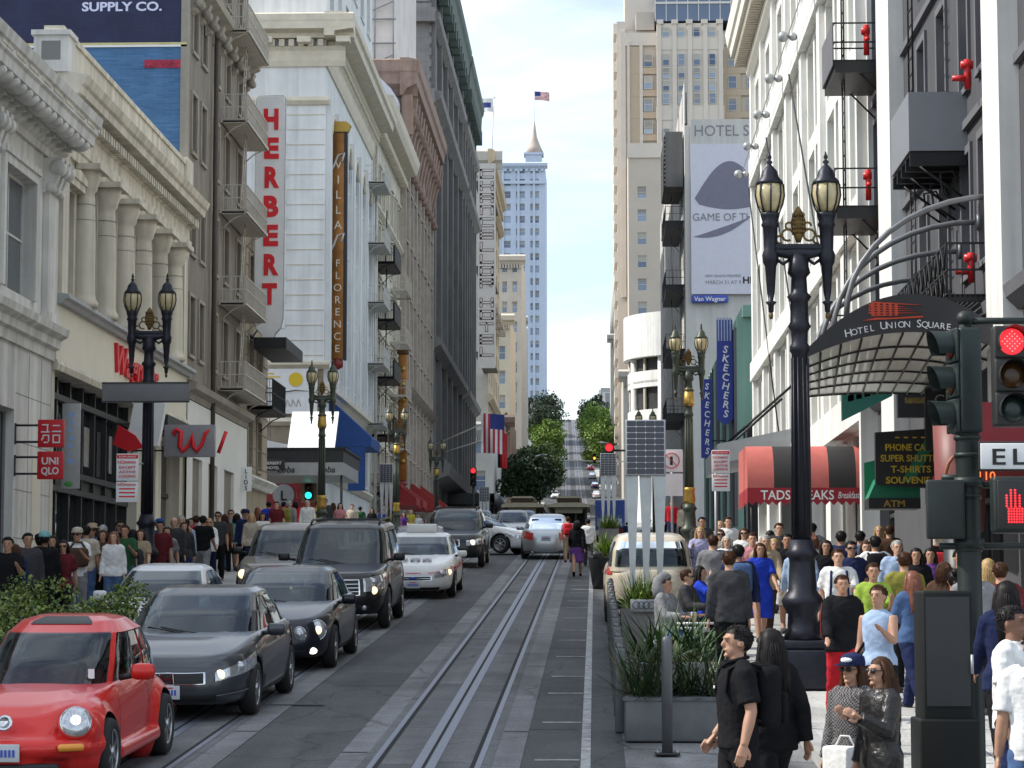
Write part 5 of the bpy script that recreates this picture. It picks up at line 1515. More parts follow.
class Car:
    def __init__(s, L, W, ztop, cabin, wheels, pm, n=4.6, cn=5., zb=.2, tp=None, crown=.03, sm=.14):
        s.hl, s.hw, s.zt, s.cab, s.wh, s.pm, s.n, s.cn, s.zb, s.crown, s.sm = L/2, W/2, ztop, cabin, wheels, pm, n, cn, zb, crown, sm
        s.tp = tp or [(0, .90, .955), (.06, .95, .975), (.18, .985, .995), (.42, 1, 1), (.62, 1.0, .995), (.80, .985, .985), (.92, .955, .965), (1, .90, .93)]
    def top(s, y): return lerp(s.zt, y, s.sm)
    def pt(s, th, t, off=0.):
        sc_w, sc_l = lerp([(a, b) for a, b, c in s.tp], t), lerp([(a, c) for a, b, c in s.tp], t)
        c, d = math.cos(th), math.sin(th)
        x = (s.hw*sc_w+off)*math.copysign(abs(c)**(2/s.n), c); y = (s.hl*sc_l+off)*math.copysign(abs(d)**(2/s.n), d)
        return Vector((x, y, s.zb+(s.top(y)-s.zb)*t))
    def th_front(s, q, front=True):
        a = math.acos(math.copysign(min(1, abs(q))**(s.n/2), q))
        return -a if front else a
    def th_side(s, y, sgn=1):
        a = math.asin(math.copysign(min(1, abs(y/s.hl))**(s.n/2), y))
        return a if sgn > 0 else PI-a
    def patch(s, mb, th0, th1, t0, t1, m, off=.008, nu=8, nv=4, shape=None):
        vs, fs = [], []
        for j in range(nv+1):
            for i in range(nu+1):
                u, v = i/nu, j/nv
                tt = t0+(t1-t0)*v
                if shape: tt = shape(u, v)
                vs.append(s.pt(th0+(th1-th0)*u, tt, off))
        for j in range(nv):
            for i in range(nu): fs.append((j*(nu+1)+i, j*(nu+1)+i+1, (j+1)*(nu+1)+i+1, (j+1)*(nu+1)+i))
        # a rim back to the body gives the patch a real edge
        mb.add(vs, fs, m, True)
    def fpatch(s, mb, q0, q1, t0, t1, m, off=.008, front=True, shape=None, nu=10):
        s.patch(mb, s.th_front(q0, front), s.th_front(q1, front), t0, t1, m, off, nu, 4, shape)
    def spatch(s, mb, y0, y1, t0, t1, m, sgn=1, off=.006, nu=6, shape=None):
        s.patch(mb, s.th_side(y0, sgn), s.th_side(y1, sgn), t0, t1, m, off, nu, 4, shape)
    # cabin surface: th around, v in level index space
    def cp(s, th, v, off=0.):
        i = min(int(v), len(s.cab)-2); f = v-i
        z, yf, yr, hw = [a+(b-a)*f for a, b in zip(s.cab[i], s.cab[i+1])]
        c, d = math.cos(th), math.sin(th)
        yc, hl = (yf+yr)/2, (yr-yf)/2
        return Vector(((hw+off)*math.copysign(abs(c)**(2/s.cn), c), yc+(hl+off)*math.copysign(abs(d)**(2/s.cn), d), z+off*.4))
    def cth_front(s, q, front=True):
        a = math.acos(math.copysign(min(1, abs(q))**(s.cn/2), q))
        return -a if front else a
    def cpatch(s, mb, f0, f1, v0, v1, m, off=.007, nu=10, nv=6):
        """f0(v), f1(v) give the th limits at level v"""
        vs, fs = [], []
        for j in range(nv+1):
            v = v0+(v1-v0)*j/nv
            a, b = f0(v), f1(v)
            for i in range(nu+1): vs.append(s.cp(a+(b-a)*i/nu, v, off))
        for j in range(nv):
            for i in range(nu): fs.append((j*(nu+1)+i, j*(nu+1)+i+1, (j+1)*(nu+1)+i+1, (j+1)*(nu+1)+i))
        mb.add(vs, fs, m, True)
    def cside(s, y, v, sgn=1):
        i = min(int(v), len(s.cab)-2); f = v-i
        z, yf, yr, hw = [a+(b-a)*f for a, b in zip(s.cab[i], s.cab[i+1])]
        yc, hl = (yf+yr)/2, (yr-yf)/2
        a = math.asin(math.copysign(min(1, abs((y-yc)/hl))**(s.cn/2), y-yc))
        return a if sgn > 0 else PI-a
    def body_mesh(s, extra=None):
        N_ = 72
        mb = MB()
        rings = []
        ts = [0, .03, .07, .13, .2, .3, .42, .52, .62, .72, .8, .87, .92, .96, 1]
        for t in ts: rings.append([s.pt(2*PI*k/N_, t) for k in range(N_)])
        for sc_ in (.96, .88, .75, .6, .4, .2):
            rg = []
            for k in range(N_):
                p = s.pt(2*PI*k/N_, 1); x, y = p.x*sc_, p.y*sc_
                rg.append(Vector((x, y, s.top(y)+s.crown*(1-sc_**2))))
            rings.append(rg)
        vs = [p for r in rings for p in r]
        fs = [(j*N_+k, j*N_+(k+1) % N_, (j+1)*N_+(k+1) % N_, (j+1)*N_+k) for j in range(len(rings)-1) for k in range(N_)]
        fs.append(tuple(range(N_))[::-1])
        e = (len(rings)-1)*N_
        fs.append(tuple(range(e, e+N_)))
        mb.add(vs, fs, s.pm, True)
        o = mb.build('body')
        if extra: pass
        cut = MB()
        for (y, r) in s.wh:
            for sg in (-1, 1):
                cut.tube([(sg*(s.hw-.30), y, r), (sg*(s.hw+.2), y, r)], r+.055, wellm, 28, smooth=False)
        c = cut.build('cutter')
        md = o.modifiers.new('arch', 'BOOLEAN'); md.operation = 'DIFFERENCE'; md.object = c; md.solver = 'EXACT'
        bpy.context.view_layer.update()
        me = bpy.data.meshes.new_from_object(o.evaluated_get(bpy.context.evaluated_depsgraph_get()))
        o.modifiers.clear(); o.data = me
        bpy.data.objects.remove(c)
        if len(me.materials) < 2: me.materials.append(wellm)
        for p in me.polygons:
            p.material_index = 0
            for (y, r) in s.wh:
                if abs(math.hypot(p.center.y-y, p.center.z-r)-(r+.055)) < .02 and p.center.z < r+.08+r or math.hypot(p.center.y-y, p.center.z-r) < r+.03 and abs(p.center.x) < s.hw-.25:
                    if abs(p.normal.x) < .3 or abs(p.center.x) < s.hw-.25: p.material_index = 1; p.use_smooth = False
        return o
    def cabin_mesh(s, mb, open_=None):
        N_ = 120; nl = len(s.cab)
        vs, fs = [], []
        lv = [i/10 for i in range(10*(nl-1)+1)]
        for v in lv:
            for k in range(N_): vs.append(s.cp(2*PI*k/N_, v))
        for j in range(len(lv)-1):
            for k in range(N_):
                if open_ and open_(2*PI*(k+.5)/N_, lv[j]+.05): continue
                fs.append((j*N_+k, j*N_+(k+1) % N_, (j+1)*N_+(k+1) % N_, (j+1)*N_+k))
        fs.append(tuple(range((len(lv)-1)*N_, len(lv)*N_)))
        mb.add(vs, fs, s.pm, True)
    def opening(s, v0, v1, sides):
        def f(th, v):
            if not v0+.1 < v < v1-.06: return False
            p = s.cp(th, v)
            a = abs(p.x)/s.cab_at(v)[3]
            if math.sin(th) < 0 and a < .86 and p.y < s.cab_at(v)[1]+.35: return True
            if math.sin(th) > 0 and a < .80 and p.y > s.cab_at(v)[2]-.35: return True
            if a < .9: return False
            w_ = min(1, (v-v0)/(v1-v0))
            return any(ya[0]+(ya[1]-ya[0])*w_+.03 < p.y < yb[0]+(yb[1]-yb[0])*w_-.03 for ya, yb in sides)
        return f
    def cab_at(s, v):
        i = min(int(v), len(s.cab)-2); f = v-i
        return [a+(b-a)*f for a, b in zip(s.cab[i], s.cab[i+1])]
    def interior(s, root):
        b = MB(); z = s.cab[0][0]
        lvl = s.cab_at(.1)
        b.add([s.cp(2*PI*k/40, .1, -.02)+Vector((0, 0, .035)) for k in range(40)], [tuple(range(40))], seatm)
        w_, yf, yr = lvl[3], lvl[1], lvl[2]
        ys_ = [yf+1.52*(yr-yf)/3.0] + ([yf+2.3*(yr-yf)/3.0] if yr-yf > 2.5 else [])
        for y in ys_:
            for x in (-.5*w_, .5*w_): b.cbox(x-.24, x+.24, y, y+.16, z-.1, z+.24, seatm, .05); b.cbox(x-.12, x+.12, y+.03, y+.12, z+.24, z+.42, seatm, .04)
        b.cbox(-w_*.9, w_*.9, yf+.25, yf+.75, z-.1, z+.08, seatm, .05)
        b.tube([(.5*w_+.17*math.cos(t), yf+.92+.07*math.sin(t), z+.05+.16*math.sin(t)) for t in [k*PI/8 for k in range(17)]], .016, blacktrim, 6)
        b.cbox(-.1, .1, yf+.62, yf+.65, z+.28, z+.33, blacktrim, .015)
        b.build('interior', root)
def wheel_parts(root, x, y, r, sg, spokes=7, rm=None, wd=.2):
    rm = rm or rimm
    rot = Matrix.Rotation(R(90)*sg, 4, 'Y')          # local z points outwards
    wl = empty('wheel', (x, y, r)); adopt(wl, root)
    b = MB(rot)
    b.lathe([(r*.64, -wd*.9), (r*.9, -wd), (r*.985, -wd*.85), (r, -wd*.5), (r*.985, -.05), (r*.93, -.005), (r*.68, .0), (r*.64, -.02)], tyrem, 32)
    t = b.build('tyre'); adopt(t, wl)
    b = MB(rot)
    b.lathe([(r*.66, -.02), (r*.66, -.005), (r*.6, -.012), (r*.58, -.05), (r*.2, -.07)], rm, 28)
    b.lathe([(r*.57, -.052), (r*.1, -.052)], wellm, 20)
    for k in range(spokes):
        a = 2*PI*k/spokes
        T = Matrix.Rotation(a, 4, 'Z')
        b.prism([(r*.08, -r*.07), (r*.61, -r*.055), (r*.61, r*.055), (r*.08, r*.07)], -.05, -.018, rm, 'XY', M=T)
    b.lathe([(r*.16, -.04), (r*.15, -.005), (r*.05, 0)], rm, 16)
    t = b.build('rim'); adopt(t, wl)
def finish(car, root, opts):
    """glass, wheels, lamps, mirrors and trim as parts"""
    s = car
    o = s.body_mesh(); adopt(o, root); o.name = 'body'
    gl = opts.get('glass', cargl)
    v0, v1 = opts.get('gv', (.12, 1.86))
    b = MB(); s.cabin_mesh(b, s.opening(v0, v1, opts['side'])); b.build('cabin', root)
    s.interior(root)
    b = MB(); s.cpatch(b, lambda v: s.cth_front(-.90), lambda v: s.cth_front(.90), v0, v1, gl, .008, 12, 8); b.build('windscreen', root)
    b = MB(); s.cpatch(b, lambda v: s.cth_front(-.86, False), lambda v: s.cth_front(.86, False), v0+.1, v1-.05, gl, .008, 12, 8); b.build('rear_window', root)
    b = MB()
    for k in (-1, 1): b.tube([s.cp(s.cth_front(.1*k+.05), v0+.05, .02), s.cp(s.cth_front(.1*k-.55*1), v0+.3, .016)], .005, blacktrim, 5)
    s.cpatch(b, lambda v: s.cth_front(-.93), lambda v: s.cth_front(.93), v0-.08, v0+.07, blacktrim, .011, 12, 1)
    b.build('wiper', root)
    for sg in (-1, 1):
        for (ya, yb) in opts['side']:
            b = MB()
            def ff(y, q=sg):
                return lambda v: s.cside(y[0]+(y[1]-y[0])*min(1, (v-v0)/(v1-v0)), v, q)
            s.cpatch(b, ff(ya), ff(yb), v0+.1, v1-.12, gl, .007, 5, 6); b.build('side_window', root)
    for (y, r) in s.wh:
        for sg in (-1, 1): wheel_parts(root, sg*(s.hw-.012), y, r, sg, opts.get('spokes', 7), opts.get('rim'))
    tm = opts.get('tm', 1.0)
    for sg in (-1, 1):                                # mirrors
        yf = opts['mirror'][0]; z = opts['mirror'][1]
        b = MB(); b.cbox(-.11, .11, -.05, .06, -.075, .075, opts.get('mirror_m', s.pm), .05, TM(sg*(s.hw+.10), yf, z)); b.tube([(sg*(s.hw-.12), yf+.05, z-.06), (sg*(s.hw+.06), yf+.02, z-.03)], .03, blacktrim, 6); b.build('mirror', root)
    b = MB()                                           # shut lines and sills
    for sg in (-1, 1):
        for y in opts.get('seams', ()): s.spatch(b, y, y+.012, .1, .97, blacktrim, sg, .003, 1)
        s.spatch(b, s.wh[0][0]+.4, s.wh[1][0]-.4, .0, .085, blacktrim, sg, .006, 8)
        for y in opts.get('handles', ()): s.spatch(b, y, y+.2, .80, .84, opts.get('handle_m', s.pm), sg, .03, 3)
    b.build('trim', root)
    f, lo_ = opts.get('head'), opts.get('fog')
    if f:
        q0, q1, t0, t1 = f
        for sg in (-1, 1):
            h = MB()
            s.fpatch(h, sg*q0, sg*q1, t0, t1, lens, .010, True, (lambda u, v: t0+(t1-t0)*(v*(.72+.28*u)+.0*u)) if opts.get('hs', 1) else None)
            for (q, t, r, mm) in opts.get('bulbs', ()):
                p = s.pt(s.th_front(sg*q), t, -.005); h.ell(p, (r, r*.55, r), mm, 12, 8)
            h.build('headlight', root)
    if opts.get('tailp'):
        q0, q1, t0, t1 = opts['tailp']
        for sg in (-1, 1):
            h = MB(); s.fpatch(h, sg*q0, sg*q1, t0, t1, tail, .012, False, None); h.build('tail_light', root)
    g = opts.get('grille')
    if g:
        q, t0, t1, frm = g
        b = MB(); s.fpatch(b, -q, q, t0, t1, grillem, .008, True, lambda u, v: t0+(t1-t0)*v*(1 if .1 < u < .9 else .75)+(.0 if .1 < u < .9 else (t1-t0)*.1))
        if frm:
            for tt in (t0, t1): s.fpatch(b, -q, q, tt-.008, tt+.008, frm, .016)
            for sg in (-1, 1): s.fpatch(b, sg*(q-.012), sg*(q+.012), t0, t1, frm, .016, True, None, 2)
            for k in range(1, opts.get('bars', 3)): s.fpatch(b, -q, q, t0+(t1-t0)*k/opts.get('bars', 3)-.006, t0+(t1-t0)*k/opts.get('bars', 3)+.006, opts.get('barm', blacktrim), .013)
        b.build('grille', root)
    if opts.get('intake'):
        b = MB()
        for (q0, q1, t0, t1) in opts['intake']: s.fpatch(b, q0, q1, t0, t1, grillem, .006)
        b.build('bumper_intake', root)
    for fr_ in (True, False):
        t = opts.get('plate_f' if fr_ else 'plate_r')
        if t is None: continue
        p = s.pt(s.th_front(0, fr_), t, .012)
        b = MB(); sg = -1 if fr_ else 1
        b.cbox(-.16, .16, -.008, .008, -.08, .08, plate_w, .006, TM(p.x, p.y+sg*.008, p.z)); 
        for k in range(7): b.box(-.12+.036*k, -.12+.036*k+.022, -.013, .013, -.035, .03, plate_t, TM(p.x, p.y+sg*.006, p.z))
        b.box(-.08, .08, -.012, .012, .045, .06, redp, TM(p.x, p.y+sg*.006, p.z))
        b.build('plate', root)
    return root
def place(root, x, y, rz=0):
    root.location = (x, y, gz(y)+.012)
    sl = math.atan((gz(y+2)-gz(y-2))/4)
    root.rotation_euler = (sl*math.cos(rz), -sl*math.sin(rz)*0, rz)
sedan_zt = lambda zh, zc, zb, zr, L, c0, c1: [(-L/2, zh-.17), (-L/2+.12, zh-.06), (-L/2+.45, zh), (c0, zc), (c0+.3, zb), (c1-.2, zb+.03), (c1+.1, zr), (L/2-.1, zr-.03), (L/2, zr-.12)]
def sedan(label, pm, L=4.85, W=1.82, H=1.46, group=None, **kw):
    root = empty('parked_car' if kw.get('parked') else 'sedan_car', (0, 0, 0), 0, label, 'car', group)
    k = L/4.85
    c0, c1 = -1.05*k, 1.62*k
    zt = sedan_zt(.80, .96, .96, 1.0, L, c0, c1)
    cab = [(.90, c0-.12, c1+.25, W/2-.09), (1.18, c0+.40*k, c1-.12, W/2-.17), (H-.07, c0+.92*k, c1-.62*k, W/2-.27), (H-.02, c0+1.08*k, c1-.78*k, W/2-.36), (H, c0+1.35*k, c1-1.0*k, W/2-.52)]
    c = Car(L, W, zt, cab, [(-1.40*k, kw.get('wr', .325)), (1.38*k, kw.get('wr', .325))], pm, kw.get('n', 4.2), 5.5)
    op = dict(side=[((c0+.32, c0+1.08), (c0+1.32, c0+1.34)), ((c0+1.40, c0+1.42), (c1-.35, c1-.85))], mirror=(c0+.33, .98), seams=(c0-.05, c0+1.33, c1-.45), handles=(c0+1.02, c1-.78), head=(.50, .955, .60, .86), tailp=(.56, .97, .60, .86), grille=(.42, .52, .76, chrome), intake=[(-.62, .62, .08, .26)], plate_f=.36, plate_r=.62, bulbs=((.66, .68, .06, lit), (.86, .72, .06, lens)))
    op.update(kw.get('op', {}))
    finish(c, root, op)
    root['car'] = 0
    del root['car']
    return root, c
def suv(label, pm, L=5.1, W=2.0, H=1.9, group=None, **kw):
    root = empty('parked_suv' if kw.get('parked') else 'suv_car', (0, 0, 0), 0, label, 'suv', group)
    k = L/5.1
    hz = kw.get('hz', 1.08)
    c0, c1 = -1.15*k, L/2-.12
    bz = hz+.10
    zt = [(-L/2, hz-.12), (-L/2+.15, hz-.03), (-L/2+.5, hz), (c0, bz), (L/2-.1, bz+.02), (L/2, bz)]
    cab = [(bz-.08, c0-.15, c1+.04, W/2-.08), (bz+.32, c0+.36*k, c1-.05, W/2-.14), (H-.09, c0+.76*k, c1-.22, W/2-.22), (H-.03, c0+.9*k, c1-.32, W/2-.28), (H, c0+1.2*k, c1-.55, W/2-.42)]
    wr = kw.get('wr', .39)
    c = Car(L, W, zt, cab, [(-1.62*k, wr), (1.42*k, wr)], pm, 5.2, 7., .30)
    op = dict(side=[((c0+.30, c0+.95), (c0+1.28, c0+1.28)), ((c0+1.36, c0+1.36), (c0+2.2, c0+2.2)), ((c0+2.28, c0+2.28), (c1-.18, c1-.38))], mirror=(c0+.3, bz+.12), mirror_m=blacktrim, seams=(c0-.05, c0+1.3, c0+2.24), handles=(c0+1.0, c0+1.95), head=(.58, .96, .60, .92), tailp=(.80, .98, .55, .95), grille=(.52, .55, .9, chrome), intake=[(-.7, .7, .05, .25)], plate_f=.33, plate_r=.55, bulbs=((.74, .74, .09, lens), (.74, .64, .07, lens)), hs=0)
    op.update(kw.get('op', {}))
    finish(c, root, op)
    if kw.get('rack', True):
        b = MB()
        for sg in (-1, 1): b.tube([(sg*(W/2-.34), c0+1.0*k, H-.02), (sg*(W/2-.34), c0+1.2*k, H+.05), (sg*(W/2-.34), c1-.7, H+.05), (sg*(W/2-.34), c1-.5, H-.03)], .022, blacktrim, 6)
        for y in (c0+1.5*k, c1-1.0): b.box(-W/2+.34, W/2-.34, y-.03, y+.03, H+.03, H+.055, blacktrim)
        b.build('roof_rack', root)
    return root, c
# --- red compact with rounded wings
pr = paint('red', (.60, .022, .018), .1, .28)
root = empty('compact_car', (0, 0, 0), 0, 'red rounded compact car with round headlight and black sunroof', 'car')
zt = [(-2.05, .42), (-1.95, .62), (-1.7, .76), (-1.3, .84), (-.85, .88), (-.5, .90), (1.2, .99), (1.6, .92), (1.9, .72), (2.05, .45)]
cab = [(.80, -1.05, 1.86, .71), (1.10, -.62, 1.72, .66), (1.34, -.18, 1.40, .59), (1.45, .10, 1.06, .48), (1.49, .28, .8, .34)]
c = Car(4.1, 1.52, zt, cab, [(-1.26, .32), (1.24, .32)], pr, 3.0, 3.6, .2, [(0, .93, .94), (.1, .97, .99), (.3, 1, 1), (.6, 1, 1), (.85, .97, .97), (1, .9, .9)], .05, .1)
def compact_body():
    o = c.body_mesh()
    b = MB()
    N_ = 72; ts = [0, .06, .15, .3, .5, .7, .85, .94, 1]
    rings = [[c.pt(2*PI*k/N_, t) for k in range(N_)] for t in ts]
    for q in (.9, .7, .45, .2): rings.append([Vector((p.x*q, p.y*q, c.top(p.y*q)+.06*(1-q*q))) for p in rings[8]])
    vs = [p for r_ in rings for p in r_]
    fs = [(j*N_+k, j*N_+(k+1) % N_, (j+1)*N_+(k+1) % N_, (j+1)*N_+k) for j in range(len(rings)-1) for k in range(N_)]+[tuple(range(N_))[::-1], tuple(range((len(rings)-1)*N_, len(rings)*N_))]
    b.add(vs, fs, pr, True)
    for sg in (-1, 1):
        b.ell((sg*.56, -1.26, .40), (.30, .63, .43), pr, 24, 16); b.ell((sg*.55, 1.24, .40), (.31, .64, .45), pr, 24, 16)
        b.cbox(sg*.76-.07, sg*.76+.07, -.9, .9, .2, .34, pr, .05)
        b.ell((sg*.60, -1.70, .56), (.20, .20, .20), pr, 16, 12)
    for y, sy in ((-1.88, -1), (1.88, 1)):
        b.tube([(-.76, y-sy*.34, .42), (-.66, y-sy*.1, .42), (-.35, y+sy*.07, .42), (0, y+sy*.11, .42), (.35, y+sy*.07, .42), (.66, y-sy*.1, .42), (.76, y-sy*.34, .42)], .105, pr, 12)
    me = remesh(b, .019, 12, 'body')
    me.materials[0] = pr
    o2 = bpy.data.objects.new('body', me); col.objects.link(o2)
    cut = MB()
    for y in (-1.26, 1.24):
        for sg in (-1, 1): cut.tube([(sg*.56, y, .32), (sg*1.1, y, .32)], .375, wellm, 32, smooth=False)
    k = cut.build('cutter')
    md = o2.modifiers.new('arch', 'BOOLEAN'); md.operation = 'DIFFERENCE'; md.object = k; md.solver = 'EXACT'
    bpy.context.view_layer.update()
    me2 = bpy.data.meshes.new_from_object(o2.evaluated_get(bpy.context.evaluated_depsgraph_get()))
    o2.modifiers.clear(); o2.data = me2; bpy.data.objects.remove(k); bpy.data.objects.remove(o)
    while len(me2.materials) < 2: me2.materials.append(wellm)
    me2.materials[0], me2.materials[1] = pr, wellm
    for p in me2.polygons:
        p.material_index = 0
        for y in (-1.26, 1.24):
            d = math.hypot(p.center.y-y, p.center.z-.32)
            if abs(p.normal.x) < .35 and abs(d-.375) < .01 or d < .37 and abs(p.center.x) < .6: p.material_index = 1; p.use_smooth = False
    return o2
o = compact_body(); adopt(o, root)
CS = [((-.52, .08), (.62, .60)), ((.70, .68), (1.42, 1.0))]
b = MB(); c.cabin_mesh(b, c.opening(.15, 2.1, CS)); b.build('cabin', root)
c.interior(root)
b = MB(); c.cpatch(b, lambda v: c.cth_front(-.86), lambda v: c.cth_front(.86), .15, 2.1, cargl, .008, 14, 10); b.build('windscreen', root)
b = MB(); c.cpatch(b, lambda v: c.cth_front(-.8, False), lambda v: c.cth_front(.8, False), .5, 2.2, cargl, .008, 12, 8); b.build('rear_window', root)
for sg in (-1, 1):
    for (ya, yb) in (((-.52, .08), (.62, .60)), ((.70, .68), (1.42, 1.0))):
        b = MB()
        c.cpatch(b, lambda v: c.cside(ya[0]+(ya[1]-ya[0])*(v-.25)/1.7, v, sg), lambda v: c.cside(yb[0]+(yb[1]-yb[0])*(v-.25)/1.7, v, sg), .25, 1.95, cargl, .008, 6, 6); b.build('side_window', root)
b = MB(); c.cpatch(b, lambda v: c.cth_front(-.6)*1, lambda v: c.cth_front(.6), 2.75, 3.9, blacktrim, .008, 10, 5); b.build('sunroof', root)
for sg in (-1, 1):
    for y in (-1.26, 1.24): wheel_parts(root, sg*.835, y, .32, sg, 6)
    h = MB()
    T = TM(sg*.605, -1.835, .65) @ Matrix.Rotation(R(16)*sg, 4, 'Z') @ Matrix.Rotation(R(64), 4, 'X')
    h.lathe([(.165, -.06), (.165, .0), (.15, .02)], pr, 24, M=T); h.lathe([(.15, .0), (.145, .03), (.10, .06), (.0, .075)], lens, 24, M=T); h.lathe([(.148, .015), (.14, .036)], chrome, 24, M=T); h.ell((.0, .0, .045), (.06, .06, .04), litw, 12, 8, M=T)
    h.build('headlight', root)
    h = MB(); h.cbox(-.12, .12, -.03, .03, -.035, .035, amber, .03, TM(sg*.60, -1.985, .44) @ Matrix.Rotation(R(24)*sg, 4, 'Z')); h.build('turn_signal', root)
    h = MB(); h.cbox(-.12, .12, -.06, .07, -.08, .08, pr, .065, TM(sg*.93, -.48, 1.0)); h.tube([(sg*.7, -.45, .94), (sg*.85, -.46, .97)], .035, blacktrim, 6); h.build('mirror', root)
    h = MB(); c.spatch(h, -.66, -.65, .2, .97, blacktrim, sg, .004, 1); c.spatch(h, .64, .65, .2, .97, blacktrim, sg, .004, 1); c.spatch(h, .42, .58, .84, .87, pr, sg, .03, 3); h.build('door_trim', root)
b = MB(); b.cbox(-.5, .5, -2.06, -1.98, .22, .30, grillem, .03); b.build('bumper_intake', root)
b = MB(); p = Vector((0, -2.02, .66)); b.lathe([(.075, 0), (.075, .015), (.05, .016), (.05, .01)], chrome, 24, M=Matrix.Translation(p) @ Matrix.Rotation(R(65), 4, 'X')); b.build('badge', root)
b = MB(); p = Vector((0, -2.10, .40)); b.cbox(-.16, .16, -.008, .008, -.08, .08, plate_w, .006, TM(0, p.y, p.z))
for k in range(7): b.box(-.12+.036*k, -.12+.036*k+.022, -.013, .0, -.035, .03, plate_t, TM(0, p.y, p.z))
b.build('plate', root)
b = MB(); b.box(-.03, .03, -.006, .0, 0, .09, signw, TM(*c.cp(c.cth_front(.7), .5, .012))); b.build('sticker', root)
place(root, -5.28, 23.75, R(-1.5))
# --- the queue of cars on the left
def accord():
    r, c = sedan('dark grey sedan with chrome framed grille and lit headlights behind the red compact', paint('graphite', (.06, .065, .075), .55), 4.93, 1.85, 1.47,
                 op=dict(grille=(.47, .54, .80, chrome), head=(.60, .97, .57, .83), plate_f=.34, barm=grillem, handle_m=chrome))
    b = MB(); p = c.pt(c.th_front(0), .675, .03)
    for x in (-.055, .055): b.box(x-.014, x+.014, -.01, 0, -.06, .06, chrome, TM(p.x, p.y, p.z))
    b.box(-.05, .05, -.01, 0, -.012, .012, chrome, TM(p.x, p.y, p.z)); b.tube([(p.x-.09, p.y, p.z-.07), (p.x-.075, p.y, p.z+.075), (p.x+.075, p.y, p.z+.075), (p.x+.09, p.y, p.z-.07), (p.x-.09, p.y, p.z-.07)], .006, chrome, 5)
    b.build('badge', r)
    b = MB()
    for sg in (-1, 1): c.fpatch(b, sg*.62, sg*.93, .22, .245, chrome, .012)
    b.build('chrome_strip', r)
    place(r, -4.95, 30.5, R(-1.0))
accord()
def merc():
    r, c = sedan('black sedan with twin oval headlights and upright chrome grille', paint('black_blue', (.010, .011, .022), .4), 4.82, 1.82, 1.45,
                 op=dict(head=None, grille=(.36, .50, .84, chrome), bars=5, plate_f=None, tailp=(.6, .95, .6, .86)))
    for sg in (-1, 1):
        h = MB()
        for q, rr, mm in ((.80, .125, lit), (.53, .095, lens)):
            p = c.pt(c.th_front(sg*q), .70, -.03)
            T = Matrix.Translation(p) @ Matrix.Rotation(R(30)*sg*(q**3), 4, 'Z')
            h.ell((0, 0, 0), (rr, .07, rr*1.15), lens, 20, 10, M=T); h.ell((0, -.035, 0), (rr*.55, .05, rr*.6), mm, 14, 8, M=T)
            h.tube([T @ Vector((rr*1.02*math.cos(a), -.02, rr*1.17*math.sin(a))) for a in [2*PI*k/20 for k in range(21)]], .008, chrome, 5)
        h.build('headlight', r)
        h = MB(); p = c.pt(c.th_front(sg*.72), .2, .0); h.ell(p, (.07, .04, .05), litw, 10, 8); h.build('fog_light', r)
    place(r, -4.75, 37.4, R(-.5))
merc()
r, c = suv('large black suv with wide chrome barred grille and roof rack', paint('black', (.012, .012, .014), .4), 5.13, 2.0, 1.93,
           op=dict(grille=(.50, .52, .90, chrome), bars=4, barm=chrome, plate_f=None, bulbs=((.76, .60, .075, lit), (.76, .8, .07, lens), (.6, .18, .05, lens))))
place(r, -4.82, 46.6)
SUV_K = r
def taxi():
    pw = paint('taxi_white', (.72, .72, .70), .0, .35)
    r, c = sedan('white taxi with red hood stripe number 286 and roof light', pw, 5.05, 1.86, 1.46,
                 op=dict(grille=(.44, .50, .68, chrome), barm=chrome, bars=2, plate_f=.28, intake=[(-.66, .66, .02, .14)], bulbs=((.7, .70, .08, lens), (.86, .68, .07, lit))))
    r.name = 'taxi'; r['category'] = 'taxi'
    b = MB(); b.cbox(-.36, .36, -.12, .12, 0, .2, pw, .04, TM(0, .35, 1.455)); b.cbox(-.2, .2, -.112, -.1, .03, .12, mat('taxi_lamp_face', (.6, .55, .4), .4), .01, TM(0, .35, 1.455)); b.build('roof_light', r)
    b = MB()
    text_mb(b, '286', .42, mat('taxi_grey_digit', (.30, .28, .32), .5, var=0), Matrix.Translation((0, -1.95, .862)) @ Matrix.Rotation(R(-82), 4, 'X'), width=.8, bold=.02, extrude=.003)
    c.fpatch(b, -.9, .9, .80, .83, redp, .006); 
    for sg in (-1, 1): c.spatch(b, -1.9, 1.9, .60, .68, redp, sg, .005, 12); text_mb(b, 'TAXI', .22, redp, Matrix.Translation((sg*.925, -.1, .62)) @ Matrix.Rotation(R(90)*sg, 4, 'Z'), extrude=.003)
    b.build('livery', r)
    b = MB(); p = c.pt(c.th_front(0), .59, .02); b.ell(p, (.09, .015, .035), mat('badge_blue', (.02, .05, .3), .3), 14, 8); b.build('badge', r)
    place(r, -4.15, 57.4)
    return r
TAXI = taxi()
r, c = suv('black suv with lit headlights and twin kidney grille ahead of the white taxi', paint('black_grey', (.02, .022, .026), .5), 4.85, 1.93, 1.74, hz=1.02,
           op=dict(grille=(.22, .58, .86, chrome), bars=2, bulbs=((.64, .72, .085, litw), (.82, .74, .08, lens)), head=(.45, .95, .60, .84)))
place(r, -4.3, 74.8)
r, c = sedan('dark sedan mostly hidden behind the white taxi with reddish flank', paint('dark_maroon', (.07, .015, .02), .3), 4.7, 1.8, 1.42)
place(r, -4.85, 66.3)
r, c = sedan('silver sedan seen from behind with red tail lamps on the cable car track', paint('silver', (.42, .45, .48), .75), 4.53, 1.72, 1.47, op=dict(plate_r=.70, tailp=(.50, .97, .62, .92), spokes=5))
place(r, -1.6, 81.3, PI)
SILVER = r
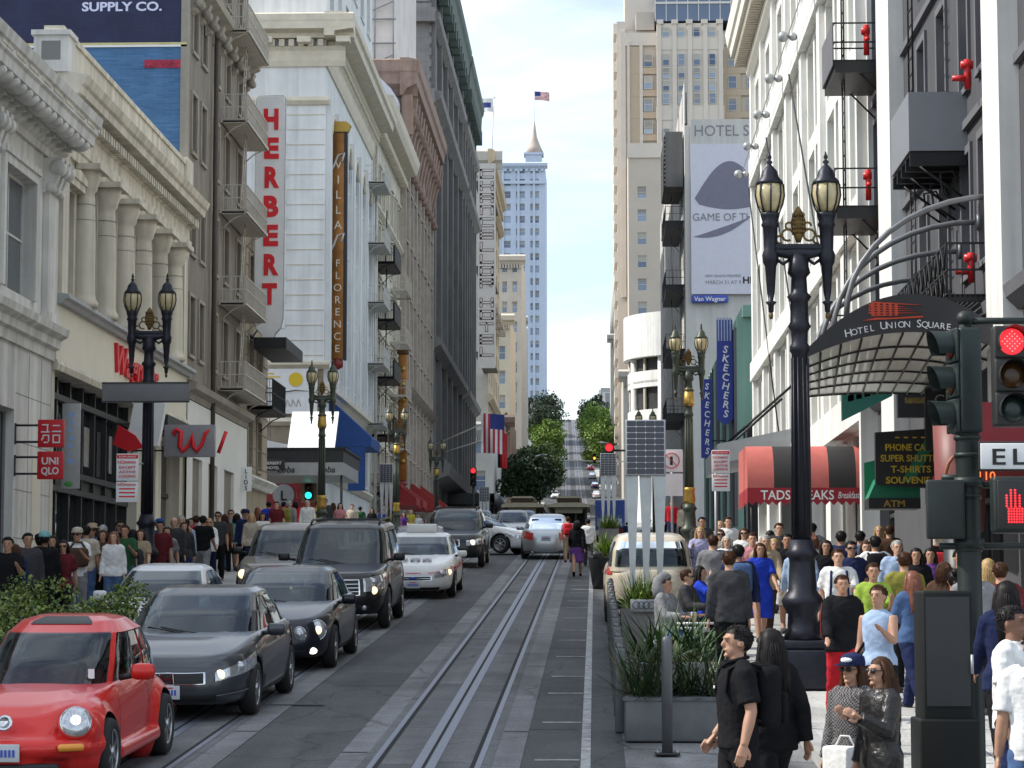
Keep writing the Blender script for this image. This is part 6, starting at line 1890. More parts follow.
b = MB(); b.box(-.7, .7, 2.15, 2.2, .2, .3, blacktrim); b.tube([(.45, 2.2, .25), (.45, 2.35, .25)], .035, silver, 8); b.box(-.3, .3, 1.5, 1.55, 1.0, 1.02, blacktrim); b.build('exhaust', r)
r, c = sedan('white sedan turning across the street beside the silver sedan', paint('white', (.70, .70, .70), .0), 4.5, 1.75, 1.42)
place(r, -4.2, 85.0, R(68)); WHITE = r
r, c = suv('gold beige minivan with one lit headlight behind the black suv', paint('gold_beige', (.22, .20, .17), .6), 4.9, 1.92, 1.76, hz=.98, rack=False,
           op=dict(grille=(.40, .55, .75, chrome), bulbs=((.78, .70, .10, lit), (.6, .7, .05, lens)), plate_f=None))
r.name = 'minivan'; r['category'] = 'minivan'
place(r, -6.75, 53.3)
r, c = sedan('white sedan with blue tinted windscreen parked beside the hedge planter', paint('white2', (.62, .62, .63), .0), 4.6, 1.72, 1.44, parked=True)
place(r, -6.85, 38.5)
# beige suv on the right edge, seen from behind
r, c = suv('cream beige suv parked behind the solar planter with a red tail lamp', paint('cream_beige', (.62, .54, .42), .25), 4.55, 1.78, 1.70, hz=1.0, rack=False, wr=.34, parked=True,
           op=dict(tailp=(.84, .985, .80, 1.0), mirror_m=blacktrim))
b = MB(); c.fpatch(b, -.8, .8, .02, .25, blacktrim, .01, False); b.build('rear_bumper', r)
place(r, 1.06, 47.8, PI)
# queue further up the street
def copies(src, rows):
    for (x, y, rz, lab, pm) in rows:
        o = dup(src, (0, 0, 0), 0, lab)
        place(o, x, y, rz)
        if pm:
            for ch in KIDS.get(o.name, ()):
                if ch.name.split('.')[0] in ('body', 'cabin', 'mirror'):
                    for sl in ch.material_slots:
                        if sl.material and sl.material.name.startswith('paint_'): sl.link = 'OBJECT'; sl.material = pm
blu, gry, wht, blk, redd = paint('navy', (.02, .035, .10), .4), paint('mid_grey', (.2, .21, .22), .6), paint('white3', (.7, .7, .7), 0), paint('black3', (.015, .015, .017), .4), paint('dark_red', (.25, .02, .02), .3)
copies(SILVER, [(-4.6, 92, 0, 'dark blue sedan queueing beyond the black suv with kidney grille', blu), (-3.4, 99, 0, 'silver grey sedan queueing behind the dark blue one', gry),
                (-3.3, 108, 0, 'navy sedan at the crossing ahead of the cable cars', blu), (-5.4, 104, 0, 'white sedan low in the far queue', wht), (-4.9, 118, 0, 'black sedan last of the far queue', blk)])
hill = [(-7.8, 470), (-7.9, 515), (-8.2, 560), (1.1, 330), (1.2, 352), (1.0, 395), (.9, 425), (.4, 470), (.1, 505), (-.5, 545), (-1.0, 585), (-1.6, 625), (-2.0, 660)]
colsn = [('white', wht), ('grey', gry), ('black', blk), ('dark red', redd), ('white', wht), ('navy', blu)]
for i, (x, y) in enumerate(hill):
    nm, pm = colsn[(i*5+i//6) % 6]
    o = dup(SILVER, (0, 0, 0), 0, None); o.name = 'parked_car'
    o['label'] = 'small distant car parked along the %s kerb of the hill street' % ('tree lined west' if x < -5 else 'east')
    o['group'] = 'cars parked on the hill'
    place(o, x, y, PI if x > -4 else 0)
    for ch in KIDS.get(o.name, KIDS.get('x', ())) or [c_ for c_ in o.children]:
        if ch.name.split('.')[0] in ('body', 'cabin', 'mirror'):
            for sl in ch.material_slots:
                if sl.material and sl.material.name.startswith('paint_'): sl.link = 'OBJECT'; sl.material = pm
# truck with blue banner
rt = empty('box_truck', (1.2, 168, gz(168)), 0, 'box truck with blue lettered panel parked near the cable cars', 'truck')
b = MB(); b.cbox(-1.15, 1.15, 0, 6, .9, 3.4, mat('truck_white', (.6, .6, .6), .5), .05); b.build('cargo_box', rt)
b = MB(); b.box(-1.16, .9, -.03, 0, 1.2, 3.3, mat('truck_blue', (.03, .06, .25), .5, var=.3, scale=3)); b.box(-1.0, .7, -.05, -.03, 1.5, 2.0, mat('pale_panel', (.35, .4, .6), .6, var=.5, scale=8)); b.build('blue_panel', rt)
b = MB(); b.cbox(-1.1, 1.1, 6, 7.8, .6, 2.4, wht, .2); b.build('cab', rt)
for sg in (-1, 1):
    for y in (1.2, 6.8): wheel_parts(rt, sg*1.1, y, .45, sg)
# the two cable cars
def cable_car(x, y, label):
    rt = empty('cable_car', (x, y, gz(y)+.02), 0, label, 'cable car', 'cable cars coming down the hill')
    mr, crm, dk = mat('cable_car_maroon', (.10, .04, .025), .5), mat('cable_car_cream', (.45, .40, .28), .6), mat('cable_car_brown', (.07, .045, .03), .6)
    b = MB(); b.cbox(-1.2, 1.2, 0, 8.2, .45, 1.25, mr, .08); b.box(-1.25, 1.25, -.3, 8.5, .35, .5, dk); b.build('body', rt)
    b = MB()
    for sg in (-1, 1):
        for yy in (.1, 1.4, 2.8, 4.2, 5.6, 8.0): b.box(sg*1.12-.06, sg*1.12+.06, yy-.06, yy+.06, 1.25, 2.75, dk)
    b.box(-.5, -.42, .05, .13, 1.25, 2.75, dk); b.box(.42, .5, .05, .13, 1.25, 2.75, dk)
    b.box(-1.15, 1.15, 3.9, 4.0, 1.2, 2.75, shop_dark); b.build('post', rt)
    b = MB(); b.prism([(-1.4, 2.72), (1.4, 2.72), (1.35, 2.9), (.7, 3.02), (-.7, 3.02), (-1.35, 2.9)], -.5, 8.7, crm, 'XZ'); b.cbox(-.75, .75, -.2, 8.4, 3.03, 3.32, dk, .08); b.prism([(-.85, 3.32), (.85, 3.32), (.6, 3.45), (-.6, 3.45)], -.3, 8.5, crm, 'XZ'); b.build('roof', rt)
    b = MB(); b.ell((0, -.05, 1.0), (.14, .1, .14), lens, 12, 8); b.build('headlight', rt)
    b = MB(); b.box(-.9, .9, -.04, 0, 2.35, 2.68, crm); b.build('sign_board', rt)
cable_car(-1.7, 158, 'brown cable car with cream roof on the track nearer the east kerb')
cable_car(-4.75, 158, 'brown cable car with dark front on the track nearer the west kerb')
# ------------------------------------------------------------------ people
skin = [mat('skin_fair', (.56, .33, .23), .5, var=.06, scale=8), mat('skin_tan', (.42, .23, .15), .5, var=.06, scale=8), mat('skin_brown', (.22, .11, .07), .5, var=.06, scale=8)]
hairs = {'black': mat('hair_black', (.010, .008, .008), .5, var=.2, scale=30, spec=.2), 'brown': mat('hair_brown', (.050, .022, .011), .5, var=.3, scale=30, spec=.15), 'blond': mat('hair_blond', (.38, .25, .10), .5, var=.25, scale=30),
         'grey': mat('hair_grey', (.40, .39, .37), .6, var=.2, scale=30), 'red': mat('hair_auburn', (.16, .05, .025), .45, var=.3, scale=30)}
CL = {'black': (.012, .012, .014), 'white': (.72, .72, .71), 'grey': (.22, .22, .23), 'navy': (.018, .025, .07), 'denim': (.07, .12, .24), 'green': (.03, .09, .04), 'red': (.45, .02, .03), 'blue': (.02, .05, .42),
      'aqua': (.20, .42, .42), 'lavender': (.38, .38, .58), 'tan': (.36, .28, .19), 'brown': (.08, .045, .03), 'olive': (.20, .19, .04), 'yellow': (.42, .36, .06), 'pink': (.50, .22, .24), 'lime': (.28, .40, .06),
      'beige': (.46, .40, .32), 'darkgrey': (.05, .05, .055), 'paleblue': (.32, .42, .58), 'maroon': (.12, .02, .025), 'royal': (.015, .07, .30), 'orange': (.7, .16, .02), 'purple': (.12, .05, .2)}
CL['leather'] = (.013, .012, .012); CL['plaid'] = (.10, .095, .10)
def cloth(c):
    if c == 'leather': return mat('black_leather', CL[c], .34, var=.15, scale=9, bump=.5, bscale=26, spec=.5)
    if c == 'plaid' and 'cloth_plaid' not in MATS:
        m = mat('cloth_plaid', CL[c], .9, var=0, spec=.1); N, L = m.node_tree.nodes, m.node_tree.links
        tc, ck = N.new('ShaderNodeTexCoord'), N.new('ShaderNodeTexChecker'); ck.inputs['Scale'].default_value = 70; ck.inputs['Color1'].default_value = (.03, .03, .035, 1); ck.inputs['Color2'].default_value = (.2, .19, .19, 1)
        L.new(tc.outputs['Object'], ck.inputs['Vector']); L.new(ck.outputs['Color'], N['Principled BSDF'].inputs['Base Color'])
    return mat('cloth_'+c, CL[c], .9, var=.25, scale=7, bump=.7, bscale=11, spec=.12)
DIM = dict(M=dict(sh=.172, ch=.116, wa=.108, hi=.110, cw=1.42, ww=1.38, hw=1.42, hx=.092), F=dict(sh=.150, ch=.106, wa=.088, hi=.110, cw=1.36, ww=1.36, hw=1.52, hx=.09))
POSE = {  # (hip flex, knee) per leg; (shoulder flex, abduct, elbow) per arm
    'st': ((2, 3), (-2, 2), (2, 8, 12), (-4, 9, 15)), 'wa': ((24, 8), (-18, 14), (-22, 8, 16), (24, 8, 26)), 'wb': ((-17, 18), (22, 6), (22, 9, 30), (-20, 9, 14)),
    'hp': ((4, 4), (-6, 8), (0, 10, 14), (22, 12, 95)), 'cr': ((0, 2), (3, 5), (25, 16, 100), (22, 16, 95)), 'pk': ((8, 8), (-12, 10), (-12, 16, 50), (-6, 14, 22)), 'sit': ((84, 86), (80, 82), (28, 12, 60), (24, 12, 70)),
    'up': ((84, 84), (80, 84), (60, 20, 125), (24, 12, 70))}
def torso(mb, d, prof, m):
    """prof: (z, depth radius, width ratio, y)"""
    vs, fs = [], []
    n = 18
    for z, r, w_, y in prof:
        for k in range(n):
            a = 2*PI*k/n
            vs.append((r*w_*math.copysign(abs(math.cos(a))**.85, math.cos(a)), y+r*math.copysign(abs(math.sin(a))**.9, math.sin(a)), z))
    for i in range(len(prof)-1):
        for k in range(n): fs.append((i*n+k, i*n+(k+1) % n, (i+1)*n+(k+1) % n, (i+1)*n+k))
    fs.append(tuple(range(n))[::-1]); fs.append(tuple(range((len(prof)-1)*n, len(prof)*n)))
    mb.add(vs, fs, m, True)
_hum = {}
def human(sex, pose, near=False):
    key = (sex, pose, near)
    if key in _hum: return _hum[key]
    d = DIM[sex]; P = POSE[pose]
    legs, arms = [], []
    for sg, (f, k) in zip((-1, 1), P[:2]):
        h = Vector((sg*d['hx'], 0, .90))
        kn = h + Vector((sg*.004, -math.sin(R(f)), -math.cos(R(f))))*.41
        an = kn + Vector((0, -math.sin(R(f-k)), -math.cos(R(f-k))))*.41
        legs.append((h, kn, an, R(f-k)))
    for sg, (f, ab, e) in zip((-1, 1), P[2:]):
        s = Vector((sg*d['sh'], .0, 1.385))
        u = Vector((sg*math.sin(R(ab)), -math.sin(R(f))*math.cos(R(ab)), -math.cos(R(f))*math.cos(R(ab))))
        el = s+u*.275
        w_ = Vector((sg*math.sin(R(ab))*(1-e/70), -math.sin(R(f+e)), -math.cos(R(f+e)))).normalized()
        wr = el+w_*.235
        arms.append((s, el, wr, w_))
    lo = min(l[2].z for l in legs)
    dz = .075-lo
    T = Matrix.Translation((0, 0, dz))
    sk = skin[0]
    def body(mb, g=0.):
        torso(mb, d, [(.80, .07, 1.1, 0), (.86, d['hi'], d['hw'], .0), (.94, d['hi']*1.02, d['hw'], .005), (1.05, d['wa'], d['ww'], 0), (1.20, d['ch'], d['cw'], -.005), (1.32, d['ch']*.98, d['cw']*1.08, 0), (1.395, d['ch']*.78, d['cw']*1.22, .005), (1.43, .065, 1.3, .01)], sk)
        mb.tube([(0, .012, 1.38), (0, .0, 1.45), (0, -.012, 1.53)], [.066, .054, .052], sk, 14)
        mb.ell((0, .005, 1.605), (.074, .092, .098), sk, 18, 12); mb.ell((0, -.018, 1.545), (.056, .068, .072), sk, 16, 10)
        mb.ell((0, -.098, 1.575), (.012, .016, .022), sk, 8, 6); mb.ell((0, -.086, 1.596), (.010, .012, .03), sk, 8, 6); mb.ell((0, -.076, 1.622), (.052, .02, .013), sk, 12, 6); mb.ell((0, -.084, 1.538), (.024, .012, .009), sk, 10, 6); mb.ell((0, -.076, 1.50), (.026, .018, .016), sk, 10, 6)
        for sg in (-1, 1): mb.ell((sg*.077, .008, 1.578), (.010, .02, .03), sk, 8, 6)
        for s, e, w_, dr in arms:
            mb.tube([s+Vector((0, 0, .015)), s, (s+e)/2, e, e+(w_-e)*.35, w_], [.05, .056, .05, .04, .041, .028], sk, 12)
            side = dr.cross(Vector((1, 0, 0))).normalized()
            sx_ = Vector((1, 0, 0)) if abs(dr.x) < .8 else Vector((0, 1, 0))
            px_ = (sx_ - dr*sx_.dot(dr)).normalized()
            py_ = dr.cross(px_).normalized()
            q = w_
            if near:
                mb.tube([q-dr*.01, q+dr*.03, q+dr*.085], [.026, .036, .040], sk, 12, flat=.5)
                ax, bx = (py_, px_)
                for i, (o_, ln) in enumerate(((-.030, .068), (-.010, .078), (.010, .072), (.029, .056))):
                    b0 = q+dr*.08+ax*o_; b1 = b0+dr*ln*.5-bx*.008*math.copysign(1, s.x); b2 = b1+dr*ln*.42-bx*.022*math.copysign(1, s.x)
                    mb.tube([b0-dr*.02, b0, b1, b2], [.0095, .0095, .009, .0075], sk, 8)
                b0 = q+dr*.02+ax*-.03; mb.tube([b0, b0+dr*.035-ax*.025, b0+dr*.07-ax*.028], [.013, .011, .009], sk, 8)
            else:
                mb.tube([q-dr*.01, q+dr*.04, q+dr*.09, q+dr*.14, q+dr*.17], [.026, .036, .036, .028, .014], sk, 8, flat=.55)
                mb.tube([q+dr*.03, q+dr*.08+px_*0-py_*.04], [.014, .01], sk, 6)
        for h, k, a, t in legs:
            mb.tube([h+Vector((0, 0, .04)), h, h*.6+k*.4, k, k*.7+a*.3+Vector((0, .012, 0)), a], [.085, .088, .078, .056, .056, .036], sk, 12)
            mb.tube([a+Vector((0, .03, -.03)), a+Vector((0, -.08, -.045)), a+Vector((0, -.15, -.055))], [.035, .034, .02], sk, 8)
    def legs_c(mb, upto, g, m=sk):
        torso(mb, d, [(.775, .085, 1.25, 0), (.82, .1, 1.35, 0), (.87, d['hi']+g+.004, d['hw'], .0), (.94, d['hi']*1.02+g, d['hw'], .005), (1.01, d['wa']+g+.004, d['ww'], 0)], m)
        for h, k, a, t in legs:
            if upto == 'knee': mb.tube([h+Vector((0, 0, .03)), h, h*.6+k*.4, h*.12+k*.88], [.09+g, .095+g, .09+g, .085+g], m, 12)
            else: mb.tube([h+Vector((0, 0, .03)), h, h*.6+k*.4, k, k*.6+a*.4, a+Vector((0, 0, -.025))], [.088+g, .092+g, .083+g, .068+g*.7, .062+g*.8, .052+g], m, 12)
    def top_c(mb, sleeve, g, hem, m=sk):
        torso(mb, d, [(hem, d['hi']*1.0+g+.006, d['hw'], .0), (.95, d['hi']*1.0+g+.004, d['hw'], .003), (1.05, d['wa']+g+.006, d['ww'], 0), (1.20, d['ch']+g, d['cw'], -.005), (1.32, d['ch']*.98+g, d['cw']*1.08, 0), (1.40, d['ch']*.8+g, d['cw']*1.2, .005), (1.44, .07+g*.6, 1.15, .01), (1.465, .062+g*.5, 1.05, .008)], m)
        for s, e, w_, dr in arms:
            if sleeve == 0: continue
            if sleeve == 1: mb.tube([s*.5+Vector((0, .003, .745)), s*.8+Vector((0, .002, .303)), s, s*.45+e*.55, s*.2+e*.8], [.03+g, .046+g, .056+g, .058+g, .062+g], m, 12)
            else: mb.tube([s*.5+Vector((0, .003, .745)), s*.8+Vector((0, .002, .303)), s, (s+e)/2, e, (e+w_)/2, w_+dr*.01], [.03+g, .046+g, .055+g, .052+g, .049+g, .045+g*.8, .038+g*.7], m, 12)
    V = .0075 if near else .017
    out = {}
    def mk(nm, fn, v, it=3):
        b = MB(T); fn(b); out[nm] = remesh(b, v, it, nm, 0 if nm == 'body' else (.006 if near else .009))
    mk('body', body, V, 2)
    vc = .011 if near else .019
    mk('tee', lambda b: top_c(b, 1, .016, .86), vc)
    mk('vest', lambda b: top_c(b, 0, .014, .88), vc)
    mk('jacket', lambda b: top_c(b, 2, .021, .82), vc)
    mk('shirt', lambda b: top_c(b, 2, .018, .84), vc)
    mk('trousers', lambda b: legs_c(b, 'ankle', .014), vc)
    mk('shorts', lambda b: legs_c(b, 'knee', .018), vc)
    if sex == 'F' and pose not in ('sit', 'up'):
        def skirt(b):
            torso(b, d, [(.46, .17, 1.25, -.01), (.6, .155, 1.28, 0), (.8, d['hi']+.035, d['hw'], .0), (.94, d['hi']*1.02+.018, d['hw'], .005), (1.02, d['wa']+.016, d['ww'], 0)], sk)
        mk('skirt', skirt, vc)
        def dress(b): skirt(b); top_c(b, 1, .014, .86)
        mk('dress', dress, vc)
    b = MB(T)
    for h, k, a, t in legs:
        M_ = Matrix.Translation(a) @ Matrix.Rotation(-t*.6, 4, 'X')
        if pose in ('sit', 'up'): M_ = Matrix.Translation(a)
        b.tube([(0, .065, -.03), (0, .05, -.035), (0, .0, -.03), (0, -.08, -.045), (0, -.15, -.055), (0, -.19, -.06)], [.02, .04, .046, .042, .036, .014], sk, 10, M=M_)
        b.tube([(0, .06, -.066), (0, -.04, -.068), (0, -.17, -.068)], [.03, .04, .03], sk, 8, M=M_, flat=.3)
    out['shoes'] = b.mesh('shoes')
    out['T'], out['arms'], out['dz'] = T, arms, dz
    b = MB(T)
    for sg in (-1, 1): b.ell((sg*.030, -.0825, 1.598), (.011, .0035, .0045), mat('eye_dark', (.03, .02, .015), .3, var=0), 8, 6)
    b.box(-.022, .022, -.0965, -.09, 1.5345, 1.5375, mat('lip', (.30, .12, .10), .5, var=0)); b.box(-.042, -.016, -.0945, -.085, 1.616, 1.619, hairs['brown']); b.box(.016, .042, -.0945, -.085, 1.616, 1.619, hairs['brown'])
    out['eyes'] = b.mesh('face_detail')
    _hum[key] = out
    return out
_hair = {}
def hair_mesh(style):
    if style in _hair: return _hair[style]
    b = MB(); m = hairs['black']
    n, k = 22, 14
    vs, fs = [], []
    c, r = (0, .012, 1.61), (.081, .099, .101)
    rng = random.Random(3)
    for i in range(k+1):
        for j in range(n):
            a, p = 2*PI*j/n, PI*i/k
            q = 1+rng.uniform(-.025, .03)
            vs.append((c[0]+r[0]*math.sin(p)*math.cos(a)*q, c[1]+r[1]*math.sin(p)*math.sin(a)*q, c[2]-r[2]*math.cos(p)*q))
    for i in range(k):
        for j in range(n):
            f = (i*n+j, i*n+(j+1) % n, (i+1)*n+(j+1) % n, (i+1)*n+j)
            y = sum(vs[t][1] for t in f)/4; z = sum(vs[t][2] for t in f)/4
            low = 1.535 if style in ('short', 'cap') else 1.50
            if z > 1.662+.2*max(0, y+.09)*0 or (y > -.035 and z > 1.60) or (y > .025 and z > low): fs.append(f)
    b.add(vs, fs, m, True)
    if style == 'long':
        hp = [(1.19, .018, 3.2, .105), (1.24, .034, 2.6, .11), (1.34, .047, 2.05, .10), (1.45, .058, 1.62, .07), (1.55, .076, 1.22, .035), (1.64, .082, 1.05, .022), (1.69, .06, 1., .012), (1.712, .02, 1., .01)]
        for sg in (-1, 1): b.tube([(sg*.055, -.02, 1.68), (sg*.083, .0, 1.6), (sg*.09, .0, 1.5), (sg*.10, -.02, 1.38), (sg*.092, -.05, 1.28)], [.016, .022, .028, .03, .01], m, 8)
    if style == 'bob':
        hp = [(1.44, .03, 1.7, .06), (1.48, .06, 1.4, .055), (1.55, .077, 1.2, .035), (1.64, .082, 1.05, .022), (1.69, .06, 1., .012), (1.712, .02, 1., .01)]
        for sg in (-1, 1): b.tube([(sg*.06, -.02, 1.67), (sg*.083, -.01, 1.58), (sg*.08, -.01, 1.49)], [.018, .026, .02], m, 8)
    if style in ('long', 'bob'):
        n0 = len(b.v); torso(b, None, hp, m)
        for i in range(n0, len(b.v)):
            x, y, z = b.v[i]; q = 1+.035*math.sin(z*55+x*40)+rng.uniform(-.02, .02)
            b.v[i] = (x*q, y*q, z)
    for k in range(170 if style != 'cap' else 60):            # locks over the base shape
        a = rng.uniform(0, 2*PI); rr = math.sqrt(rng.random())
        x0, y0 = .05*rr*math.cos(a), .012+.06*rr*math.sin(a)
        ca_, sa_ = math.cos(a), math.sin(a)
        if style in ('long', 'bob'):
            zb_ = (1.2 if style == 'long' else 1.44)+rng.uniform(-.05, .06)
            if sa_ < -.45: ca_, sa_ = math.copysign(.9, ca_), -.43
            ph, P_ = rng.uniform(0, 6), []
            for i in range(7):
                t = i/6; z = 1.712-(1.712-zb_)*t-.03*(1-t)*rr; sp = min(1, t*2.6+.25)
                wv = .008*math.sin(ph+t*14)*t
                P_.append((.088*sp*ca_*(1+.22*t)+wv, .018+.02*sp+(.09+.03*t)*sp*sa_+wv, z))
            b.tube(P_, [.004, .006, .007, .007, .006, .005, .001], m, 4)
        else:
            if sa_ < -.5 and rr > .6: continue
            p = PI*(.08+.46*rr) if sa_ > -.2 else PI*(.06+.28*rr)
            q0 = Vector((c[0]+r[0]*.98*math.sin(p)*ca_, c[1]+r[1]*.98*math.sin(p)*sa_, c[2]+r[2]*.98*math.cos(p)))
            d_ = Vector((ca_*.6+rng.uniform(-.3, .3), sa_*.6-.25, -.35+rng.uniform(-.2, .35)))
            b.tube([q0, q0+d_*.010+Vector((0, 0, .003)), q0+d_*.024], [.007, .006, .001], m, 4)
    if style == 'bun': b.ell((0, .11, 1.69), (.045, .045, .045), m, 10, 8); b.tube([(0, .08, 1.6), (0, .11, 1.55), (0, .10, 1.42)], [.03, .035, .01], m, 8)
    _hair[style] = b.mesh('hair')
    return _hair[style]
_acc = {}
def acc_mesh(kind):
    if kind in _acc: return _acc[kind]
    b = MB(); m = blackm
    if kind == 'cap':
        b.lathe([(.094, 1.625), (.098, 1.65), (.09, 1.70), (.06, 1.725), (.01, 1.735)], m, 18, (0, .008, 0), sy_=1.1); b.prism([(-.075, -.07), (-.06, -.15), (0, -.175), (.06, -.15), (.075, -.07)], 1.628, 1.642, m, 'XY')
    elif kind == 'cappanel':
        b.ell((0, -.062, 1.672), (.06, .04, .034), m, 12, 8)
    elif kind == 'hat':
        b.lathe([(.17, 1.64), (.17, 1.65), (.1, 1.66), (.092, 1.73), (.05, 1.745)], m, 18, (0, .008, 0))
    elif kind == 'shades':
        for sg in (-1, 1): b.ell((sg*.034, -.092, 1.598), (.03, .014, .02), m, 12, 8); b.box(sg*.07-.004, sg*.07+.004, -.085, .02, 1.598, 1.606, m)
    elif kind == 'backpack':
        b.cbox(-.155, .155, .11, .28, 1.0, 1.44, m, .07); b.cbox(-.12, .12, .26, .33, 1.03, 1.25, m, .04)
        for sg in (-1, 1): b.tube([(sg*.11, .13, 1.42), (sg*.115, .0, 1.46), (sg*.12, -.10, 1.40), (sg*.13, -.125, 1.25), (sg*.16, -.02, 1.08), (sg*.13, .12, 1.05)], .022, m, 6, flat=.5)
    elif kind == 'sling':
        b.cbox(-.30, -.17, -.10, .16, .78, 1.03, m, .05); b.tube([(-.22, .03, 1.02), (-.18, .08, 1.3), (-.12, .06, 1.45), (.02, -.10, 1.3), (-.2, -.06, 1.02)], .014, m, 6)
    elif kind == 'totes':
        b.cbox(.0, .34, -.42, -.26, .62, 1.0, m, .03)
        b.tube([(.08, -.34, 1.0), (.13, -.34, 1.08), (.21, -.34, 1.08), (.26, -.34, 1.0)], .008, m, 5)
    elif kind == 'bigbag':
        b.cbox(-.14, .26, -.24, -.08, 1.02, 1.36, m, .08); b.tube([(-.1, -.15, 1.33), (-.02, -.1, 1.46), (.1, -.06, 1.46), (.2, -.14, 1.34)], .018, m, 6)
    elif kind == 'hood':
        b.tube([(0, .06, 1.40), (0, .09, 1.52), (0, .07, 1.64), (0, .0, 1.705), (0, -.06, 1.68)], [.10, .112, .112, .09, .05], m, 14)
    elif kind == 'straps':
        for sg in (-1, 1): b.tube([(sg*.09, .06, 1.46), (sg*.10, -.10, 1.40), (sg*.11, -.135, 1.2), (sg*.12, -.13, 1.02)], .016, m, 6, flat=.4)
    elif kind == 'stripes':
        for (s_, e_, w_, dr) in human('F', 'wb')['arms']:
            sg = math.copysign(1, s_.x)
            for o_ in (-.016, .0, .016): b.tube([p+Vector((sg*(r_), o_, 0)) for p, r_ in ((s_, .078), ((s_+e_)/2, .077), (e_, .070), ((e_+w_)/2, .068), (w_, .058))], .005, whitel, 4)
    elif kind == 'phone':
        b.cbox(.14, .21, -.345, -.33, 1.10, 1.24, m, .01)
    _acc[kind] = b.mesh(kind)
    return _acc[kind]
ACCN = {'shades': 'sunglasses', 'sling': 'shoulder_bag', 'totes': 'shopping_bag', 'bigbag': 'large_bag', 'stripes': 'jacket_stripe'}
def swap(o, m):
    if not o.material_slots: return
    for sl in o.material_slots: sl.link = 'OBJECT'; sl.material = m
def person(x, y, z, rz, sex, pose, h, hair, hcol, top, tcol, bot, bcol, label, acc=(), sk=0, near=False, group=None, shoe='darkgrey', lean=0.):
    Hm = human(sex, pose, near)
    rt = empty('person', (x, y, z), rz, label, 'person', group)
    s = h/1.70
    rt.scale = (s*1.03, s*1.03, s)
    if lean: rt.rotation_euler = (lean, 0, rz)
    o = inst(Hm['body'], 'body', rt, (0, 0, 0)); swap(o, skin[sk])
    o = inst(Hm['eyes'], 'face_detail', rt, (0, 0, 0))
    if hair != 'bald':
        o = inst(hair_mesh(hair), 'hair', rt, (0, 0, Hm['dz'])); swap(o, hairs[hcol])
    o = inst(Hm[top], {'tee': 'tee_shirt', 'vest': 'vest_top'}.get(top, top), rt, (0, 0, 0)); swap(o, cloth(tcol))
    if bot: o = inst(Hm[bot], bot, rt, (0, 0, 0)); swap(o, cloth(bcol))
    o = inst(Hm['shoes'], 'shoes', rt, (0, 0, 0)); swap(o, cloth(shoe))
    for a in acc:
        k, c = a if isinstance(a, tuple) else (a, 'black')
        o = inst(acc_mesh(k), ACCN.get(k, k), rt, (0, 0, Hm['dz'])); 
        if k != 'stripes': swap(o, cloth(c) if k != 'shades' else blacktrim)
        else: swap(o, cloth(c)) if len(o.material_slots) < 2 else None
    return rt
FACE = {'f': 0, 'b': PI, 'l': R(-90), 'r': R(90), 'fl': R(-30), 'fr': R(30), 'bl': R(-150), 'br': R(150)}
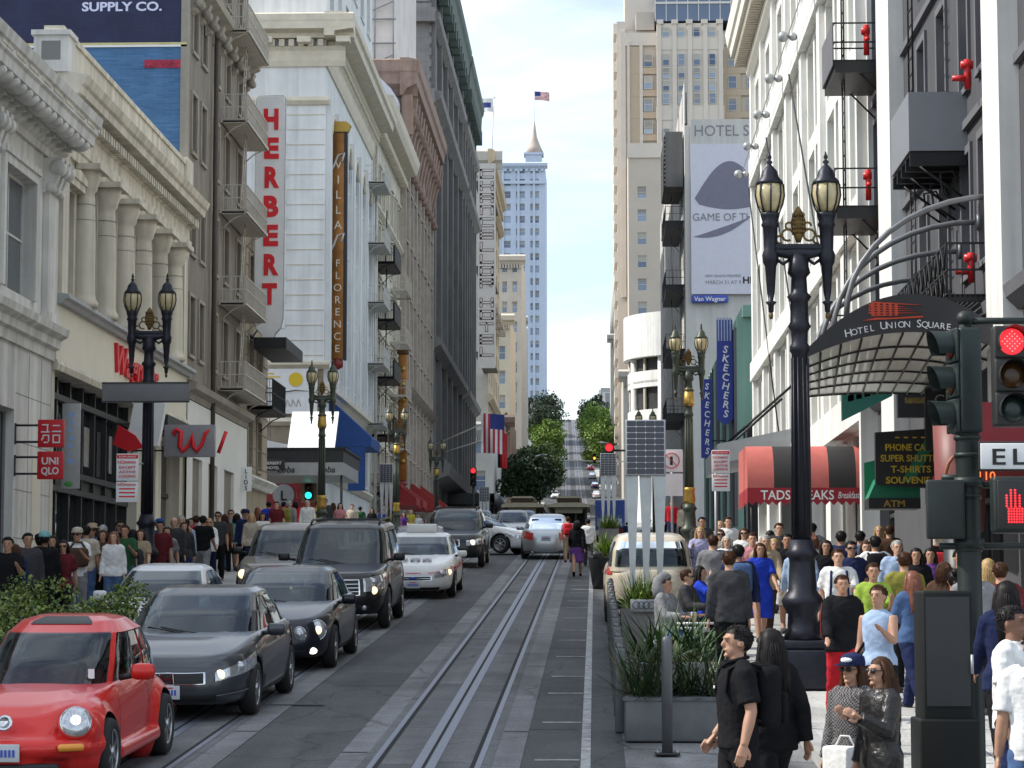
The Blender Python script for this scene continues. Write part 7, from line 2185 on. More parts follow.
# x, y of the head top in the photograph, facing, sex, pose, hair, hair colour, top, colour, bottom, colour, extras, skin, label
crowd = [
 (8, 537, 'f', 'M', 'hp', 'short', 'black', 'tee', 'black', 'trousers', 'darkgrey', (), 1, 'man in black tee shirt facing the street beside the white stone pier'),
 (28, 533, 'fr', 'M', 'st', 'short', 'black', 'jacket', 'darkgrey', 'trousers', 'black', (), 1, 'dark haired man in charcoal jacket behind the man in black tee'),
 (38, 541, 'b', 'M', 'wa', 'cap', 'black', 'jacket', 'black', 'trousers', 'navy', (('cap', 'black'),), 1, 'man seen from behind in black jacket and black cap by the hedge'),
 (42, 556, 'b', 'M', 'st', 'cap', 'black', 'jacket', 'black', 'trousers', 'black', (('cap', 'aqua'),), 2, 'man in black jacket with teal cap standing at the hedge'),
 (50, 545, 'f', 'F', 'st', 'long', 'black', 'tee', 'paleblue', 'trousers', 'denim', (), 1, 'woman in pale blue tee with long black hair behind the teal cap'),
 (75, 536, 'f', 'M', 'hp', 'cap', 'brown', 'tee', 'white', 'trousers', 'grey', ('shades', ('cap', 'beige'), ('bigbag', 'brown')), 1, 'man in white tee and sunglasses carrying a big brown bag on his shoulder'),
 (90, 535, 'f', 'M', 'wb', 'short', 'brown', 'shirt', 'denim', 'trousers', 'tan', ('shades', ('hat', 'tan')), 1, 'man in denim shirt with tan hat and sunglasses'),
 (101, 538, 'b', 'M', 'wa', 'short', 'grey', 'shirt', 'grey', 'trousers', 'darkgrey', (), 0, 'grey haired man in grey shirt walking away next to the hedge'),
 (103, 530, 'f', 'F', 'st', 'bob', 'brown', 'jacket', 'brown', 'trousers', 'black', (), 1, 'woman in brown jacket with brown bob hair near the shop window'),
 (118, 528, 'fr', 'M', 'pk', 'short', 'black', 'jacket', 'black', 'trousers', 'black', ('shades',), 1, 'man in black jacket and sunglasses next to the man in green tee'),
 (125, 525, 'f', 'M', 'hp', 'short', 'brown', 'tee', 'green', 'trousers', 'denim', (), 1, 'tall man in dark green tee holding something in both hands'),
 (133, 527, 'b', 'F', 'wa', 'long', 'black', 'jacket', 'darkgrey', 'trousers', 'black', (), 1, 'woman with long black hair in charcoal jacket beside the lamp post'),
 (158, 529, 'f', 'M', 'wb', 'cap', 'brown', 'jacket', 'royal', 'trousers', 'darkgrey', (('cap', 'royal'),), 0, 'man in royal blue jacket and blue cap just past the lamp post'),
 (160, 521, 'f', 'M', 'st', 'short', 'black', 'tee', 'maroon', 'trousers', 'black', (), 1, 'dark haired man in maroon tee by the shop wall'),
 (174, 517, 'f', 'M', 'st', 'bald', 'black', 'shirt', 'darkgrey', 'trousers', 'black', (), 0, 'bald man in charcoal shirt standing at the shop wall'),
 (173, 528, 'f', 'M', 'wa', 'short', 'black', 'jacket', 'black', 'trousers', 'denim', ('shades',), 1, 'man in open black jacket and sunglasses striding down the pavement'),
 (183, 532, 'f', 'F', 'wb', 'long', 'brown', 'jacket', 'darkgrey', 'trousers', 'navy', (), 0, 'brown haired woman in charcoal jacket next to the red backpack'),
 (186, 519, 'b', 'F', 'st', 'short', 'black', 'shirt', 'paleblue', 'trousers', 'denim', (), 1, 'person in pale blue shirt facing the white shop doorway'),
 (195, 529, 'b', 'M', 'wa', 'short', 'brown', 'tee', 'denim', 'trousers', 'grey', (('backpack', 'red'),), 0, 'man walking away with bright red backpack'),
 (208, 527, 'f', 'F', 'wa', 'long', 'blond', 'shirt', 'white', 'trousers', 'navy', ('shades',), 0, 'blond woman in white shirt and sunglasses'),
 (217, 517, 'f', 'M', 'st', 'short', 'black', 'tee', 'darkgrey', 'trousers', 'black', ('shades',), 1, 'tall man in charcoal tee and sunglasses at the white pier'),
 (224, 530, 'b', 'F', 'wa', 'bob', 'brown', 'jacket', 'brown', 'trousers', 'black', (), 0, 'woman in dark brown jacket seen from behind near the aqua jacket'),
 (236, 532, 'b', 'F', 'wb', 'bob', 'black', 'jacket', 'aqua', 'shorts', 'black', (('sling', 'brown'),), 1, 'black haired woman in aqua jacket and black shorts walking away'),
 (243, 520, 'f', 'M', 'wa', 'short', 'brown', 'shirt', 'lavender', 'trousers', 'darkgrey', ('shades',), 0, 'man in lavender shirt and sunglasses'),
 (245, 514, 'f', 'M', 'st', 'cap', 'black', 'jacket', 'navy', 'trousers', 'black', (('cap', 'navy'),), 1, 'man in navy jacket and cap behind the lavender shirt'),
 (257, 523, 'b', 'F', 'wa', 'long', 'red', 'jacket', 'brown', 'trousers', 'black', (), 0, 'woman with auburn hair in brown jacket behind the beige minivan'),
 (268, 514, 'b', 'M', 'st', 'short', 'black', 'jacket', 'blue', 'trousers', 'tan', (), 1, 'man in bright blue jacket at the street corner'),
 (283, 520, 'b', 'M', 'wa', 'short', 'black', 'jacket', 'olive', 'trousers', 'beige', (), 1, 'man in olive jacket walking to the red shop sign'),
 (295, 525, 'b', 'F', 'st', 'bob', 'black', 'jacket', 'red', 'trousers', 'denim', (), 1, 'woman in bright red jacket with dark bob hair'),
 (308, 524, 'f', 'F', 'wb', 'long', 'black', 'jacket', 'black', 'trousers', 'black', (), 0, 'black haired woman in black jacket facing the street by the red jacket'),
 (307, 513, 'f', 'M', 'st', 'short', 'grey', 'shirt', 'white', 'trousers', 'grey', (), 0, 'grey haired man in white shirt below the green signal'),
 (317, 513, 'b', 'M', 'wa', 'short', 'brown', 'tee', 'yellow', 'trousers', 'darkgrey', (), 1, 'person in mustard yellow tee by the second lamp post'),
 (325, 518, 'f', 'M', 'st', 'short', 'black', 'jacket', 'darkgrey', 'trousers', 'black', (), 1, 'man in charcoal jacket beyond the mustard tee'),
 (340, 522, 'f', 'F', 'wa', 'long', 'brown', 'tee', 'pink', 'trousers', 'grey', (), 0, 'woman in pink tee behind the black suv roof'),
 (352, 519, 'f', 'M', 'st', 'short', 'brown', 'shirt', 'beige', 'trousers', 'tan', (), 0, 'man in beige shirt in the far crowd'),
 (360, 523, 'b', 'M', 'wa', 'short', 'black', 'jacket', 'green', 'trousers', 'black', (), 1, 'man in dark green jacket walking up the far pavement'),
 (372, 520, 'f', 'F', 'wb', 'bob', 'black', 'jacket', 'black', 'trousers', 'denim', (), 1, 'woman in black jacket and jeans below the solar panel'),
 (398, 519, 'f', 'M', 'st', 'short', 'brown', 'tee', 'orange', 'trousers', 'darkgrey', (), 0, 'man in orange tee in the far crowd'),
 (404, 524, 'f', 'F', 'wa', 'long', 'black', 'tee', 'purple', 'trousers', 'black', (), 0, 'woman in purple tee in the far crowd'),
 (411, 521, 'f', 'F', 'st', 'bob', 'blond', 'tee', 'yellow', 'trousers', 'black', (), 0, 'blond woman in yellow tee in the far crowd'),
 (418, 518, 'f', 'M', 'wb', 'short', 'black', 'shirt', 'white', 'trousers', 'navy', (), 0, 'man in white shirt behind the taxi roof light'),
 (426, 515, 'f', 'F', 'wa', 'long', 'brown', 'tee', 'pink', 'skirt', 'white', (), 0, 'woman in pink tee and white skirt beyond the taxi'),
 (15, 541, 'b', 'F', 'wa', 'long', 'brown', 'jacket', 'navy', 'trousers', 'black', (), 0, 'woman in navy jacket walking away at the edge by the stone pier'),
 (61, 541, 'f', 'F', 'wb', 'bob', 'black', 'tee', 'maroon', 'trousers', 'black', ('shades',), 1, 'woman in maroon tee and sunglasses by the brown shoulder bag'),
 (84, 542, 'b', 'M', 'st', 'short', 'black', 'tee', 'beige', 'trousers', 'denim', (), 1, 'man in beige tee seen from behind at the hedge end'),
 (112, 535, 'f', 'F', 'st', 'long', 'red', 'shirt', 'white', 'trousers', 'denim', (), 0, 'auburn haired woman in white shirt beside the green tee man'),
 (139, 530, 'f', 'F', 'wa', 'bob', 'brown', 'tee', 'tan', 'trousers', 'navy', (), 0, 'woman in tan tee partly behind the lamp post'),
 (150, 526, 'b', 'M', 'wa', 'short', 'brown', 'jacket', 'green', 'trousers', 'black', (), 0, 'man in green jacket behind the lamp post base'),
 (166, 526, 'f', 'F', 'wb', 'long', 'brown', 'tee', 'grey', 'trousers', 'denim', (), 0, 'woman in grey tee between maroon and black clothed men'),
 (180, 525, 'f', 'M', 'st', 'short', 'grey', 'shirt', 'tan', 'trousers', 'brown', (), 0, 'grey haired man in tan shirt close to the shop doorway'),
 (190, 523, 'f', 'F', 'wa', 'long', 'black', 'jacket', 'purple', 'trousers', 'black', (), 1, 'woman in purple jacket beyond the red backpack'),
 (202, 521, 'b', 'M', 'wb', 'short', 'black', 'tee', 'black', 'trousers', 'grey', (), 1, 'man in black tee walking away by the white pier'),
 (230, 521, 'f', 'M', 'wa', 'short', 'brown', 'shirt', 'grey', 'trousers', 'denim', ('shades',), 0, 'man in grey shirt and sunglasses behind the aqua jacket'),
 (251, 518, 'f', 'F', 'st', 'long', 'blond', 'jacket', 'beige', 'trousers', 'navy', (), 0, 'blond woman in beige jacket behind the lavender shirt'),
 (262, 517, 'f', 'F', 'wb', 'bob', 'black', 'tee', 'white', 'trousers', 'black', (), 1, 'woman in white tee by the bright blue jacket'),
 (276, 517, 'f', 'M', 'st', 'short', 'brown', 'tee', 'maroon', 'trousers', 'tan', (), 0, 'man in maroon tee at the corner by the olive jacket'),
 (289, 516, 'b', 'M', 'wa', 'short', 'grey', 'jacket', 'grey', 'trousers', 'black', (), 0, 'grey haired man in grey jacket under the corner marquee'),
 (333, 520, 'b', 'F', 'wb', 'long', 'brown', 'jacket', 'tan', 'trousers', 'black', (), 0, 'woman in tan jacket walking away past the second lamp post'),
 (383, 521, 'f', 'M', 'wa', 'short', 'brown', 'tee', 'blue', 'trousers', 'tan', (), 0, 'man in bright blue tee in the far crowd'),
 (391, 519, 'b', 'F', 'st', 'bob', 'black', 'jacket', 'red', 'trousers', 'black', (), 1, 'woman in red jacket in the far crowd'),
 # the pavement on the east side
 (700, 527, 'f', 'F', 'cr', 'long', 'blond', 'shirt', 'lavender', 'trousers', 'black', (), 0, 'woman with arms crossed in lavender shirt by the sign pole'),
 (702, 517, 'f', 'M', 'st', 'short', 'black', 'jacket', 'darkgrey', 'trousers', 'black', (), 1, 'man in charcoal jacket behind the lavender shirt'),
 (720, 519, 'f', 'F', 'wa', 'long', 'blond', 'tee', 'beige', 'trousers', 'grey', (), 0, 'blond woman in beige tee at the end of the pavement'),
 (720, 527, 'f', 'F', 'wb', 'bob', 'brown', 'dress', 'beige', None, None, ('shades',), 0, 'woman in beige dress and sunglasses'),
 (728, 517, 'f', 'M', 'st', 'short', 'brown', 'tee', 'white', 'trousers', 'tan', (('sling', 'orange'),), 0, 'man in white tee with orange bag'),
 (727, 533, 'f', 'F', 'wa', 'bob', 'grey', 'jacket', 'white', 'trousers', 'grey', (), 0, 'white haired woman in white jacket'),
 (729, 551, 'b', 'M', 'st', 'short', 'brown', 'jacket', 'darkgrey', 'trousers', 'black', (), 0, 'man in dark grey leather jacket seen from behind by the parklet'),
 (738, 541, 'b', 'M', 'wa', 'short', 'black', 'jacket', 'navy', 'trousers', 'black', (('backpack', 'denim'),), 1, 'man in navy jacket carrying a blue backpack'),
 (752, 530, 'f', 'M', 'wb', 'short', 'brown', 'shirt', 'pink', 'trousers', 'denim', (), 0, 'man in pink shirt behind the woman in blue dress'),
 (760, 540, 'f', 'F', 'wa', 'long', 'brown', 'dress', 'blue', None, None, (('sling', 'brown'),), 1, 'woman in short bright blue dress'),
 (765, 532, 'f', 'M', 'wa', 'short', 'grey', 'jacket', 'tan', 'trousers', 'brown', (), 0, 'grey haired man in tan jacket beside the blue dress'),
 (779, 523, 'f', 'M', 'st', 'short', 'brown', 'jacket', 'darkgrey', 'trousers', 'denim', (), 0, 'man in charcoal jacket under the striped awning'),
 (787, 531, 'f', 'M', 'wb', 'short', 'black', 'tee', 'black', 'shorts', 'white', (), 1, 'man in black tee and white shorts'),
 (770, 528, 'b', 'F', 'wa', 'long', 'black', 'jacket', 'maroon', 'trousers', 'black', (), 0, 'woman in maroon jacket walking away beneath the striped awning'),
 (812, 523, 'b', 'M', 'st', 'short', 'black', 'jacket', 'grey', 'trousers', 'denim', (), 0, 'man in grey jacket just past the big lamp post'),
 (813, 532, 'b', 'F', 'wa', 'bob', 'red', 'shirt', 'white', 'trousers', 'beige', (), 0, 'woman with orange hair in white shirt seen from behind'),
 (826, 540, 'f', 'F', 'st', 'long', 'black', 'jacket', 'black', 'trousers', 'black', (), 1, 'woman in black jacket with dark hair by the white shirt man'),
 (841, 531, 'b', 'M', 'st', 'short', 'black', 'jacket', 'navy', 'trousers', 'grey', (), 1, 'man in navy jacket walking away behind the white shirt man'),
 (838, 545, 'f', 'M', 'wa', 'short', 'brown', 'tee', 'white', 'trousers', 'brown', (('straps', 'navy'),), 0, 'big man in white shirt with dark rucksack straps'),
 (842, 571, 'f', 'F', 'wb', 'short', 'brown', 'jacket', 'black', 'trousers', 'red', (('stripes', 'maroon'),), 1, 'woman in striped black track jacket and bright red trousers'),
 (873, 563, 'f', 'F', 'hp', 'short', 'brown', 'tee', 'lime', 'trousers', 'denim', (), 1, 'woman in lime green tee'),
 (878, 585, 'fl', 'F', 'hp', 'short', 'brown', 'vest', 'paleblue', 'trousers', 'black', (('sling', 'black'),), 1, 'young woman in pale denim vest holding a phone'),
 (860, 528, 'b', 'M', 'wa', 'short', 'black', 'jacket', 'denim', 'trousers', 'denim', (), 1, 'man in denim jacket walking away near the green awning'),
 (875, 536, 'b', 'M', 'st', 'short', 'black', 'jacket', 'white', 'trousers', 'denim', (('backpack', 'black'),), 1, 'man in white striped hoodie with black backpack'),
 (879, 526, 'f', 'F', 'st', 'long', 'blond', 'tee', 'tan', 'trousers', 'grey', (), 0, 'blond woman in tan tee below the green awning'),
 (889, 523, 'b', 'M', 'wb', 'short', 'brown', 'jacket', 'brown', 'trousers', 'black', (), 0, 'man in brown jacket at the shop door'),
 (916, 548, 'f', 'F', 'st', 'long', 'black', 'tee', 'black', 'trousers', 'black', (), 1, 'woman in black tee with long dark hair near the maroon column sign'),
 (912, 567, 'bl', 'F', 'wa', 'long', 'red', 'shirt', 'denim', 'trousers', 'navy', (('sling', 'brown'),), 0, 'woman with auburn hair in denim shirt with brown bag'),
 (944, 562, 'b', 'F', 'st', 'bob', 'brown', 'jacket', 'brown', 'trousers', 'black', (), 0, 'woman in brown jacket partly behind the dark cabinet'),
 (954, 567, 'b', 'F', 'wa', 'bun', 'black', 'tee', 'red', 'trousers', 'black', (), 1, 'woman in bright red tee with hair bun behind the cabinet'),
 (960, 549, 'f', 'M', 'st', 'short', 'black', 'jacket', 'darkgrey', 'trousers', 'black', (), 1, 'man in charcoal jacket behind the signal pole'),
 (988, 555, 'b', 'F', 'wa', 'long', 'blond', 'jacket', 'darkgrey', 'trousers', 'black', (), 0, 'blond woman in charcoal jacket beyond the signal pole'),
 (744, 528, 'f', 'F', 'st', 'long', 'brown', 'shirt', 'white', 'trousers', 'denim', ('shades',), 0, 'brown haired woman in white shirt behind the man in navy jacket'),
 (774, 536, 'f', 'F', 'wb', 'long', 'blond', 'vest', 'pink', 'shorts', 'denim', (), 0, 'blond woman in pink sleeveless top by the blue dress'),
 (800, 537, 'b', 'M', 'wa', 'short', 'brown', 'shirt', 'paleblue', 'trousers', 'tan', (), 0, 'man in pale blue shirt half hidden by the big lamp post'),
 (851, 538, 'f', 'M', 'wb', 'short', 'black', 'tee', 'navy', 'trousers', 'tan', ('shades',), 1, 'man in navy tee and sunglasses behind the lime green tee'),
 (866, 541, 'f', 'F', 'st', 'long', 'brown', 'jacket', 'beige', 'trousers', 'black', (), 0, 'woman in beige jacket behind the lime green tee'),
 (897, 537, 'f', 'M', 'wa', 'short', 'grey', 'shirt', 'paleblue', 'trousers', 'navy', (), 0, 'grey haired man in pale blue shirt below the souvenir sign'),
 (904, 552, 'b', 'M', 'st', 'short', 'brown', 'tee', 'olive', 'trousers', 'black', (), 0, 'man in olive tee near the maroon column sign'),
 (930, 545, 'f', 'F', 'wb', 'long', 'black', 'tee', 'purple', 'trousers', 'darkgrey', (), 1, 'woman in purple tee at the shop display'),
 (973, 560, 'f', 'M', 'st', 'short', 'black', 'shirt', 'grey', 'trousers', 'black', ('shades',), 1, 'man in grey shirt and sunglasses behind the signal pole'),
 (1000, 558, 'b', 'M', 'wa', 'short', 'brown', 'jacket', 'maroon', 'trousers', 'black', (), 0, 'man in maroon jacket farther along by the dark hotel wall'),
 (713, 532, 'b', 'M', 'wa', 'short', 'brown', 'tee', 'grey', 'trousers', 'black', (), 0, 'man in grey tee walking away past the parking notice'),
 (672, 519, 'f', 'M', 'wa', 'short', 'brown', 'jacket', 'red', 'trousers', 'navy', (), 0, 'man in bright red jacket beyond the beige suv'),
 (684, 522, 'f', 'F', 'st', 'long', 'brown', 'shirt', 'beige', 'trousers', 'black', (), 0, 'woman in beige shirt beyond the beige suv'),
 (663, 523, 'b', 'F', 'wa', 'long', 'black', 'jacket', 'black', 'trousers', 'black', (), 1, 'woman in black jacket walking away beyond the beige suv'),
 (610, 521, 'f', 'M', 'st', 'short', 'black', 'jacket', 'black', 'trousers', 'darkgrey', (), 1, 'man in black jacket standing beside the far solar panel'),
 (620, 520, 'b', 'F', 'wa', 'bob', 'black', 'jacket', 'maroon', 'trousers', 'black', (), 1, 'woman in maroon jacket next to the far solar panel'),
 (627, 522, 'b', 'M', 'st', 'short', 'black', 'jacket', 'navy', 'trousers', 'black', (), 1, 'man in navy jacket next to the far solar panel')]
for (px, py, fc, sex, pose, hair, hc, top, tc_, bot, bc, acc, sk, lab) in crowd:
    h = {'M': 1.76, 'F': 1.66}[sex]
    x, y, z = spot(px, py, h)
    if px < 595 and x > -9.0 or 595 < px < 700 and x < 2.7:          # farther off, on the pavement
        x = -9.0-random.uniform(.05, 1.3 if px < 255 else 2.6) if px < 595 else 2.8+random.uniform(0, .5)
        y = min(2400*x/(px-595), 165)
        if px > 595: x = (px-595)*y/2400
        z = gz(y)+(.15 if abs(x+3.3) > 5.6 and not 101 < y < 120.5 else .012)
    x = max(-13.3, x) if x < 0 else min(6.9, x)
    person(x, y, z, FACE[fc]+random.uniform(-.15, .15), sex, pose, h, hair, hc, top, tc_, bot, bc, lab, acc, sk)
# people on the roadway
for (px, py, Y, fc, sex, pose, hair, hc, top, tc_, bot, bc, acc, sk, lab) in (
 (577, 519, 67, 'b', 'F', 'wa', 'bob', 'black', 'jacket', 'black', 'skirt', 'purple', (('sling', 'black'),), 1, 'woman in purple skirt and black tights walking on the road'),
 (568, 517, 77, 'b', 'M', 'st', 'short', 'brown', 'tee', 'pink', 'trousers', 'tan', (('backpack', 'red'),), 0, 'man in pink tee with backpack on the road beside the silver sedan'),
 (588, 518, 74, 'b', 'M', 'wb', 'short', 'black', 'jacket', 'white', 'trousers', 'darkgrey', (), 0, 'man in white jacket walking up the road past the planter')):
    p = at(px, py, Y)
    person(p.x, Y, gz(Y)+.01, FACE[fc], sex, pose, p.z-gz(Y), hair, hc, top, tc_, bot, bc, lab, acc, sk, shoe='black')
# seated at the parklet
for (x, Y, rz, sex, pose, hair, hc, top, tc_, bot, bc, acc, sk, lab) in (
 (1.0, 34.2, R(60), 'M', 'sit', 'short', 'brown', 'jacket', 'grey', 'trousers', 'denim', (('hood', 'grey'),), 1, 'seated man in grey hoodie with hood up'),
 (1.40, 36.6, R(70), 'M', 'sit', 'short', 'brown', 'jacket', 'darkgrey', 'trousers', 'black', ('shades',), 0, 'seated brown haired man in charcoal jacket and sunglasses'),
 (1.66, 38.0, R(75), 'F', 'up', 'long', 'black', 'tee', 'blue', 'trousers', 'black', (), 1, 'seated woman in blue top raising her arm to black hair')):
    rt = person(x, Y, gz(Y)+.08, rz, sex, pose, 1.7, hair, hc, top, tc_, bot, bc, lab, acc, sk)
# --- the near figures
def near(px, py, Y, h, rz, *a, **k):
    p = at(px, py, Y)
    return person(p.x, Y, p.z-h, rz, *a[:2], h, *a[2:], near=True, **k)
rt = near(737, 625, 17.4, 1.76, R(-78), 'M', 'pk', 'short', 'black', 'tee', 'black', 'trousers', 'black', 'man in black polo shirt and backpack walking by the bollard', (('backpack', 'black'),), 1)
b = MB(); dz = human('M', 'pk', True)['dz']
b.cbox(-.085, -.06, -.146, -.138, 1.27, 1.29, whitel, .003); b.build('shirt_emblem', rt, (0, 0, dz))
b = MB(); b.tube([(.0-.06, -.075, 1.455), (0, -.105, 1.425), (.06, -.075, 1.455), (.075, 0, 1.475), (0, .075, 1.485), (-.075, 0, 1.475), (-.06, -.075, 1.455)], .014, cloth('black'), 6); b.build('collar', rt, (0, 0, dz))
near(770, 622, 18.0, 1.72, R(-150), 'F', 'wa', 'long', 'black', 'jacket', 'black', 'trousers', 'black', 'woman with long black hair in black jacket behind the polo shirt man', (), 1)
near(852, 656, 18.6, 1.60, R(-42), 'F', 'hp', 'long', 'brown', 'shirt', 'plaid', 'trousers', 'black', 'young woman in white and navy cap with long hair and sunglasses', ('shades', ('cap', 'navy'), ('totes', 'white'), ('cappanel', 'white')), 1)
near(880, 657, 17.9, 1.60, R(-62), 'F', 'hp', 'long', 'brown', 'jacket', 'leather', 'trousers', 'grey', 'young woman in black leather jacket with long wavy brown hair', ('shades',), 1)
near(1012, 606, 17.5, 1.76, R(60), 'M', 'st', 'short', 'black', 'tee', 'white', 'trousers', 'navy', 'dark haired young man in pale tee and jeans beyond the signal pole', (), 2)
rt = near(1036, 628, 16.2, 1.76, R(172), 'M', 'st', 'short', 'brown', 'tee', 'white', 'trousers', 'denim', 'person in white tee with navy lettering at the very edge', (), 1)
b = MB(); text_mb(b, 'Tu', .09, cloth('navy'), TM(.04, .155, 1.33, PI), extrude=.002); b.build('lettering', rt, (0, 0, human('M', 'st', True)['dz']))
near(1006, 575, 20.0, 1.72, PI, 'F', 'wa', 'long', 'black', 'jacket', 'navy', 'trousers', 'black', 'woman with long dark hair in navy jacket behind the pale tee', (), 1)
# ------------------------------------------------------------------ lamps, signals, planters, signs, trees
lampb = mat('lamp_post_dark', (.018, .019, .028), .42, .4, var=.25, scale=8, bump=.15, bscale=30)
lampg = mat('lamp_post_green', (.05, .06, .045), .45, .3, var=.2, scale=8)
lglass = mat('lantern_glass', (.50, .42, .24), .25, var=.3, scale=4, coat=.4)
brz = mat('finial_bronze', (.16, .10, .035), .5, .6, var=.35, scale=14)
def lamp_post(label, m, gm):
    rt = empty('street_lamp', (0, 0, 0), 0, label, 'street lamp', 'twin lantern lamps along the kerbs')
    b = MB(); b.cbox(-.33, .33, -.33, .33, 0, .5, m, .03); b.cbox(-.29, .29, -.29, .29, .5, .62, m, .03)
    b.lathe([(.27, .62), (.2, .75), (.19, .95), (.25, 1.05), (.27, 1.12), (.24, 1.18), (.185, 1.25), (.165, 1.6), (.17, 1.66), (.22, 1.72), (.17, 1.78), (.14, 1.9)], m, 24); b.build('base', rt)
    b = MB(); b.lathe([(.125, 1.9), (.105, 4.3), (.13, 4.34), (.13, 4.4), (.105, 4.44), (.11, 4.6), (.15, 4.66), (.12, 4.72), (.115, 4.98), (.16, 5.05), (.11, 5.1), (.10, 5.3), (.15, 5.36), (.13, 5.45), (.12, 5.6)], m, 20)
    for k in range(10): b.tube([(.12*math.cos(k*PI/5), .12*math.sin(k*PI/5), 1.95), (.104*math.cos(k*PI/5), .104*math.sin(k*PI/5), 4.25)], .014, m, 5)
    if gm is not lampb:
        b.lathe([(.15, 1.85), (.17, 1.95), (.14, 2.2), (.17, 2.28), (.12, 2.32)], gm, 20); b.lathe([(.13, 4.6), (.16, 4.7), (.125, 5.1)], gm, 20)
    b.build('pole', rt)
    b = MB(); b.tube([(-.40, 0, 5.66), (-.2, 0, 5.62), (0, 0, 5.6), (.2, 0, 5.62), (.40, 0, 5.66)], [.055, .06, .09, .06, .055], m, 10); b.cbox(-.34, .34, -.05, .05, 5.66, 5.74, m, .02)
    for sg in (-1, 1): b.tube([(sg*.1, 0, 5.55), (sg*.2, 0, 5.48), (sg*.3, 0, 5.55)], .025, m, 6)
    b.build('arm', rt)
    b = MB()
    b.lathe([(.03, 5.76), (.06, 5.85), (.095, 5.95), (.10, 6.03), (.075, 6.13), (.03, 6.21), (.005, 6.24)], brz, 12, sy_=.55)
    for k in range(5):
        for j in range(5): b.ell(((j-2)*.032, -.045, 5.9+k*.055), (.02, .02, .028), brz, 6, 4)
    for sg in (-1, 1):
        for (r, x, z) in ((.075, .14, 5.86), (.05, .24, 5.80), (.045, .12, 5.98)):
            b.tube([(sg*x+r*math.cos(t), 0, z+r*math.sin(t)) for t in [k*PI/6 for k in range(11)]], .016, brz, 6)
    b.build('crest', rt)
    for sg in (-1, 1):
        l = empty('lantern', (sg*.365, 0, 0)); adopt(l, rt)
        b = MB()
        b.lathe([(.012, 4.83), (.035, 4.86), (.04, 4.94), (.075, 4.98), (.03, 5.0), (.05, 5.1), (.075, 5.45), (.10, 5.5), (.11, 5.6), (.085, 5.66), (.095, 5.95), (.12, 5.99), (.10, 6.03), (.12, 6.10), (.13, 6.14), (.09, 6.17)], m, 16)
        b.lathe([(.18, 6.52), (.175, 6.56), (.12, 6.62), (.10, 6.70), (.05, 6.76), (.02, 6.79), (.045, 6.82), (.015, 6.85), (.03, 6.88), (.006, 6.96)], m, 16)
        for k in range(8):
            a = k*PI/4
            b.tube([(r*math.cos(a), r*math.sin(a), z) for r, z in ((.118, 6.15), (.165, 6.26), (.19, 6.38), (.178, 6.53))], .011, m, 5)
        b.lathe([(.02, 4.76), (.03, 4.8), (.02, 4.85)], brz, 8)
        o = b.build('lantern_frame'); adopt(o, l)
        b = MB(); b.lathe([(.10, 6.15), (.155, 6.26), (.182, 6.38), (.17, 6.53)], lglass, 16); o = b.build('lantern_glass'); adopt(o, l)
    return rt
LP = lamp_post('dark twin lantern street lamp standing tall before the arched canopy', lampb, lampb)
LP.location = (2.66, 31, gz(31)+.15)
dup(LP, (-9.3, 49.6, gz(49.6)+.15), 0, 'dark twin lantern street lamp carrying the blank grey sign')
LG = lamp_post('green and gold twin lantern street lamp by the sign pole and awning', lampg, gold)
LG.location = (2.66, 67.5, gz(67.5)+.15)
dup(LG, (-9.3, 81.5, gz(81.5)-.2), 0, 'green and gold street lamp in front of the corner marquee')
dup(LG, (-9.3, 112.5, gz(112.5)-.4), 0, 'green and gold street lamp beyond the corner marquee')
dup(LG, (-9.3, 141, gz(141)-.4), 0, 'green and gold street lamp in front of the dark stone hotel')
dup(LG, (2.66, 124, gz(124)+.15), 0, 'green and gold street lamp beyond the crossing on the east kerb')
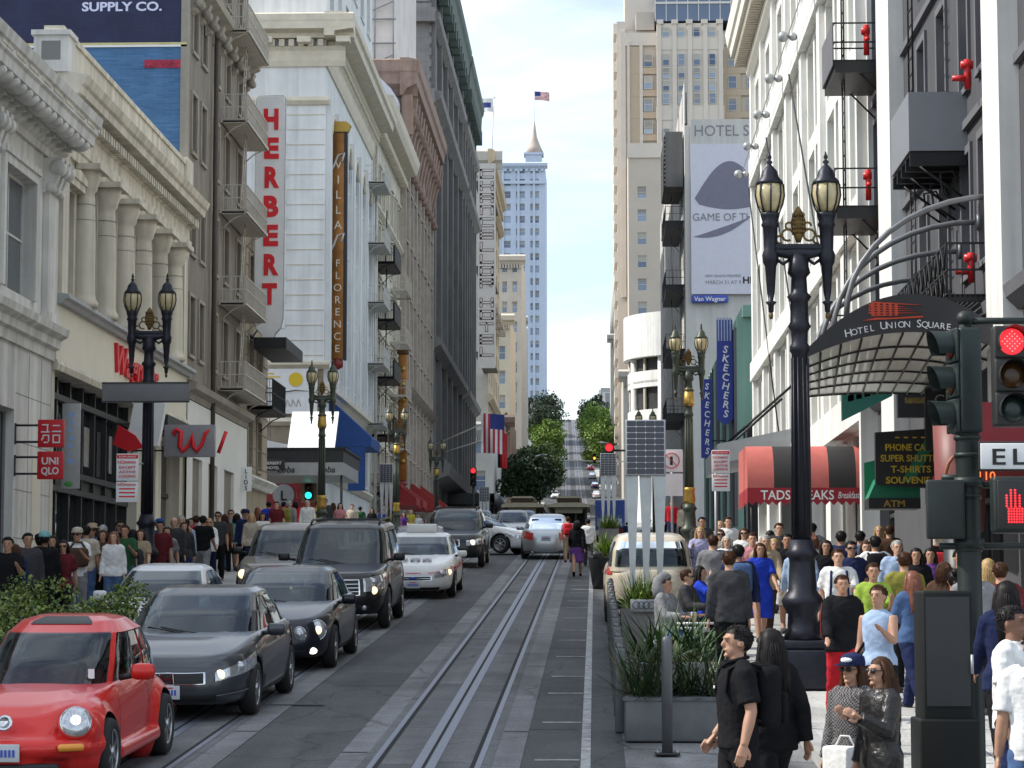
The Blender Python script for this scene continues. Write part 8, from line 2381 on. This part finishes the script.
# blank grey street sign and the parking notices
rt = empty('blank_grey_sign', (-9.3, 49.25, 6.47), 0, 'long blank grey sign mounted across the lamp post', 'sign')
b = MB(); b.cbox(-.9, .92, -.06, .06, 0, .42, mat('sign_back_grey', (.17, .17, .175), .55, .3, var=.1), .02); b.build('sign_panel', rt)
b = MB(); b.box(-.9, .92, -.07, -.06, .0, .03, blackm); b.box(-.9, .92, -.07, -.06, .39, .42, blackm); b.tube([(0, .06, .1), (0, .3, .1)], .04, blackm, 6); b.build('bracket', rt)
def notice(name, loc, w_, h, label, polez, tow=True):
    rt = empty(name, loc, 0, label, 'sign')
    b = MB(); b.cbox(-w_/2, w_/2, -.01, .01, 0, h*.42, signw, .008); b.cbox(-w_/2, w_/2, -.01, .01, h*.44, h, signw, .008); b.build('sign_panel', rt)
    b = MB()
    rr = MATS['lettering_red']
    b.box(-w_/2+.01, w_/2-.01, -.014, -.011, h*.90, h*.98, rr)
    text_mb(b, 'TOW-AWAY', h*.06, whitel, TM(0, -.016, h*.915), width=w_*.8)
    text_mb(b, 'NO', h*.1, rr, TM(-w_*.28, -.014, h*.79)); text_mb(b, 'PARKING', h*.07, rr, TM(w_*.14, -.014, h*.80), width=w_*.5)
    for k, t in enumerate(('EXCEPT', 'ACTIVE', 'LOADING')): text_mb(b, t, h*.075, rr, TM(0, -.014, h*(.69-.09*k)), width=w_*.75)
    text_mb(b, 'NO', h*.09, rr, TM(-w_*.28, -.014, h*.34)); text_mb(b, 'PARKING', h*.06, rr, TM(w_*.14, -.014, h*.34), width=w_*.5)
    for k in range(3): b.box(-w_*.36, w_*.36, -.013, -.011, h*(.26-.08*k), h*(.29-.08*k), rr)
    b.build('lettering', rt)
    b = MB(); b.tube([(-.1 if polez else .25, .04, polez), (-.1 if polez else .25, .04, h*.85)], .03, silver, 8) if polez else b.tube([(0, .02, h*.8), (.3, .15, h*.8)], .02, silver, 6); b.build('pole', rt)
    return rt
notice('parking_sign', (-9.62, 49.1, 4.4), .46, 1.0, 'white and red parking notice fixed beside the lamp post with blank grey sign', 0)
notice('parking_sign', (2.52, 48.0, 4.55), .36, .82, 'white and red parking notice on thin pole beside the striped awning', gz(48)+.15-4.55)
rt = empty('no_turn_sign', (2.25, 70, gz(70)+.15), 0, 'white square sign with red ring behind the solar panel', 'sign')
b = MB(); b.cbox(-.32, .32, -.012, .012, 2.75, 3.4, signw, .01); b.box(-.32, .32, -.01, .01, 2.05, 2.7, signw); b.build('sign_panel', rt)
b = MB(); b.tube([(.22*math.cos(t), -.02, 3.08+.22*math.sin(t)) for t in [k*PI/12 for k in range(25)]], .03, redp, 6, flat=.4); b.box(-.05, .03, -.025, -.013, 2.95, 3.2, blackl); b.tube([(-.16, -.02, 3.24), (.16, -.02, 2.92)], .025, redp, 6, flat=.4); b.build('symbol', rt)
b = MB(); b.tube([(0, .04, 0), (0, .04, 3.3)], .035, silver, 8); b.build('pole', rt)
# --- signals
sgn_m, sgd = mat('signal_green_black', (.018, .028, .026), .45, .2, var=.2), mat('signal_dark', (.02, .02, .02), .5, var=.1)
polem = mat('signal_pole', (.02, .027, .025), .5, .3, var=.25, scale=5)
def lampmat(n, c, e): return mat(n, c, .4, var=0, emit=e)
red_l, dred, damb, dgrn, grn_l, amb_l = lampmat('signal_red_lit', (1, .03, .04), 1.5), mat('signal_red_off', (.06, .008, .006), .2, var=0), mat('signal_amber_off', (.06, .025, .006), .2, var=0), mat('signal_green_off', (.015, .03, .028), .2, var=0), lampmat('signal_green_lit', (.02, .95, .75), 2.6), lampmat('signal_amber_lit', (1, .4, .05), 2.)
dotm = mat('signal_red_dots', (1, .35, .35), .4, var=0, emit=1.6)
def head(parent, M, lamps, s=1., m=sgd, dots=False):
    hd = empty('signal_head', (0, 0, 0)); adopt(hd, parent); hd.matrix_local = M
    b = MB(); h = .3*s*len(lamps)
    b.cbox(-.155*s, .155*s, -.0, .2*s, 0, h, m, .03*s)
    for i in range(len(lamps)): b.cbox(-.15*s, .15*s, -.03*s, 0, i*.3*s+.005, (i+1)*.3*s-.005, m, .02*s)
    o = b.build('housing'); adopt(o, hd)
    for i, lm in enumerate(lamps[::-1]):
        c = (0, -.035*s, .15*s+.3*s*i)
        b = MB(); T = Matrix.Translation(c) @ Matrix.Rotation(R(90), 4, 'X')
        b.lathe([(.12*s, -.01), (.11*s, .012*s), (.06*s, .025*s), (.001, .03*s)], lm, 20, M=T)
        if dots and lm is red_l:
            for i_ in range(-4, 5):
                for j_ in range(-4, 5):
                    if i_*i_+j_*j_ < 17 and (i_+j_) % 2 == 0: b.ell((i_*.022*s, j_*.022*s, .026*s), (.006*s, .006*s, .006*s), dotm, 6, 4, M=T)
        o = b.build('lamp'); adopt(o, hd)
        b = MB()
        n = 14
        vs, fs = [], []
        for k in range(n+1):
            a = -R(35)+R(250)*k/n
            for r, y in ((.125, -.03), (.13, -.24+.08*abs(k/n-.5)*2)): vs.append((r*s*math.cos(a), y*s, c[2]+r*s*math.sin(a)))
        fs = [(2*k, 2*k+1, 2*k+3, 2*k+2) for k in range(n)]
        b.add(vs, fs, m, True); o = b.build('visor'); adopt(o, hd)
    return hd
X0, Y0_ = 3.17, 20.5
rt = empty('signal_pole', (X0, Y0_, gz(Y0_)+.1), 0, 'dark traffic signal pole with red light, street name plate and lit red hand', 'traffic signal')
zb = gz(Y0_)+.1
b = MB(); b.lathe([(.16, 0), (.15, .25), (.11, .3), (.10, 3.15), (.115, 3.2), (.1, 3.28), (.07, 3.42), (.055, 3.5), (.05, 4.1)], polem, 16)
for z in (2.15, 2.6, 2.95, 3.1): b.lathe([(.112, z), (.118, z+.02), (.112, z+.04)], polem, 16)
b.ell((0, 0, 4.14), (.075, .075, .07), polem, 12, 8); b.build('pole', rt)
b = MB()
for (z, x0, x1) in ((4.12, -.05, .6), (3.03, 0, .65), (2.72, 0, .5), (2.2, -.25, .5), (2.78, -.22, 0)): b.tube([(x0, 0, z), (x1, 0, z)], .03, polem, 8)
for z in (2.22, 2.74): b.lathe([(.13, z-.04), (.13, z+.04)], polem, 12)
b.build('arm', rt)
head(rt, TM(.24, -.85, 3.66-zb), [red_l, damb, dgrn], .92, sgd, True)
head(rt, TM(-.10, .0, 3.66-zb, R(-80)), [dred, damb, dgrn], 1.0, sgn_m)
pd = empty('pedestrian_signal', (.30, -.5, 2.80-zb)); adopt(pd, rt)
b = MB(); b.cbox(-.17, .19, 0, .2, 0, .47, polem, .03); b.cbox(-.14, .16, -.02, 0, .03, .44, sgd, .02); o = b.build('housing'); adopt(o, pd)
b = MB()
for (x, z, w_, h) in ((-.05, .09, .14, .14), (-.065, .22, .03, .13), (-.03, .22, .03, .16), (.005, .22, .03, .16), (.04, .22, .03, .13), (.08, .15, .04, .08)):
    nx, nz = max(1, int(w_/.022)), max(1, int(h/.022))
    for i in range(nx):
        for j in range(nz): b.ell((x-.0+i*.022, -.028, z+j*.022), (.0095, .006, .0095), red_l, 6, 4)
o = b.build('lit_hand'); adopt(o, pd)
pd = empty('pedestrian_signal', (-.19, .05, 2.78-zb), R(175)); adopt(pd, rt)
b = MB(); b.cbox(-.13, .15, 0, .2, 0, .46, sgd, .03); b.cbox(-.15, .17, .2, .24, -.02, .48, polem, .02); o = b.build('housing'); adopt(o, pd)
pl = empty('street_name_plate', (.06, -.2, 3.33-zb)); adopt(pl, rt)
b = MB(); b.cbox(0, .95, -.012, .012, 0, .25, blackl, .02); b.cbox(.015, .935, -.016, .0, .015, .235, signw, .015); o = b.build('plate'); adopt(o, pl)
b = MB(); text_mb(b, 'ELLIS', .19, blackl, TM(.10, -.02, .055), 'LEFT', .002, .015, .72, 0, 1.35); o = b.build('lettering'); adopt(o, pl)
def small_signal(loc, lamps, label, ph, arm=None, plate=None):
    rt = empty('traffic_light', loc, 0, label, 'traffic signal')
    b = MB(); ax = arm or 0
    b.tube([(ax, .15, -ph), (ax, .15, 1.1)], .07, polem, 8)
    if arm: b.tube([(0, .15, .9), (arm, .15, .9)], .05, polem, 6)
    b.build('pole', rt)
    if plate: b = MB(); b.box(-.38, .38, .22, .25, -.15, 1.45, plate); b.build('backplate', rt)
    head(rt, Matrix.Identity(4), lamps, 1.35)
    return rt
small_signal((-14.3, 119.6, 7.75), [dred, damb, grn_l], 'traffic light showing green in front of tan board at the corner', 2.2, None, mat('tan_board', (.30, .24, .15), .7))
small_signal((.62, 102, 8.1), [red_l, damb, dgrn], 'traffic light showing red on a mast beside the far solar panel', 3.0, 1.9)
small_signal((-7.9, 156, 10.3), [red_l, damb, dgrn], 'traffic light showing red near the entrance canopy', 3.9)
rt = empty('mast_signal', (6, 345, gz(345)), 0, 'far mast arm across the street with amber light', 'traffic signal')
b = MB(); b.tube([(0, 0, 0), (0, 0, 8.5)], .12, polem, 6); b.tube([(0, 0, 8.2), (-11.0, 0, 8.4)], .08, iron_wht, 6); b.build('mast', rt)
head(rt, TM(-6.0, 0, 8.0), [dred, amb_l, dgrn], 1.6)
for (x, y, h, dr, lab) in ((-8.9, 330, 9, 1.6, 'curved street light by the dark green trees on the hill'), (3.0, 345, 11, -1.7, 'curved street light before the round bright tree')):
    rt = empty('curved_street_light', (x, y, gz(y)), 0, lab, 'street light')
    b = MB(); b.tube([(0, 0, 0), (0, 0, h-1), (dr*.2, 0, h-.3), (dr, 0, h)], .09, mat('galvanised', (.45, .46, .48), .5, .4), 8); b.build('pole', rt)
    b = MB(); b.ell((dr*1.2, 0, h), (.45, .2, .13), iron_wht, 10, 6); b.build('lamp_head', rt)
# --- dark cabinet at the crossing
rt = empty('dark_cabinet', (2.76, 19.2, gz(19)+.05), 0, 'tall dark metal cabinet next to the signal pole', 'cabinet')
cabm = mat('cabinet_dark', (.013, .014, .014), .6, .1, var=.15, spec=.2)
b = MB(); b.cbox(-.20, .20, -.2, .3, 0, 1.95, cabm, .025); b.build('housing', rt)
b = MB(); b.cbox(-.235, .235, -.23, .33, 0, .95, cabm, .02); b.box(-.17, .17, -.215, -.2, 1.05, 1.9, blackm); b.build('lower_case', rt)
b = MB(); b.tube([(.18, -.24, 1.3), (.18, -.24, 1.45)], .012, silver, 6); b.tube([(.18, -.2, 1.32), (.18, -.24, 1.32)], .01, silver, 5); b.build('handle', rt)
# --- bollard
bol = mat('bollard_grey', (.13, .135, .14), .45, .4, var=.12)
rt = empty('bollard', (.74, 25.0, gz(25)+.02), 0, 'single grey round topped bollard before the planter box', 'bollard')
b = MB(); b.lathe([(.056, 0), (.056, 1.15), (.05, 1.185), (.03, 1.208), (.002, 1.215)], bol, 20); b.build('post', rt)
b = MB(); b.cbox(-.13, .13, -.13, .13, 0, .02, blackm, .005)
for sx_ in (-1, 1):
    for sy_ in (-1, 1): b.lathe([(.014, .02), (.014, .04)], silver, 8, (sx_*.1, sy_*.1, 0))
b.build('base_plate', rt)
# --- planters and parklet
leafm = mat('leaf_dark_green', (.018, .045, .014), .5, var=.4, scale=6)
leafd = mat('leaf_dry_brown', (.09, .075, .03), .7, var=.3)
leafm2 = mat('leaf_mid_green', (.045, .095, .02), .5, var=.35, scale=6)
leafy = mat('leaf_yellow_green', (.22, .30, .045), .5, var=.3, scale=6)
galv = mat('galvanised_box', (.13, .135, .14), .5, .4, var=.2, scale=3)
whitep = mat('white_panel_metal', (.55, .56, .57), .5, .1, var=.08)
def blade_leaf(mb, base, az, el, ln, w_, m, droop=.5, n=5):
    p = Vector(base); d = Vector((math.cos(az)*math.cos(el), math.sin(az)*math.cos(el), math.sin(el)))
    s = Vector((-math.sin(az), math.cos(az), 0))
    vs, fs = [], []
    for i in range(n+1):
        t = i/n
        ww = w_*(.55+1.1*t if t < .4 else (1-t)/.6)*.5
        vs += [p - s*ww, p + s*ww - Vector((0, 0, 0))]
        d = (d + Vector((0, 0, -droop*t/n))).normalized()
        p = p + d*(ln/n)
    for i in range(n): fs.append((2*i, 2*i+1, 2*i+3, 2*i+2))
    mb.add(vs, fs, m, True)
rng = random.Random(5)
def agave(mb, c, r, n, ms, w_=.07, emin=.25):
    for i in range(n):
        e = rng.uniform(emin, 1.35)
        blade_leaf(mb, (c[0]+rng.uniform(-.06, .06), c[1]+rng.uniform(-.06, .06), c[2]), rng.uniform(0, 2*PI), e, r*rng.uniform(.7, 1.05), w_*rng.uniform(.7, 1.2), rng.choice(ms), rng.uniform(.2, .9))
rt = empty('planter_box', (.9, 26.6, gz(26.5)), 0, 'long low grey planter box full of dark broad leaved plants behind the bollard', 'planter')
b = MB(); b.cbox(-.58, .62, -.45, .5, 0, .48, galv, .02); b.box(-.6, .64, -.47, .52, .44, .47, galv); b.build('box', rt)
b = MB()
for k in range(12): agave(b, (-.52+.1*k, rng.uniform(-.35, .4), .45), rng.uniform(.5, .95), 46, [leafm, leafm, leafm2, leafd], .022, .05)
for k in range(9):                                     # palm-like fronds
    c0_ = Vector((rng.uniform(-.45, .5), rng.uniform(-.3, .4), .5)); az, el = rng.uniform(0, 2*PI), rng.uniform(.6, 1.2)
    for j in range(12):
        p_ = c0_+Vector((math.cos(az)*math.cos(el), math.sin(az)*math.cos(el), math.sin(el)))*(.25+.06*j)+Vector((0, 0, -.0035*j*j))
        for sg in (-1, 1): blade_leaf(b, p_, az+sg*1.0, el*.5-.1, rng.uniform(.22, .34), .024, rng.choice([leafm, leafd, leafm2]), .7, 4)
b.build('plants', rt)
rt = empty('planter_box', (.95, 31.0, gz(31)), 0, 'second planter of tall dark leaves beside the seated people', 'planter')
b = MB(); b.cbox(-.5, .5, -.6, .6, 0, .5, galv, .02); b.build('box', rt)
b = MB()
for k in range(240): blade_leaf(b, (rng.uniform(-.45, .5), rng.uniform(-.5, .5), .5), rng.uniform(0, 2*PI), rng.uniform(.3, 1.3), rng.uniform(.4, 1.0), rng.uniform(.02, .05), rng.choice([leafm, leafm2]), .8)
b.build('plants', rt)
def solar(label, plate):
    rt = empty('solar_planter', (0, 0, 0), 0, label, 'planter', 'planters with solar panels along the street')
    b = MB(); b.prism([(-.36, 0), (.36, 0), (.42, .72), (-.42, .72)], -.4, .4, mat('planter_concrete', (.27, .26, .25), .8, var=.2, bump=.2), 'XZ'); b.build('trough', rt)
    b = MB()
    for k in range(5): agave(b, (rng.uniform(-.25, .25), rng.uniform(-.25, .25), .7), .75, 60, [leafm2, leafm2, leafy, leafm, leafy], .028, .1)
    b.build('agave', rt)
    fin = mat('brushed_fin', (.42, .44, .45), .35, .7, var=.15)
    for i, (x, y) in enumerate(((-.22, 0), (.0, .1), (.22, 0))):
        b = MB(); b.prism([(x-.02, .7), (x+.02, .7), (x+.06, 1.6), (x+.10, 2.6), (x+.10, 2.85), (x-.10, 2.85), (x-.09, 2.6), (x-.05, 1.6)], y-.012, y+.012, fin, 'XZ'); b.build('fin', rt)
    p = empty('solar_panel', (0, -.04, 2.84), 0); adopt(p, rt)
    b = MB(); b.cbox(-.325, .325, -.03, .03, 0, .9, mat('panel_frame', (.45, .46, .48), .4, .6), .01); o = b.build('frame'); adopt(o, p)
    b = MB(); cell = mat('solar_cell', (.018, .022, .05), .18, var=.25, scale=4, spec=.7)
    for i in range(4):
        for j in range(9): b.prism([(-.30+.15*i+.01, .02+.096*j+.006), (-.30+.15*i+.14, .02+.096*j+.006), (-.30+.15*i+.148, .02+.096*j+.02), (-.30+.15*i+.148, .02+.096*j+.08), (-.30+.15*i+.14, .02+.096*j+.092), (-.30+.15*i+.01, .02+.096*j+.092), (-.30+.15*i+.002, .02+.096*j+.08), (-.30+.15*i+.002, .02+.096*j+.02)], -.034, -.031, cell, 'XZ')
    for i in range(3):
        for j in range(8): b.prism([(-.15+.15*i-.016, .116+.096*j), (-.15+.15*i, .100+.096*j), (-.15+.15*i+.016, .116+.096*j), (-.15+.15*i, .132+.096*j)], -.037, -.0345, whitel, 'XZ')
    o = b.build('cells'); adopt(o, p)
    if plate:
        b = MB(); b.cbox(-.21, .21, -.5, -.47, .66, .86, mat('plaque_grey', (.33, .34, .36), .4, .5), .01, TM(-.05, 0, 0)); b.build('plaque', rt)
        b = MB()
        for k in range(4): b.tube([(-.17+.08*k+.055*math.cos(t), -.51, .77+.055*math.sin(t)) for t in [q*PI/10 for q in range(21)]], .007, mat('ring_dark', (.12, .13, .16), .3, .5), 5)
        b.build('emblem', rt)
    return rt
SP = solar('solar panel on three steel fins in the agave planter with ring plaque', True)
SP.location = (.82, 38.6, gz(38.6)+.02)
SP2 = solar('small solar panel planter beyond the silver sedan near the red signal', False)
SP2.location = (.55, 96, gz(96))
dup(SP2, (-10.0, 115, gz(115)+.1), 0, 'solar panel planter on the west pavement past the corner marquee')
dup(SP2, (-6.9, 150, gz(150)+.1), 0, 'solar panel planter near the dark stone hotel entrance')
rt = empty('bush_planter', (.25, 60, gz(60)), 0, 'dark pot with bright yellow green bush at the road edge', 'planter')
b = MB(); b.lathe([(.3, 0), (.42, .75), (.44, .8)], blackm, 16); b.build('pot', rt)
b = MB()
for k in range(6): agave(b, (rng.uniform(-.2, .2), rng.uniform(-.2, .2), .75), .75, 34, [leafy, leafy, leafm2], .05, .2)
b.build('foliage', rt)
# parklet fence, bench, tables
rt = empty('parklet_fence', (.28, 27.2, gz(27)), 0, 'low white and grey parklet fence along the roadside', 'fence')
for k in range(10):
    b = MB()
    y = k*1.85
    z = gz(27.2+y)-gz(27)
    b.cbox(-.06, .06, y-.06, y+.06, z, z+.95, galv, .03); b.lathe([(.045, .94), (.045, .97), (.02, .99)], galv, 10, (0, y, z))
    b.build('post', rt)
b = MB()
for k in range(9):
    b = MB(); y = k*1.85; z0, z1 = gz(27.2+y)-gz(27), gz(29.05+y)-gz(27)
    b.add([(0, y+.06, z0+.12), (0, y+1.79, z1+.12), (0, y+1.79, z1+.82), (0, y+.06, z0+.82)], [(0, 1, 2, 3)], whitep); b.tube([(0, y, z0+.86), (0, y+1.85, z1+.86)], .03, galv, 8)
    b.build('panel', rt)
b = MB(); strip(b, .36, 2.2, 29, 44.5, .075, mat('deck_wood', (.16, .13, .10), .7, var=.25, scale=4)); b.build('parklet_deck', kind='structure')
for (x, y, rz, lab) in ((.95, 34.2, 0, 'white parklet bench under the grey hoodie man'), (1.5, 37.2, 0, 'white parklet bench under the two people by the suv')):
    rt = empty('bench', (x, y, gz(y)+.08), 0, lab, 'bench')
    b = MB(); b.cbox(-.25, .25, -.9, .9, .38, .46, whitep, .02); b.build('seat', rt)
    for sy_ in (-.7, .7): b = MB(); b.cbox(-.2, .2, sy_-.04, sy_+.04, 0, .38, galv, .01); b.build('leg', rt)
rt = empty('cafe_table', (1.5, 33.9, gz(34)+.08), 0, 'small white table with paper cup between plants', 'table')
b = MB(); b.lathe([(.38, .70), (.38, .73)], whitep, 20); b.build('tabletop', rt)
b = MB(); b.lathe([(.03, .02), (.03, .7)], galv, 10); b.lathe([(.2, 0), (.2, .02)], galv, 14); b.build('leg', rt)
rt = empty('paper_cup', (1.38, 33.75, gz(34)+.81), 0, 'tan paper cup on the white parklet table', 'cup')
b = MB(); b.lathe([(.03, 0), (.042, .12)], mat('paper_tan', (.5, .4, .25), .8), 14); b.build('cup', rt)
b = MB(); b.lathe([(.044, .12), (.044, .13), (.03, .14)], whitep, 14); b.build('lid', rt)
# hedge planter on the other side
def leaf_cloud(mb, c, r, n, size, ms, rg, shell_=.55):
    for _ in range(n):
        while True:
            v = Vector((rg.uniform(-1, 1), rg.uniform(-1, 1), rg.uniform(-1, 1)))
            if shell_ < v.length < 1: break
        p = Vector((c[0]+v.x*r[0], c[1]+v.y*r[1], c[2]+v.z*r[2]))
        a, b_ = Vector((rg.uniform(-1, 1), rg.uniform(-1, 1), rg.uniform(-.6, 1))).normalized(), Vector((rg.uniform(-1, 1), rg.uniform(-1, 1), rg.uniform(-1, 1))).normalized()
        s = size*rg.uniform(.6, 1.3)
        u = a.cross(b_)
        if u.length < .1: continue
        u = u.normalized()*s; w_ = a*s*.55
        mb.add([p-u, p+w_, p+u, p-w_], [(0, 1, 2, 3)], rg.choice(ms))
hl1, hl2, hl3 = mat('hedge_leaf', (.085, .135, .028), .55, var=.4, scale=3), mat('hedge_leaf_light', (.20, .25, .05), .55, var=.3, scale=3), mat('hedge_leaf_dark', (.02, .04, .012), .6, var=.3, scale=3)
rg = random.Random(8)
rt = empty('hedge_planter', (-7.5, 31, gz(31)), 0, 'long planter of fluffy yellow green hedge beside the grey sedan', 'planter')
b = MB(); b.cbox(-1.15, 1.1, -4.2, 4.4, -.2, .7, galv, .03); b.build('box', rt)
b = MB()
for k in range(38):
    y = -4.0+8.4*rg.random(); x = rg.uniform(-1.0, .95); z = (gz(31+y)-gz(31))+rg.uniform(.62, 1.1)
    leaf_cloud(b, (x, y, z), (rg.uniform(.3, .5), rg.uniform(.4, .6), rg.uniform(.3, .48)), 420, .036, (hl1, hl1, hl2) if k % 3 else (hl3, hl1, hl2), rg, .35)
b.build('foliage', rt)
# --- street trees up the hill
barkm = mat('bark', (.06, .045, .035), .9, var=.3)
def tree(x, y, top, dia, ms, label, trunk=.22, seed=1, squash=1.):
    g = gz(y); rg = random.Random(seed)
    rt = empty('street_tree', (x, y, g), 0, label, 'tree', 'street trees on the hill')
    H_ = top-g
    b = MB(); b.tube([(0, 0, -.3), (.05, 0, H_*.2), (.0, .1, H_*.45)], [trunk, trunk*.8, trunk*.6], barkm, 8)
    for k in range(6):
        a = k*1.05
        b.tube([(0, 0, H_*.3+.04*k*H_), (dia*.22*math.cos(a), dia*.22*math.sin(a), H_*.55+.03*k*H_), (dia*.36*math.cos(a), dia*.36*math.sin(a), H_*.7+.02*k*H_)], [trunk*.45, trunk*.3, .04], barkm, 6)
    b.build('trunk', rt)
    b = MB()
    zc = H_*.62; rz_ = H_*.38
    for k in range(38):
        while True:
            v = Vector((rg.uniform(-1, 1), rg.uniform(-1, 1), rg.uniform(-1, 1)))
            if v.length < 1: break
        v *= .80
        cr = rg.uniform(.20, .34)
        leaf_cloud(b, (v.x*dia/2, v.y*dia/2, zc+v.z*rz_), (dia*cr*.62, dia*cr*.62, dia*cr*.5*squash), 190, .3, ms if rg.random() < .75 else ms[::-1][:2], rg, .5)
    b.build('crown', rt)
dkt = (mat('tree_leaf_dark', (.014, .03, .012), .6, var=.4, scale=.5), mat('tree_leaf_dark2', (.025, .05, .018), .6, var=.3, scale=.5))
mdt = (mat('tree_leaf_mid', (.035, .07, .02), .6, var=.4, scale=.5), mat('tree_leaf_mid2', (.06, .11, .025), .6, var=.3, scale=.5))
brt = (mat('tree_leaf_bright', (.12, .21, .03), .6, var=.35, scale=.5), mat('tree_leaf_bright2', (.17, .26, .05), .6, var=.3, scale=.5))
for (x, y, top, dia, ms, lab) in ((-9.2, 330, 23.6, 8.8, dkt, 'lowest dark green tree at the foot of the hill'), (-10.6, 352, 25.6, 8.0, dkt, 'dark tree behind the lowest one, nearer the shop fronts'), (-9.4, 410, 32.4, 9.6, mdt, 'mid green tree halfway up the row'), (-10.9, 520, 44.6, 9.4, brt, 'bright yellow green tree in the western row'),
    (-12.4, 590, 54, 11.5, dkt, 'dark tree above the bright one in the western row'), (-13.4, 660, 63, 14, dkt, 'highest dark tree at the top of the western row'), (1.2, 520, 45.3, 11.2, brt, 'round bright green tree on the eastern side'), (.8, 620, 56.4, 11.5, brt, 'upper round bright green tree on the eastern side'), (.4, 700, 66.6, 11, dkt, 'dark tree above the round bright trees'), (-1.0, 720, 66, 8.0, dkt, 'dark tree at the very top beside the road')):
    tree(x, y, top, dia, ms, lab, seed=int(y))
# houses stepping up the hill so that the slopes read as a town
hr = random.Random(4)
hm = [mat('house_cream', (.5, .45, .36), .8, var=.12), mat('house_grey', (.36, .36, .36), .8, var=.12), mat('house_white', (.6, .6, .57), .8, var=.1), mat('house_brown', (.25, .19, .15), .8, var=.12)]
nmc = ['cream', 'grey', 'white', 'brown']
for i, y in enumerate((480, 512, 545, 580, 618, 655, 700, 745, 790, 840, 890)):
    for sd in (-1, 1):
        o = sx(y)
        X0_, X1_ = ((-34, -14.2+o) if sd < 0 else (7.6+o, 30))
        if sd < 0 and y < 640: continue
        g = gz(y); hgt = hr.uniform(10, 15)
        k = hr.randrange(4)
        far_block('hill_house', '%s hill house on the %s part of the %s terrace' % (nmc[k], 'lower middle upper'.split()[min(2, i//4)], 'western' if sd < 0 else 'eastern'), X0_, X1_, y, g, g+hgt, 4, 3, hm[k], dp=26, corn=False, grp='houses stepping up the hill')

# --- drivers behind the windscreens
for (x, y, rz, sex, hc, tcol, lab) in ((-4.9, 24.05, 0, 'F', 'brown', 'darkgrey', 'driver at the wheel of the red compact'), (-4.55, 30.8, 0, 'M', 'black', 'grey', 'driver at the wheel of the dark grey sedan'),
    (-4.35, 37.7, 0, 'M', 'brown', 'white', 'driver at the wheel of the black sedan with oval headlights'), (-4.37, 46.7, 0, 'M', 'black', 'navy', 'driver at the wheel of the large black suv'), (-3.72, 57.8, 0, 'M', 'grey', 'paleblue', 'driver at the wheel of the white taxi')):
    person(x, y, gz(y)+(.02 if y != 46.7 else .2), rz, sex, 'sit', 1.62, 'short', hc, 'shirt', tcol, 'trousers', 'black', lab, (), 1)
